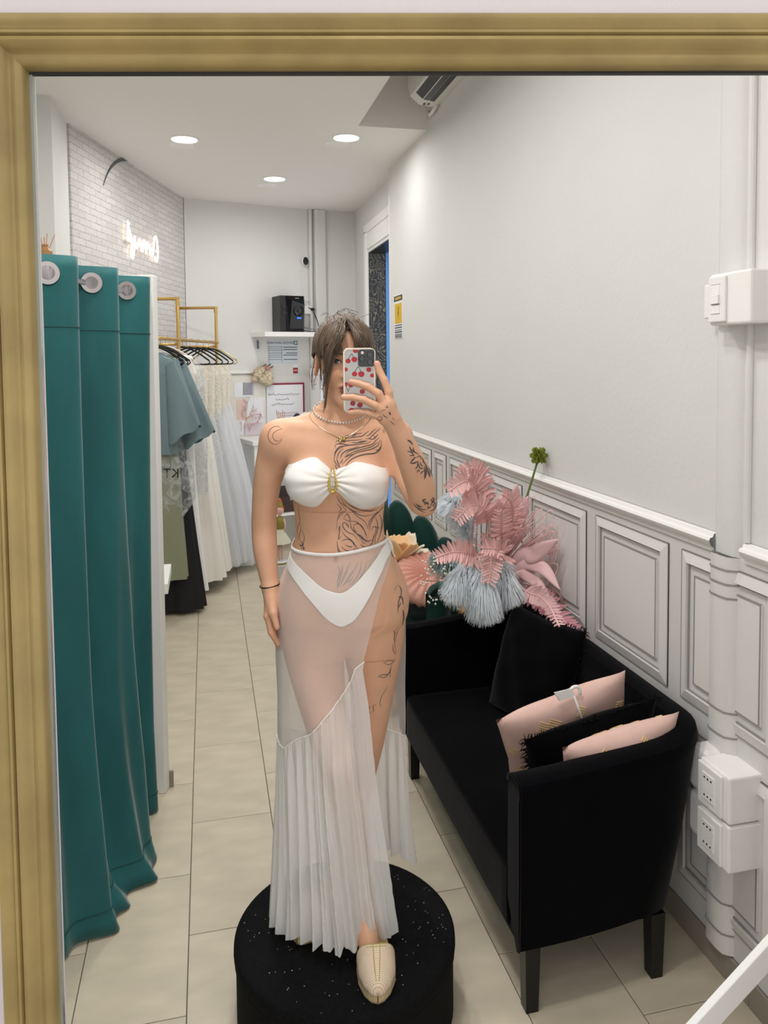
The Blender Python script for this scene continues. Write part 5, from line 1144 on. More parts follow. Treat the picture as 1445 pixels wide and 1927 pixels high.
def skin_mat():
    m = bpy.data.materials.new('skin'); m.use_nodes = True; nt = m.node_tree; b = nt.nodes['Principled BSDF']
    at = nt.nodes.new('ShaderNodeVertexColor'); at.layer_name = 'tint'
    n = nt.nodes.new('ShaderNodeTexNoise'); n.inputs['Scale'].default_value = 18; n.inputs['Detail'].default_value = 4
    tc = nt.nodes.new('ShaderNodeTexCoord'); nt.links.new(tc.outputs['Object'], n.inputs['Vector'])
    rp = nt.nodes.new('ShaderNodeValToRGB'); rp.color_ramp.elements[0].position = 0.3; rp.color_ramp.elements[1].position = 0.7
    rp.color_ramp.elements[0].color = (0.93, 0.91, 0.90, 1); rp.color_ramp.elements[1].color = (1, 1, 1, 1)
    nt.links.new(n.outputs['Fac'], rp.inputs[0])
    mx = nt.nodes.new('ShaderNodeMix'); mx.data_type = 'RGBA'; mx.blend_type = 'MULTIPLY'; mx.inputs[0].default_value = 1.0
    nt.links.new(at.outputs['Color'], mx.inputs[6]); nt.links.new(rp.outputs[0], mx.inputs[7]); nt.links.new(mx.outputs[2], b.inputs['Base Color'])
    b.inputs['Roughness'].default_value = 0.48; b.inputs['Specular IOR Level'].default_value = 0.35
    b.inputs['Subsurface Weight'].default_value = 0.12; b.inputs['Subsurface Radius'].default_value = (0.010, 0.004, 0.002); b.inputs['Subsurface Scale'].default_value = 1.0
    return m
body = fast_mesh('body', BV, BQ, skin_mat(), person)
SK = np.array(lin((220, 172, 140)))
colr = np.tile(SK, (len(BV), 1))
def tint(c, r, rgb, amt=1.0, soft=0.5):
    d = np.linalg.norm((BV-np.array(c))/np.array(r), axis=1); w = np.clip((1-d)/soft, 0, 1)[:, None]*amt
    colr[:] = colr*(1-w)+np.array(lin(rgb))*w
tint(fp(0, -0.094, -0.0665), (0.030, 0.03, 0.0085), (138, 70, 64), 1.0, 0.3); tint(fp(0, -0.092, -0.0775), (0.027, 0.03, 0.009), (156, 80, 74), 1.0, 0.3)
for s in (-1, 1):
    tint(fp(s*0.042, -0.065, -0.032), (0.028, 0.04, 0.022), (214, 138, 118), 0.5, 0.9)
    tint(fp(s*0.032, -0.085, 0.003), (0.020, 0.03, 0.011), (150, 104, 84), 0.55, 0.7)
for p in fing: tint(p[4], (0.012, 0.012, 0.012), (228, 168, 150), 0.7, 0.6)
tint((-0.175, -0.0, 0.84), (0.04, 0.05, 0.07), (198, 134, 112), 0.6, 0.8)
ca = body.data.color_attributes.new('tint', 'FLOAT_COLOR', 'POINT')
ca.data.foreach_set('color', np.concatenate([colr, np.ones((len(colr), 1))], 1).astype(np.float32).ravel())
BODY_BVH = BVHTree.FromPolygons([tuple(v) for v in BV], [tuple(q) for q in BQ])
TATTOOS = [
 ('chest', 11, [180,13800,260,13810,330,13850]),
 ('chest', 10, [90,13700,210,13730,300,13780]),
 ('chest', 14, [280,13730,350,13760,420,13830,520,13850,640,13860]),
 ('chest', 10, [350,13750,430,13760,420,13820,470,13790]),
 ('chest', 14, [380,13760,520,13770,640,13790,730,13860,810,13910]),
 ('chest', 13, [-80,13620,-20,13680,120,13660,330,13680,510,13690,630,13710]),
 ('chest', 14, [740,13780,820,13810,910,13900,1010,13960]),
 ('chest', 14, [710,13710,820,13720,930,13820,1030,13900,1120,13980]),
 ('chest', 16, [790,13710,930,13700,1000,13760,1060,13820]),
 ('chest', 11, [930,13800,960,13750,1020,13770]),
 ('chest', 17, [350,13630,490,13620,610,13650,770,13660]),
 ('chest', 13, [510,13620,630,13630,770,13660]),
 ('chest', 15, [-90,13480,-60,13580,70,13600,230,13570,420,13570,630,13590,770,13600,860,13660]),
 ('chest', 17, [-100,13340,-70,13410,20,13510,150,13540,330,13560]),
 ('chest', 12, [-110,13160,-90,13320,0,13460,140,13520]),
 ('chest', 17, [60,13230,100,13340,230,13430,400,13480,560,13530]),
 ('chest', 14, [-40,13180,-10,13320,60,13420,140,13480]),
 ('chest', 16, [190,13340,280,13410,470,13470,680,13520,890,13570,990,13660,1080,13740]),
 ('chest', 14, [160,13260,270,13330,470,13410,670,13460,880,13510,1000,13590,1040,13620]),
 ('chest', 16, [180,13250,250,13290,420,13340]),
 ('chest', 16, [110,13080,250,13220,460,13360,670,13410,850,13440,980,13490,1060,13560,1100,13680]),
 ('chest', 21, [170,12990,280,13150,460,13260,700,13320,930,13330,1050,13380,1120,13470,1140,13670]),
 ('chest', 22, [980,13410,1060,13410,1130,13520]),
 ('chest', 19, [-40,13200,0,13090,60,12970]),
 ('chest', 13, [30,13100,80,13130,130,13220]),
 ('chest', 17, [-90,13060,-50,12990,-10,12930]),
 ('chest', 14, [-110,13200,-70,13110,40,12950]),
 ('chest', 8, [1160,13920,1230,13900,1280,13830]),
 ('chest', 8, [1170,13900,1240,13870,1290,13810]),
 ('chest', 8, [1180,13870,1250,13840,1290,13790]),
 ('chest', 8, [1200,13850,1260,13820,1300,13770]),
 ('chest', 8, [1210,13820,1270,13790,1300,13750]),
 ('chest', 8, [1220,13800,1280,13760,1310,13720]),
 ('chest', 8, [1240,13770,1290,13730,1310,13700]),
 ('belly', 11, [-50,12260,30,12080,240,11920,490,11680,680,11520,760,11330]),
 ('belly', 13, [50,12200,180,11980,410,11800,640,11680,920,11700]),
 ('belly', 10, [-30,12160,100,11960,180,11840,20,11770,-40,11630,-60,11380]),
 ('belly', 12, [-50,12040,60,11880,-30,11810]),
 ('belly', 11, [140,12140,340,11960,570,11840,800,11790,990,11800]),
 ('belly', 10, [280,12020,530,11860,760,11810]),
 ('belly', 12, [-20,11610,20,11710,140,11790]),
 ('belly', 13, [120,11630,220,11760,290,11570,100,11630]),
 ('belly', 14, [250,11570,470,11530,640,11330,730,11090]),
 ('belly', 14, [370,11450,410,11310,480,11290]),
 ('belly', 16, [370,11450,490,11490,600,11410,720,11170]),
 ('belly', 14, [250,11370,210,11490,120,11530,100,11430,210,11290,370,11210,480,11070]),
 ('belly', 11, [160,11450,230,11470,250,11370]),
 ('belly', 15, [80,11300,170,11180,330,11060,440,10900,520,10740]),
 ('belly', 16, [430,11250,560,11170,710,11030,890,11030]),
 ('belly', 15, [290,11570,330,11370,480,11210,660,11050,790,10990]),
 ('belly', 12, [-20,11340,20,11450,0,11220,-20,11100,60,11200]),
 ('belly', 14, [50,11060,210,11100,330,11040,420,10880]),
 ('belly', 17, [-60,11060,-30,10870,50,10750,130,10650]),
 ('belly', 14, [50,10920,170,10820,320,10780,420,10700]),
 ('belly', 14, [150,10960,290,10900,340,10920]),
 ('belly', 11, [-50,10870,10,10690]),
 ('belly', 14, [540,10960,670,10870,850,10870]),
 ('belly', 12, [480,10880,580,10800,630,10780]),
 ('belly', 10, [400,10720,380,10840,440,10820,440,10720]),
 ('belly', 14, [790,11270,820,11440,930,11640,1110,11770,1190,11830]),
 ('belly', 12, [850,11280,890,11360,970,11340,950,11190,870,11010]),
 ('belly', 13, [760,11360,800,11520,950,11700,1090,11750]),
 ('belly', 13, [950,11620,1010,11440,1010,11260,950,11090,930,10910]),
 ('belly', 13, [1070,11650,1130,11440,1090,11160,990,10950]),
 ('belly', 11, [1170,11710,1170,11440,1120,11200]),
 ('belly', 11, [970,11360,1070,11280]),
 ('belly', 10, [560,11110,620,10990,710,10970]),
 ('belly', 13, [910,11170,870,10970,750,10870]),
 ('belly', 7, [-1100,11940,-1080,11740,-1050,11510,-1110,11350,-1130,11240,-1090,11020]),
 ('belly', 8, [-1050,11470,-1030,11310,-1070,11120,-1040,11000]),
 ('belly', 10, [-1010,11310,-930,11150,-940,11020,-970,10940]),
 ('belly', 22, [-1060,10940,-1020,10880,-960,10940,-1030,11000]),
 ('belly', 19, [-980,10900,-930,10820,-1020,10840]),
 ('belly', 14, [-50,10470,10,10270,-40,10080,-60,9820]),
 ('belly', 16, [90,10470,40,10190,-40,9840]),
 ('belly', 16, [280,10510,160,10230,0,9880]),
 ('belly', 16, [480,10500,390,10310,200,10070,80,9880]),
 ('belly', 14, [570,10540,550,10340,450,10110,270,9910]),
 ('belly', 14, [710,10560,670,10340,550,10110,410,9910]),
 ('belly', 13, [850,10600,790,10380,670,10140,510,9930]),
 ('belly', 13, [960,10650,920,10460,780,10220]),
 ('belly', 12, [1060,10710,1020,10530,920,10360]),
 ('belly', 12, [1140,10770,1120,10650,1020,10470]),
 ('belly', 13, [120,9960,280,10050,350,10110]),
 ('belly', 11, [-1100,10700,-1080,10530]),
 ('arm', 27, [1710,13890,1780,13850,1850,13760]),
 ('arm', 24, [1760,13740,1810,13640,1920,13570]),
 ('arm', 20, [1710,13620,1810,13590,1870,13520]),
 ('arm', 25, [1780,13320,1850,13410,1920,13470]),
 ('arm', 25, [1790,13320,1880,13320,1980,13360]),
 ('arm', 20, [1850,13710,1880,13600,2000,13520]),
 ('arm', 19, [1760,13510,1850,13510,1880,13500]),
 ('arm', 17, [1920,13450,2020,13480,2050,13390]),
 ('arm', 19, [1980,13360,1950,13220,1900,13170]),
 ('arm', 20, [1980,13310,2020,13190,2120,13170]),
 ('arm', 19, [2020,13340,2050,13260,2100,13220]),
 ('arm', 19, [1950,13070,1980,13140,2020,13100]),
 ('arm', 17, [2030,13030,2070,13080,2140,13120]),
 ('arm', 25, [2140,12890,2150,13050,2140,13220]),
 ('arm', 22, [2150,12910,2190,13080,2170,13240]),
 ('arm', 17, [2260,12940,2220,13120,2160,13270]),
 ('arm', 16, [2290,12910,2260,13080]),
 ('arm', 14, [2360,12910,2310,13040,2240,13170]),
 ('arm', 19, [2070,13450,2120,13320,2210,13200]),
 ('arm', 16, [2090,13310,2120,13390]),
 ('arm', 12, [1240,14740,1220,14680,1270,14690]),
 ('arm', 22, [1270,14570,1310,14510,1290,14560,1320,14540]),
 ('arm', 9, [1080,14580,1150,14620,1210,14630]),
 ('arm', 13, [1140,14530,1170,14480,1210,14460,1250,14420]),
 ('arm', 10, [1300,14370,1340,14330,1370,14300,1410,14260]),
 ('arm', 8, [1000,14420,1050,14470,1120,14440,1080,14370,1010,14390,1000,14420]),
 ('arm', 9, [1350,14440,1410,14370]),
 ('arm', 6, [1500,13220,1520,13210]),
 ('elb', 24, [2110,12370,2150,12280,2200,12300]),
 ('elb', 24, [2090,12300,2160,12360,2190,12340]),
 ('elb', 33, [2150,12210,2220,12250,2270,12190]),
 ('elb', 24, [1950,12230,2040,12160,2110,12140]),
 ('elb', 20, [1980,12160,2090,12070,2220,12050]),
 ('elb', 20, [2320,12300,2380,12370,2400,12280,2340,12300]),
 ('elb', 18, [2310,12340,2370,12260,2430,12320]),
 ('elb', 20, [2320,12080,2340,12210,2400,12240,2450,12150,2410,12060]),
 ('elb', 24, [2390,12120,2400,12190]),
 ('elb', 20, [2230,12160,2290,12100,2230,12070]),
 ('elb', 18, [1890,12230,2020,12070,2200,11960]),
 ('elb', 18, [2300,12010,2380,12010,2470,12080,2520,12230]),
 ('elb', 16, [2470,12300,2520,12210]),
 ('thigh', 7, [1440,9620,1480,9710,1570,9740]),
 ('thigh', 19, [1580,9710,1640,9520,1550,9310,1530,9040]),
 ('thigh', 21, [1550,9450,1650,9380,1690,9180]),
 ('thigh', 21, [1540,9160,1620,9280]),
 ('thigh', 26, [1670,9060,1700,8820,1660,8560]),
 ('thigh', 11, [1400,8560,1440,8420,1420,8250]),
 ('thigh', 10, [1560,8660,1450,8420,1440,8150,1490,7810]),
 ('thigh', 10, [1620,8560,1500,8390,1460,8150]),
 ('thigh', 12, [1390,8150,1400,7960,1480,7790]),
 ('thigh', 13, [1130,7650,1250,7680,1420,7620,1280,7560,1130,7650]),
 ('thigh', 11, [1420,7620,1470,7670]),
 ('thigh', 16, [990,7250,1110,7290,1250,7260,1150,7200,990,7250]),
 ('thigh', 16, [1230,7260,1310,7330,1320,7430]),
 ('thigh', 10, [1370,7600,1310,7260,1320,7140]),
 ('thigh', 10, [1250,6900,1100,6660,1030,6460,1060,6270]),
 ('thigh', 12, [930,6400,840,6370,860,6250,810,6180]),
 ('thigh', 10, [690,6320,750,6330,720,6230,790,6150]),
 ('moon', 9, [-1500,13970,-1640,14040,-1800,13990,-1880,13820,-1830,13660,-1690,13580,-1550,13630,-1490,13730]),
 ('moon', 9, [-1500,13970,-1600,13950,-1710,13890,-1750,13800,-1700,13700,-1590,13660,-1490,13730]),
]
# --- cloth laid on the body
AXC = Vector((0.0, 0.03, 0.0))
def on_trunk(th, z, off=0.003, bvh=None):
    d = Vector((math.cos(th), math.sin(th), 0)); o = AXC+Vector((0, 0, z))+d*0.5
    h = (bvh or TRUNK_BVH).ray_cast(o, -d, 0.6)
    if h[0] is None: return AXC+Vector((0, 0, z))+d*0.1
    return h[0]+d*off
M_cloth = mat('white_jersey', (240,238,233), 0.55, spec=0.25, sheen=0.2)
def solid(o, t):
    md = o.modifiers.new('thick', 'SOLIDIFY'); md.thickness = t; md.offset = 1.0; return o
def wrap(name, top, bot, nth, nv, disp=None, off=0.003, th0=0, th1=2*PI, mt=M_cloth, relax=0):
    P = []
    closed = th1-th0 > 6.2
    for i in range(nth):
        th = th0+(th1-th0)*i/(nth if closed else nth-1)
        p = on_trunk(th, 0.5*(top(0, 0, th)+bot(0, 0, th)))
        zt, zb = top(p.x, p.y, th), bot(p.x, p.y, th); row = []
        for j in range(nv):
            z = zb+(zt-zb)*j/(nv-1); q = on_trunk(th, z, off); row.append([q.x, q.y, z])
        P.append(row)
    P = np.array(P)
    for _ in range(relax):
        Q = P.copy()
        if closed: Q = (np.roll(P, 1, 0)+np.roll(P, -1, 0)+2*P)/4
        P[:, :, :2] = np.maximum(0, 1)*Q[:, :, :2]
    if disp is not None:
        for i in range(nth):
            for j in range(nv):
                d = Vector((P[i, j, 0], P[i, j, 1]-0.03, 0)).normalized()
                e = disp(P[i, j, 0], P[i, j, 1], P[i, j, 2]); P[i, j, 0] += d.x*e; P[i, j, 1] += d.y*e
    o = MB().grid(P.tolist(), closeu=closed).build(name, mt, person, smooth=True)
    return o
tx, tzv = [-0.16, -0.141, -0.11, -0.082, -0.05, -0.015, 0.02, 0.061, 0.10, 0.129, 0.16], [1.288, 1.302, 1.322, 1.326, 1.313, 1.295, 1.302, 1.314, 1.308, 1.294, 1.28]
bx, bzv = [-0.16, -0.138, -0.122, -0.095, -0.064, -0.035, -0.015, 0.0, 0.03, 0.06, 0.09, 0.125, 0.16], [1.22, 1.215, 1.200, 1.196, 1.206, 1.226, 1.241, 1.236, 1.212, 1.198, 1.190, 1.190, 1.20]
def btop(x, y, th):
    w = min(1, max(0, (y+0.05)/0.06)); return float(smooth_interp(x, tx, tzv))*(1-w)+1.268*w
def bbot(x, y, th):
    w = min(1, max(0, (y+0.05)/0.06)); return float(smooth_interp(x, bx, bzv))*(1-w)+1.200*w
def bw(x, y, z):
    if y > 0.0: return 0.0
    dx, dz = x+0.0135, z-1.268
    ph = math.atan2(dz, abs(dx)+0.012); r = math.hypot(dx, dz)
    a = 0.0045*math.exp(-r/0.055)*min(1, r/0.012)
    return a*math.sin(ph*19+(1.3 if dx > 0 else 0)+8*r)+0.0009*math.sin(ph*9+z*40)
top = solid(wrap('bandeau_top', btop, bbot, 260, 40, bw, 0.004, relax=2), 0.0022)
# gold teardrop brooch in the middle of the bandeau
bc = (-0.0135, 1.272); M_brooch = mat('hammered_gold', (232,205,120), 0.22, metal=1.0, bump=0.8, bscale=260)
path = []
for k in range(36):
    a = 2*PI*k/36; w = 0.0105*math.sin(a)*(0.62+0.38*math.cos(a+PI)); h = 0.031*math.cos(a)
    path.append((bc[0]+w*1.15+0.0015*math.cos(a*0.5), bc[1]+h))
yb = min((on_trunk(-PI/2+a, z, 0.006).y for z in (1.25, 1.27, 1.29) for a in (-0.2, -0.1, 0, 0.1)))-0.003
smooth_angle(MB().tube([(x, yb-0.003+0.004*abs(z-bc[1])/0.03, z) for x, z in path], [0.0038+0.0016*math.cos(k/36*2*PI+PI) for k in range(36)], 8, close=True, flat=0.8).build('brooch', M_brooch, person), 80)
# bikini brief
ux, uz = [-0.17, -0.137, -0.09, -0.048, -0.02, 0.008, 0.04, 0.086, 0.131, 0.17], [1.058, 1.045, 1.018, 0.988, 0.977, 0.974, 0.994, 1.036, 1.075, 1.09]
lx, lz = [-0.17, -0.14, -0.11, -0.07, -0.035, -0.012, 0.004, 0.02, 0.042, 0.075, 0.106, 0.14, 0.17], [1.028, 1.010, 0.985, 0.945, 0.905, 0.889, 0.884, 0.889, 0.905, 0.955, 1.004, 1.045, 1.06]
kt = lambda x, y, th: float(smooth_interp(x, ux, uz)) if y < 0.04 else 1.06+0.02*x/0.17
kb = lambda x, y, th: float(smooth_interp(x, lx, lz)) if y < 0.04 else 1.03-0.13*max(0, 1-abs(x)/0.14)
solid(wrap('bikini_brief', kt, kb, 240, 40, None, 0.0035), 0.0015)

# --- sheer wrap skirt: fitted panel, diagonal seam, gathered flounce, open slit on one side
NT = 360; THS = np.linspace(-2*PI, 0, NT, endpoint=False)
def radial(poly):
    P = poly-np.array([AXC.x, AXC.y]); n = len(P); out = np.zeros(NT)
    for i in range(n):
        a, b = P[i], P[(i+1) % n]
        d = np.stack([np.cos(THS), np.sin(THS)], 1); e = b-a
        den = d[:, 0]*e[1]-d[:, 1]*e[0]
        with np.errstate(divide='ignore', invalid='ignore'):
            t = (a[0]*e[1]-a[1]*e[0])/den; s = (a[0]*d[:, 1]-a[1]*d[:, 0])/den
        ok = (np.abs(den) > 1e-12) & (s >= -1e-6) & (s <= 1+1e-6) & (t > 0)
        out = np.where(ok, np.maximum(out, t), out)
    return out
RZ = np.array([radial(h) for h in HULLS])
RZ_raw = RZ.copy()
for _ in range(3): RZ = (np.roll(RZ, 1, 1)+RZ*2+np.roll(RZ, -1, 1))/4
RZ = np.maximum(RZ, RZ_raw)
for i in range(len(HULLZ)-2, -1, -1):
    if HULLZ[i] < 1.0: RZ[i] = np.maximum(RZ[i], RZ[i+1]*0.9985)
for _ in range(2): RZ[1:-1] = np.maximum((RZ[:-2]+2*RZ[1:-1]+RZ[2:])/4, RZ_raw[1:-1])
def rad(z, th):
    zi = np.clip((z-HULLZ[0])/0.02, 0, len(HULLZ)-1.001); i = int(zi); f = zi-i
    u = ((th % (2*PI))/(2*PI))*NT; j = int(u) % NT; g = u-int(u); k = (j+1) % NT
    a = RZ[i, j]*(1-g)+RZ[i, k]*g; b = RZ[i+1, j]*(1-g)+RZ[i+1, k]*g
    return a*(1-f)+b*f
SZ = [0.0, 0.06, 0.147, 0.29, 0.46, 0.60, 0.669, 0.772, 0.82, 0.892, 0.977, 1.06, 1.12]
SX = [0.118, 0.114, 0.106, 0.094, 0.078, 0.070, 0.066, 0.054, 0.064, 0.083, 0.105, 0.138, 0.150]
def theta_slit(z):
    x = float(np.interp(z, SZ, SX)); best = -0.8
    for th in np.linspace(-PI/2, -0.05, 90):
        if rad(z, th)*math.cos(th) >= x: return th
    return -0.1
TSL = {}
def th0_(z):
    k = round(z, 2)
    if k not in TSL: TSL[k] = theta_slit(k)
    k2 = k+0.01 if z > k else k-0.01; k2 = round(k2, 2)
    if k2 not in TSL: TSL[k2] = theta_slit(k2)
    f = abs(z-k)/0.01; return TSL[k]*(1-f)+TSL[k2]*f
TH_END = -2*PI+R(22)
def sk(u, z, add=0.0):
    a = th0_(z); th = a+(TH_END-a)*u
    r = rad(z, th)+0.0045+add
    return (AXC.x+r*math.cos(th), AXC.y+r*math.sin(th), z), th
def z_top(th):
    s = math.sin(th); c = math.cos(th)
    return 1.088-0.014*max(0, -s)**2+0.010*c+0.02*max(0, s)
def z_seam(u):
    (x, y, _), th = sk(u, 0.65)
    if math.sin(th) < 0.25 and u < 0.6:
        return float(np.interp(x, [-0.16, -0.145, -0.121, -0.079, -0.044, -0.002, 0.034, 0.050, 0.07], [0.535, 0.555, 0.575, 0.605, 0.645, 0.69, 0.738, 0.772, 0.79]))
    return 0.535-0.05*min(1, max(0, (u-0.5)/0.1))
def z_hem(u):
    return float(np.interp(u, [0, 0.04, 0.10, 0.17, 0.22, 0.30, 0.38, 0.46, 0.60, 0.8, 1.0], [0.046, 0.042, 0.048, 0.056, 0.060, 0.045, 0.03, 0.022, 0.05, 0.095, 0.10]))
M_sheer = sheer('sheer_mesh_fabric', 0.44, (248,246,243)); M_sheer2 = sheer('sheer_gathered_fabric', 0.74, (250,250,248))
skirt = empty('sheer_skirt'); skirt.parent = person; skirt['label'] = 'sheer white wrap skirt with gathered diagonal flounce'
NU = 150
P = []
for i in range(NU):
    u = i/(NU-1); _, th = sk(u, 1.08); zt = z_top(th); zs = z_seam(u); row = []
    for j in range(44):
        t = j/43; z = zt+(zs-zt)*t
        low = max(0, (t-0.8)/0.2)
        row.append(sk(u, z, 0.0008*math.sin(u*90)*low+0.0012*math.sin(u*23+z*30)*t)[0])
    P.append(row)
MB().grid(P).build('fitted_panel', M_sheer, skirt, smooth=True)
# waistband
wb = []
for i in range(NU):
    u = i/(NU-1); _, th = sk(u, 1.08); zt = z_top(th)
    wb.append([sk(u, zt+dz, a)[0] for dz, a in ((-0.005, 0.0005), (-0.004, 0.003), (0.003, 0.003), (0.004, 0.0005), (-0.005, 0.0005))])
MB().grid(wb).build('waistband', M_cloth, skirt, smooth=True)
# a knot where the band is tied at the side
kn = sk(0.0, 1.10, 0.004)[0]
MB().tube(catmull([(kn[0]-0.012, kn[1]-0.004, 1.101), (kn[0]+0.002, kn[1]-0.004, 1.088), (kn[0]+0.010, kn[1], 1.066), (kn[0]+0.014, kn[1]+0.004, 1.046)], 4), [0.005, 0.006, 0.007, 0.007, 0.008, 0.008, 0.009, 0.009, 0.009, 0.008, 0.007, 0.006, 0.003], 8, flat=0.5).build('tie_end', M_cloth, skirt, smooth=True)
rng = np.random.RandomState(3); NF = 900
ph = np.cumsum(0.5+1.0*rng.rand(44)); ph = ph/ph[-1]
fold = lambda u: np.interp(u, ph, np.arange(44))*PI          # uneven pleats
P = []; hem = []
for i in range(NF):
    u = i/(NF-1); zs = z_seam(u); zh = z_hem(u)+0.004*math.sin(fold(u)*0.5); row = []
    for j in range(34):
        t = j/33; z = zs+(zh-zs)*t
        amp = 0.0025+0.0115*t**0.8
        a = amp*math.sin(fold(u)+0.6*math.sin(3*t))+0.35*amp*math.sin(fold(u)*2.3+1)+0.020*t*t+amp*0.6
        a += 0.012*math.exp(-(t/0.05)**2)*0.15*math.sin(u*420)
        row.append(sk(u, z, a)[0])
    P.append(row)
MB().grid(P).build('flounce', M_sheer2, skirt, smooth=True)
sm = []
for i in range(260):
    u = i/259; p = sk(u, z_seam(u), 0.003+0.001*math.sin(u*300))[0]; sm.append(p)
MB().tube(sm, 0.0016, 6).build('gathered_seam', M_cloth, skirt, smooth=True)

# --- tattoos: thin ink strokes on the skin
M_ink = mat('tattoo_ink', (84,78,76), 0.6, alpha=1.0)
PREF = {'arm': BODY_BVH, 'hand': BODY_BVH, 'elb': BODY_BVH}
tm = {}
for area, w, xz in TATTOOS:
    if area == 'belly' and xz[0] < -500: area = 'waist'
    if area == 'arm' and xz[1] > 14000: area = 'hand'
    pts = [(xz[i]*1e-4, xz[i+1]*1e-4) for i in range(0, len(xz), 2)]
    bvh = PREF.get(area, TRUNK_BVH) if area != 'moon' else BODY_BVH
    c = catmull(pts, 5) if len(pts) > 2 else [tuple(np.array(pts[0])*(1-k/4)+np.array(pts[1])*k/4) for k in range(5)]
    L_, R_ = [], []; n = len(c); mb = tm.setdefault(area, MB())
    rows = []
    for i, (x, z) in enumerate(c):
        d = np.array(c[min(i+1, n-1)])-np.array(c[max(i-1, 0)]); l = np.hypot(*d)+1e-9; nx, nz = -d[1]/l, d[0]/l
        hw = w*1e-4*0.75*(0.25+0.75*math.sin(PI*min(1, max(0, i/(n-1))))**0.8)
        row = []
        for sg in (-1, 1):
            h = bvh.ray_cast(Vector((x+nx*hw*sg, -0.6, z+nz*hw*sg)), Vector((0, 1, 0)), 1.2)
            if h[0] is None: row = None; break
            row.append(tuple(h[0]+h[1]*0.0006 if h[1].y < 0 else h[0]-h[1]*0.0006))
        if row is None:
            if len(rows) > 1: mb.grid(rows)
            rows = []; continue
        if rows and abs(rows[-1][0][1]-row[0][1]) > 0.02:
            if len(rows) > 1: mb.grid(rows)
            rows = []
        rows.append(row)
    if len(rows) > 1: mb.grid(rows)
for area, nm in (('chest', 'chest_tattoo'), ('belly', 'belly_tattoo'), ('arm', 'forearm_tattoo'), ('elb', 'elbow_tattoo'), ('thigh', 'thigh_tattoo'), ('moon', 'moon_tattoo'), ('waist', 'waist_tattoo'), ('hand', 'hand_tattoo')):
    if tm[area].f: tm[area].build(nm, M_ink, person)

# --- shoes: woven slip-on with rope sole
def shoe(loc, rz):
    s = empty('shoe', loc, rz); s.parent = person; s['label'] = 'cream woven espadrille with green stitched trim'
    # local: toe towards -y
    def half_w(t): return float(np.interp(t, [0, 0.03, 0.1, 0.22, 0.38, 0.6, 0.8, 0.95, 1.0], [0.006, 0.018, 0.033, 0.0455, 0.0490, 0.038, 0.034, 0.028, 0.012]))
    Ls = 0.265; mid = lambda t: 0.004*math.sin(t*PI)
    rows = []
    for k in range(41):
        t = k/40; w = half_w(t) if 0 < k < 40 else 0.001; y = -0.255+Ls*t; m = mid(t)
        rows.append([(m-w*0.97, y, 0.001), (m-w*1.03, y, 0.007), (m-w*1.0, y, 0.010), (m-w*1.04, y, 0.016), (m-w*1.0, y, 0.020), (m-w*1.02, y, 0.026), (m-w*0.9, y, 0.029), (m+w*0.9, y, 0.029), (m+w*1.02, y, 0.026), (m+w*1.0, y, 0.020), (m+w*1.04, y, 0.016), (m+w*1.0, y, 0.010), (m+w*1.03, y, 0.007), (m+w*0.97, y, 0.001)])
    MB().grid(rows, closev=True).build('sole', mat('jute_rope', (206,182,138), 0.8, bump=0.6, bscale=300, var=0.12, vscale=120), s, smooth=True)
    def top_z(t): return float(np.interp(t, [0, 0.03, 0.08, 0.15, 0.25, 0.4, 0.5], [0.036, 0.052, 0.062, 0.070, 0.080, 0.094, 0.10]))
    rows = []
    for k in range(23):
        t = 0.0+0.37*k/22; w = max(0.001, half_w(t)*0.98 if k else 0.001); y = -0.257+Ls*t; m = mid(t); row = []; h = (top_z(t)-0.026) if k else 0.001
        for q in range(19):
            a = PI*q/18; v = -1+2*q/18
            yy = y+(0.030*(abs(math.cos(a))**1.5)-0.018)*max(0, (k-14)/8.0)     # throat dips to a point in the middle
            row.append((m-w*math.cos(a), yy, 0.026+h*math.sin(a)**0.8))
        rows.append(row)
    up = MB().grid(rows).build('upper', weave, s, smooth=True); up.modifiers.new('thick', 'SOLIDIFY').thickness = -0.003
    MB().tube(rows[-1], 0.0032, 6).tube([(x, y, z+0.002) for x, y, z in rows[-3]], 0.0018, 6).tube([(r[8][0], r[8][1], r[8][2]+0.0015) for r in rows[2:]], 0.0022, 6).tube([(r[10][0], r[10][1], r[10][2]+0.0015) for r in rows[2:]], 0.0022, 6).build('stitched_trim', mat('green_gold_trim', (170,160,84), 0.6), s, smooth=True)
    # heel cup
    rows = []
    for k in range(9):
        a = -PI*0.75+1.5*PI*k/8+PI/2
        rows.append([(0.031*math.cos(a), -0.02+0.034*math.sin(a), z) for z in (0.026, 0.04, 0.055, 0.066)])
    hc = MB().grid(rows).build('heel_cup', weave, s, smooth=True); hc.modifiers.new('thick', 'SOLIDIFY').thickness = 0.003
    return s
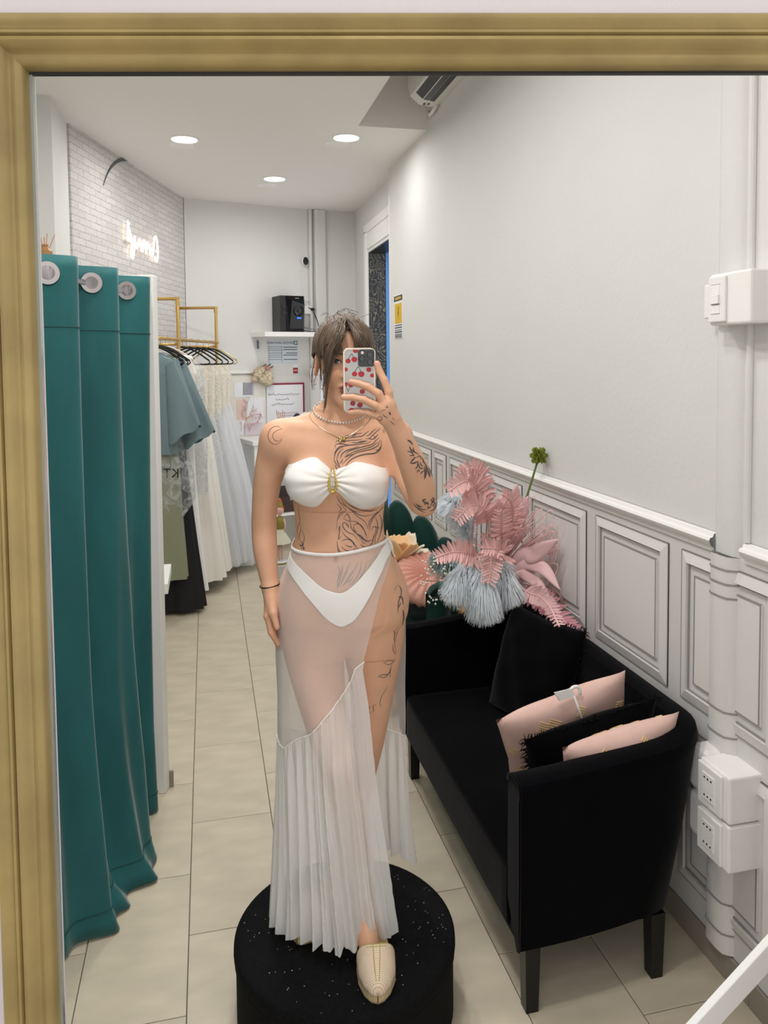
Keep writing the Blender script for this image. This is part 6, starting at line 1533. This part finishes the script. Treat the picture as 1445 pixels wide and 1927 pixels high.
def weave_mat():
    m = bpy.data.materials.new('woven_raffia'); m.use_nodes = True; nt = m.node_tree; b = nt.nodes['Principled BSDF']
    tc = nt.nodes.new('ShaderNodeTexCoord'); w1 = nt.nodes.new('ShaderNodeTexWave'); w2 = nt.nodes.new('ShaderNodeTexWave')
    w1.inputs['Scale'].default_value = 95; w2.inputs['Scale'].default_value = 80; w1.bands_direction = 'X'; w2.bands_direction = 'Y'
    for w in (w1, w2): nt.links.new(tc.outputs['Object'], w.inputs['Vector'])
    mu = nt.nodes.new('ShaderNodeMath'); mu.operation = 'MULTIPLY'; nt.links.new(w1.outputs['Fac'], mu.inputs[0]); nt.links.new(w2.outputs['Fac'], mu.inputs[1])
    rp = nt.nodes.new('ShaderNodeValToRGB'); rp.color_ramp.elements[0].color = (*lin((204,176,148)), 1); rp.color_ramp.elements[1].color = (*lin((244,228,206)), 1); rp.color_ramp.elements[1].position = 0.4
    nt.links.new(mu.outputs[0], rp.inputs[0]); nt.links.new(rp.outputs[0], b.inputs['Base Color'])
    bp = nt.nodes.new('ShaderNodeBump'); bp.inputs['Strength'].default_value = 0.5; bp.inputs['Distance'].default_value = 0.002
    nt.links.new(mu.outputs[0], bp.inputs['Height']); nt.links.new(bp.outputs[0], b.inputs['Normal']); b.inputs['Roughness'].default_value = 0.7
    return m
weave = weave_mat()
shoe((0.070, -0.008, 0.0), R(4)); shoe((-0.012, 0.165, 0.0), R(-27))
# ribbons tied round the ankle
M_rib = mat('cream_ribbon', (240,230,206), 0.6)
def leg_at(LG, z):
    zs = [p[2] for p in LG][::-1]; return [float(np.interp(z, zs, [p[k] for p in LG][::-1])) for k in (0, 1, 3)]
rb = MB()
for z0, tl in ((0.228, 0.006), (0.214, -0.003), (0.200, 0.004)):
    rows = []
    for k in range(33):
        a = 2*PI*k/32; row = []
        for dz in (-0.007, 0.0, 0.007):
            z = z0+dz+tl*math.sin(a*1); x, y, r = leg_at(LF, z); row.append((x+(r+0.0025)*math.cos(a), y+(r+0.0025)*math.sin(a), z))
        rows.append(row)
    rb.grid(rows)
for sg in (-1, 1):
    rows = []
    for k in range(25):
        a = -PI/2+sg*(-1.5+3.0*k/24); zc = 0.190-0.075*(k/24); row = []
        for dz in (-0.006, 0.006):
            z = zc+dz; x, y, r = leg_at(LF, z); row.append((x+(r+0.002+0.001*sg)*math.cos(a), y+(r+0.002+0.001*sg)*math.sin(a), z))
        rows.append(row)
    rb.grid(rows)
rb.build('ankle_ribbon', M_rib, person, smooth=True)

# --- jewellery
def neck_pt(th, z, off):
    d = Vector((math.cos(th), math.sin(th), 0)); o = Vector((0.010, 0.030, z))+d*0.4
    h = TRUNK_BVH.ray_cast(o, -d, 0.4); return (h[0]+d*off) if h[0] is not None else Vector((0.010, 0.030, z))+d*0.055
nk = MB()
for k in range(58):
    th = 2*PI*k/58; z = 1.454+0.040*math.sin(th); p = neck_pt(th, z, 0.003); nk.ball(p, 0.0034, 8, 6)
nk.build('pearl_choker', mat('pearl', (226,222,214), 0.18, spec=0.8, metal=0.25), person, smooth=True)
ch = []
for k in range(61):
    s = -1+2*k/60; th = -PI/2+s*1.75; z = 1.372+0.085*abs(s)**1.15
    p = neck_pt(th, z, 0.0015); ch.append(p)
MB().tube(ch, 0.0007, 5).build('chain_necklace', mat('silver_chain', (150,138,118), 0.3, metal=0.9), person)
pd = MB(); rg = random.Random(4); pc = ch[30]
for k in range(14): pd.ball((pc.x+rg.uniform(-0.007, 0.007), pc.y-0.002+rg.uniform(-0.002, 0.001), pc.z+rg.uniform(-0.007, 0.005)), rg.uniform(0.0022, 0.0042), 8, 6)
pd.build('pendant', mat('pendant_gold', (206,190,130), 0.2, metal=0.9), person, smooth=True)
wz = 0.966; cwx, cwy = -0.1945, 0.020
MB().tube([(cwx+0.0275*math.cos(2*PI*k/28), cwy+0.029*math.sin(2*PI*k/28), wz+0.004*math.cos(2*PI*k/28)) for k in range(28)], 0.0017, 6, close=True).build('wrist_band', M_black, person, smooth=True)
er = fp(-0.079, 0.004, -0.040)
MB().tube([(er[0]+0.002*math.cos(a), er[1]-0.005+0.006*math.sin(a), er[2]-0.006+0.008*math.cos(a)) for a in (2*PI*k/16 for k in range(16))], 0.0016, 6, close=True).ball((er[0], er[1]-0.006, er[2]-0.02), 0.003, 8, 6).build('earring', M_chrome, person, smooth=True)

# --- eyes and brows
def face_hit(fx, fz, off=0.0):
    o = Vector(fp(fx, -0.3, fz)); d = (Vector(fp(fx, 0.0, fz))-o).normalized()
    h = BODY_BVH.ray_cast(o, d, 0.5)
    # skip the raised hand
    while h[0] is not None and h[0].y < -0.13:
        h = BODY_BVH.ray_cast(h[0]+d*0.001, d, 0.5)
    return (h[0]-d*off) if h[0] is not None else Vector(fp(fx, -0.08, fz))
M_scl = mat('eye_white', (226,220,214), 0.25); M_iris = mat('iris_brown', (46,34,28), 0.15); M_lash = mat('eyeliner', (18,14,14), 0.5); M_hair = mat('ash_brown_hair', (100,84,69), 0.42, var=0.35, vscale=60, stretch=(1, 1, 0.12), spec=0.5)
for s in (-1, 1):
    up_ = lambda q: 0.0062*math.sin(PI*q)**0.8+0.0035*(q if s > 0 else 1-q)-0.0015
    lo_ = lambda q: -0.0050*math.sin(PI*q)**0.9+0.0035*(q if s > 0 else 1-q)-0.0015
    X = lambda q: s*0.0315+(q-0.5)*0.030
    rows = []
    for k in range(13):
        q = k/12; rows.append([tuple(face_hit(X(q), lo_(q)+(up_(q)-lo_(q))*v/6, 0.0008)) for v in range(7)])
    MB().grid(rows).build('eye', M_scl, person, smooth=True)
    ir = []
    for k in range(16):
        a = 2*PI*k/16; z = 0.0052*math.sin(a)+0.0012
        z = max(lo_(0.5)+0.0002, min(up_(0.5)-0.0004, z)); ir.append(face_hit(s*0.0315+0.0055*math.cos(a)+0.001, z, 0.0015))
    cpt = face_hit(s*0.0315+0.001, 0.001, 0.0018)
    MB().add([cpt]+ir, [(0, k+1, (k+1) % 16+1) for k in range(16)]).build('iris', M_iris, person)
    wing = [(X(-0.28 if s < 0 else 1.28), 0.0075)]
    seq = [X(q/12) for q in range(13)]
    pts = [(X(q/12), up_(q/12)) for q in range(13)]
    pts = (wing+pts) if s < 0 else (pts+wing)
    MB().tube([face_hit(x, z, 0.0012) for x, z in pts], [0.0009]+[0.0013]*(len(pts)-2)+[0.0008], 6).build('eyeliner', M_lash, person, smooth=True)
    MB().tube([face_hit(X(q/10), lo_(q/10), 0.0008) for q in range(11)], 0.0006, 5).build('lower_lash', M_lash, person)
    MB().tube([face_hit(s*(0.014+0.040*q/10), 0.0185+0.006*math.sin(PI*q/10*0.75)-0.001*q/10, 0.0012) for q in range(11)], [0.0012, 0.002, 0.0024, 0.0024, 0.0023, 0.0022, 0.002, 0.0017, 0.0014, 0.001, 0.0006], 6).build('eyebrow', mat('brow', (92,70,56), 0.7), person, smooth=True)

# --- hair: a drawn-back cap of strands with a loose curtain fringe
hair = empty('hair'); hair.parent = person; hair['label'] = 'ash brown hair tied back with a loose parted fringe'
hc0 = Vector(fp(0, 0.02, 0.03))
def head_hit(dirv, off):
    o = hc0+dirv*0.4; h = BODY_BVH.ray_cast(o, -dirv, 0.4)
    n = 0
    while h[0] is not None and (h[0]-hc0).length > 0.16 and n < 6:
        h = BODY_BVH.ray_cast(h[0]-dirv*0.002, -dirv, 0.5); n += 1
    return h[0]+dirv*off if h[0] is not None else hc0+dirv*0.09
cy_h, sy_h = math.cos(HYAW), math.sin(HYAW)
def fdir(az, el):
    """az 0 = face direction, el elevation"""
    x, y, z = math.sin(az)*math.cos(el), -math.cos(az)*math.cos(el), math.sin(el)
    return Vector((cy_h*x-sy_h*y, sy_h*x+cy_h*y, z))
def hairline(az):
    a = abs(az)
    return float(np.interp(a, [0, 0.5, 0.8, 1.0, 1.2, 1.4, 1.75, 2.2, PI], [0.60, 0.52, 0.36, 0.12, -0.10, -0.05, -0.30, -0.62, -0.70]))
rows = []
for k in range(64):
    az = -PI+2*PI*k/64; h0 = hairline(az); row = []
    for j in range(20):
        t = j/19; el = h0+(PI/2-h0)*t*0.999
        row.append(tuple(head_hit(fdir(az, el), 0.003+0.006*min(1, t*3)-0.002*math.sin(PI/2*t))))
    rows.append(row)
MB().grid(rows, closeu=True).build('hair_cap', M_hair, hair, smooth=True)
rg = random.Random(11); sb = MB()
def strand(mb, pts, r):
    c = catmull(pts, 4); n = len(c); mb.tube(c, [r*(1.0 if i < n*0.7 else max(0.25, 1-(i/n-0.7)/0.3*0.8)) for i in range(n)], 4, caps=False)
# combed back from the hairline towards the tie behind the crown
for k in range(520):
    az = rg.uniform(-1.75, 1.75); h0 = hairline(az)+rg.uniform(-0.02, 0.05); pts = []
    el_end = 0.45+rg.uniform(-0.25, 0.25)
    tgt = (PI if az >= 0 else -PI)*rg.uniform(0.86, 1.0)
    for j in range(7):
        t = j/6; d0 = fdir(az, h0); d1 = fdir(tgt, el_end); mid = fdir(az*0.9, 1.05-0.25*abs(az)/1.75)
        d = (d0*(1-t)**2+mid*2*t*(1-t)+d1*t*t).normalized()
        pts.append(head_hit(d, 0.005+0.003*math.sin(PI*min(1, t*1.1))+rg.uniform(-0.001, 0.003)))
    strand(sb, pts, rg.uniform(0.0010, 0.0019))
# messy crown
for k in range(16):
    az = rg.uniform(-2.6, 2.6); el = rg.uniform(1.0, 1.45); d = fdir(az, el); p = head_hit(d, 0.014)
    q = p+d*rg.uniform(0.004, 0.012)+Vector((rg.uniform(-0.02, 0.02), rg.uniform(-0.02, 0.02), 0)); e = q+Vector((rg.uniform(-0.02, 0.02), rg.uniform(0, 0.02), -0.006))
    strand(sb, [p, q, e], 0.0006)
sb.build('combed_strands', M_hair, hair, smooth=True)
fr = MB()
def fringe(n, side, ends, rr=(0.0008, 0.0016)):
    for k in range(n):
        v = rg.random(); (e0, e1) = ends; ex = [e0[i]+(e1[i]-e0[i])*v for i in range(3)]
        st = fp(rg.uniform(-0.012, 0.012)+side*0.010, -0.050+rg.uniform(-0.012, 0.03), 0.112+rg.uniform(-0.006, 0.004))
        m1 = fp(side*(0.014+0.018*v)+rg.uniform(-0.004, 0.004), -0.103+0.012*v, 0.074+rg.uniform(-0.006, 0.006))
        w = fp(*ex); m2 = tuple(0.42*m1[i]+0.58*w[i] for i in range(3)); m2 = (m2[0]+side*0.004, m2[1]-0.008*(1-v*0.5), m2[2]+0.010)
        jt = lambda p, s: tuple(c+rg.uniform(-s, s) for c in p)
        strand(fr, [st, jt(m1, 0.003), jt(m2, 0.003), jt(w, 0.003)], rg.uniform(*rr))
def curtain(n, side, a0, a1, drop0, drop1, rr=(0.0009, 0.0017)):
    for k in range(n):
        v = rg.random(); az = side*(a0+(a1-a0)*v)
        st = fp(rg.uniform(-0.012, 0.012)+side*0.008, -0.045+rg.uniform(-0.012, 0.03), 0.110+rg.uniform(-0.004, 0.004))
        p1 = head_hit(fdir(az*0.75, 0.75), 0.011+rg.uniform(0, 0.004)); p2 = head_hit(fdir(az*0.96, 0.32), 0.010+rg.uniform(0, 0.005))
        p3 = head_hit(fdir(az, -0.05), 0.009+rg.uniform(0, 0.004)); dr = drop0+(drop1-drop0)*rg.random()
        p4 = p3+Vector((-side*0.004+rg.uniform(-0.003, 0.003), rg.uniform(-0.004, 0.004), -dr))
        strand(fr, [st, p1, p2, p3, p4], rg.uniform(*rr))
def swept(n, side, a0, a1, e0, e1):
    for k in range(n):
        v = rg.random(); az = side*(a0+(a1-a0)*v); el = e0+(e1-e0)*v
        st = fp(rg.uniform(-0.012, 0.012)+side*0.008, -0.045+rg.uniform(-0.012, 0.03), 0.110+rg.uniform(-0.004, 0.004))
        strand(fr, [st, head_hit(fdir(az*0.6, 0.85), 0.012+rg.uniform(0, 0.003)), head_hit(fdir(az*0.85, 0.5), 0.011+rg.uniform(0, 0.004)), head_hit(fdir(az, el+rg.uniform(-0.06, 0.06)), 0.008+rg.uniform(0, 0.004))], rg.uniform(0.0009, 0.0017))
swept(150, -1, 0.38, 0.85, 0.33, 0.0); swept(130, 1, 0.30, 0.85, 0.33, 0.0)
curtain(60, -1, 0.70, 1.0, 0.0, 0.02); curtain(16, -1, 0.85, 1.0, 0.04, 0.11, (0.0006, 0.0011)); curtain(100, 1, 0.75, 1.25, 0.0, 0.03); curtain(30, 1, 0.85, 1.15, 0.05, 0.12, (0.0007, 0.0013))
fringe(110, -1, ((-0.020, -0.108, 0.030), (-0.066, -0.070, -0.030)))
fringe(40, -1, ((-0.052, -0.090, -0.02), (-0.064, -0.062, -0.075)))
fringe(30, -1, ((-0.058, -0.070, -0.09), (-0.062, -0.060, -0.135)), (0.0006, 0.0012))
fringe(120, 1, ((0.010, -0.110, 0.036), (0.070, -0.070, -0.010)))
fringe(60, 1, ((0.048, -0.088, -0.01), (0.074, -0.050, -0.08)))
fringe(14, -1, ((0.0, -0.112, 0.030), (-0.03, -0.105, 0.008)), (0.0005, 0.0009))
# wisps hanging behind the ear
for k in range(5):
    a = fp(-0.074, 0.0+rg.uniform(-0.01, 0.02), 0.02); b = fp(-0.088+rg.uniform(-0.006, 0.004), 0.0+rg.uniform(-0.01, 0.02), -0.03); c = fp(-0.086+rg.uniform(-0.01, 0.01), 0.0, -0.075)
    strand(fr, [a, b, c], 0.0005)
fr.build('fringe', M_hair, hair, smooth=True)

# --- the phone held up in front of the face
ph_o = empty('smartphone', PO+MT*0.0595+MN*(-0.2325)+Vector((0, 0, 1.5305)), -MA)
tag(ph_o, 'phone in mirrored case printed with red cherries, held by the woman', 'phone')
M_case = mat('mirror_case', (172,169,162), 0.2, metal=0.4, spec=0.6); M_casee = mat('clear_bumper', (226,216,196), 0.15, spec=0.7)
def rrect(w, h, r, n=6):
    out = []
    for cx_, cz_, a0 in ((w-r, h-r, 0), (-w+r, h-r, PI/2), (-w+r, -h+r, PI), (w-r, -h+r, 1.5*PI)):
        out += [(cx_+r*math.cos(a0+PI/2*k/n), cz_+r*math.sin(a0+PI/2*k/n)) for k in range(n+1)]
    return out
def plate(mb, w, h, r, y0, y1, cx_=0, cz_=0, bev=0.0):
    o = rrect(w, h, r); i_ = rrect(w-bev, h-bev, max(0.001, r-bev))
    rows = [[(cx_+x, y1, cz_+z) for x, z in o], [(cx_+x, y0+bev, cz_+z) for x, z in o], [(cx_+x, y0, cz_+z) for x, z in i_]]
    s0 = len(mb.v); mb.grid(rows, closev=True); n = len(o)
    mb.f.append(tuple(s0+2*n+k for k in range(n))); mb.f.append(tuple(s0+k for k in reversed(range(n)))); return mb
plate(MB(), 0.0345, 0.0735, 0.010, -0.0040, 0.005).build('back_plate', M_case, ph_o)
cs = MB(); o_ = rrect(0.0385, 0.0775, 0.013); i_ = rrect(0.0345, 0.0735, 0.010)
cs.grid([[(x, 0.0055, z) for x, z in o_], [(x, -0.0045, z) for x, z in o_], [(x, -0.0055, z) for x, z in [(0.985*x, 0.992*z) for x, z in o_]], [(x, -0.0055, z) for x, z in i_], [(x, -0.004, z) for x, z in i_]], closev=True)
smooth_angle(cs.build('case_bumper', M_casee, ph_o), 40)
plate(MB(), 0.0325, 0.0715, 0.009, 0.0048, 0.0056).build('screen', M_black, ph_o)
cmod = plate(MB(), 0.0195, 0.0205, 0.007, -0.0075, -0.0038, 0.0165, 0.0535, 0.001).build('camera_module', mat('camera_glass', (38,36,36), 0.12, spec=0.6), ph_o)
for x, z, r in ((0.0068, 0.052, 0.0075), (0.0255, 0.0615, 0.0075), (0.0255, 0.044, 0.0075)):
    smooth_angle(MB().lathe([(r, -0.0074), (r, -0.0098), (r*0.85, -0.0102), (r*0.8, -0.0096), (0.001, -0.0092)], (x, 0, z), 24, 'y').build('lens', mat('lens_glass', (20,20,24), 0.06, spec=0.8), cmod), 30)
MB().lathe([(0.0034, -0.0074), (0.0034, -0.0079), (0.0005, -0.0079)], (0.0075, 0, 0.066), 16, 'y').build('flash', mat('flash_glass', (232,214,208), 0.3), cmod)
M_cherry = mat('cherry_print', (176,30,38), 0.3); M_stem = mat('stem_print', (60,52,44), 0.4)
for j, (x, z, r, sx, sz) in enumerate([(-0.0265, 0.047, 0.0058, -0.018, 0.064), (-0.0115, 0.0505, 0.0066, -0.018, 0.064), (-0.0115, 0.016, 0.006, -0.002, 0.034), (0.0045, 0.0155, 0.0072, -0.002, 0.034), (0.0225, 0.026, 0.0058, None, 0), (0.0305, 0.012, 0.005, None, 0), (-0.0325, 0.027, 0.005, None, 0), (-0.0325, -0.008, 0.005, -0.026, -0.026), (-0.0205, -0.010, 0.006, -0.028, -0.024), (0.0065, -0.026, 0.006, None, 0), (-0.0165, -0.054, 0.006, None, 0), (0.0005, -0.058, 0.0062, None, 0), (-0.0195, -0.0705, 0.006, None, 0), (-0.0085, 0.0715, 0.006, None, 0)]):
    ring = []
    for k in range(20):
        a = 2*PI*k/20; rr = r*(1.0-0.10*max(0, math.sin(a))**6); px_, pz_ = x+1.06*rr*math.cos(a), z+rr*math.sin(a)
        ring.append((max(-0.0345, min(0.0345, px_)), -0.00435, max(-0.0735, min(0.0735, pz_))))
    MB().add([(max(-0.034, min(0.034, x)), -0.00445, z)]+ring, [(0, k+1, (k+1) % 20+1) for k in range(20)]).build('cherry', M_cherry, ph_o)
    if sx is not None: MB().tube(catmull([(x, -0.0044, z+r*0.8*(1 if sz > z else -1)), ((x*0.7+sx*0.3), -0.0044, (z+sz)/2), (sx, -0.0044, sz)], 5), 0.0006, 5).build('cherry_stem', M_stem, ph_o)

# ------------------------------------------------------------------ pouf
pf = empty('pouf', (PO.x, PO.y, 0))
tag(pf, 'round black felt pouf that the woman stands on', 'pouf')
M_felt = mat('black_felt', (15,15,16), 0.95, spec=0.15, bump=0.5, bscale=220, var=0.35, vscale=90)
smooth_angle(MB().lathe([(0.296, 0.0), (0.300, 0.01), (0.300, 0.165), (0.304, 0.175), (0.300, 0.19)], seg=72).build('side', M_felt, pf), 50)
smooth_angle(MB().lathe([(0.303, 0.178), (0.306, 0.195), (0.305, 0.210), (0.298, 0.2175), (0.28, 0.2195), (0.001, 0.2195)], seg=72).build('top', M_felt, pf), 50)
rg = random.Random(5); lb = MB()
for k in range(150):
    a = rg.uniform(0, 2*PI); r = 0.285*math.sqrt(rg.random()); s = rg.uniform(0.0006, 0.0014); lb.box(r*math.cos(a)-s, r*math.cos(a)+s, r*math.sin(a)-s*0.6, r*math.sin(a)+s*0.6, 0.2196, 0.2205)
tag(lb.build('lint', mat('lint_white', (205,205,205), 0.4), pf), kind='stuff')

# ------------------------------------------------------------------ lamps
def disc_lamp(x, y, watts, seen):
    t = empty('ceiling_downlight', (x, y, CEIL))
    smooth_angle(MB().lathe([(0.098, 0.0), (0.098, -0.004), (0.088, -0.007), (0.085, -0.003), (0.085, 0.0)], seg=32).build('trim_ring', M_trim, t))
    MB().lathe([(0.084, -0.001), (0.084, -0.0045)], seg=32).build('diffuser', mat('lamp_diffuser', (255,252,245), 0.5, emit=((255,252,246), 9.0)), t)
    ld = bpy.data.lights.new('downlight', 'AREA'); ld.shape = 'DISK'; ld.size = 0.16; ld.energy = watts; ld.color = (1.0, 0.98, 0.955); ld.spread = R(175)
    lo = bpy.data.objects.new('downlight', ld); COL.objects.link(lo); lo.parent = t; lo.location = (0, 0, -0.012)
    return t
names = ['lit round downlight nearest the left brick wall', 'lit round downlight beside the air conditioner bay', 'lit round downlight farthest back, before the shelf wall',
    'round downlight over the aisle by the clothes rack', 'round downlight above the woman', 'round downlight over the fitting room', 'round downlight over the near sofa arm', 'round downlight over the curtain side of the mirror',
    'round downlight in front of the mirror wall', 'round downlight behind the viewer on the left', 'round downlight behind the viewer on the right']
for i, (x, y, w) in enumerate(LAMPS):
    t = disc_lamp(x, y, w, i < 3)
    tag(t, names[i], 'ceiling light', 'round ceiling downlights')
ld = bpy.data.lights.new('passage_lamp', 'POINT'); ld.energy = 12; ld.shadow_soft_size = 0.15; ld.color = (0.85, 0.92, 1.0)
lo = bpy.data.objects.new('passage_lamp', ld); COL.objects.link(lo); lo.location = LAMPS_PASSAGE
# pale ghost discs the glass shows next to each downlight: reflections built as flat white discs
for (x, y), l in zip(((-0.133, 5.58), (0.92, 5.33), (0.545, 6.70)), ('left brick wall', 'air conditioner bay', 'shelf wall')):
    o = smooth_angle(MB().lathe([(0.086, 0.0), (0.086, -0.003), (0.080, -0.005), (0.001, -0.005)], seg=32).build('ghost_disc', mat('ghost_white', (250,249,248), 0.5), loc=(x, y, CEIL)))
    tag(o, 'pale ghost reflection disc below the downlight by the '+l, 'ghost reflection', 'downlight ghost reflections')
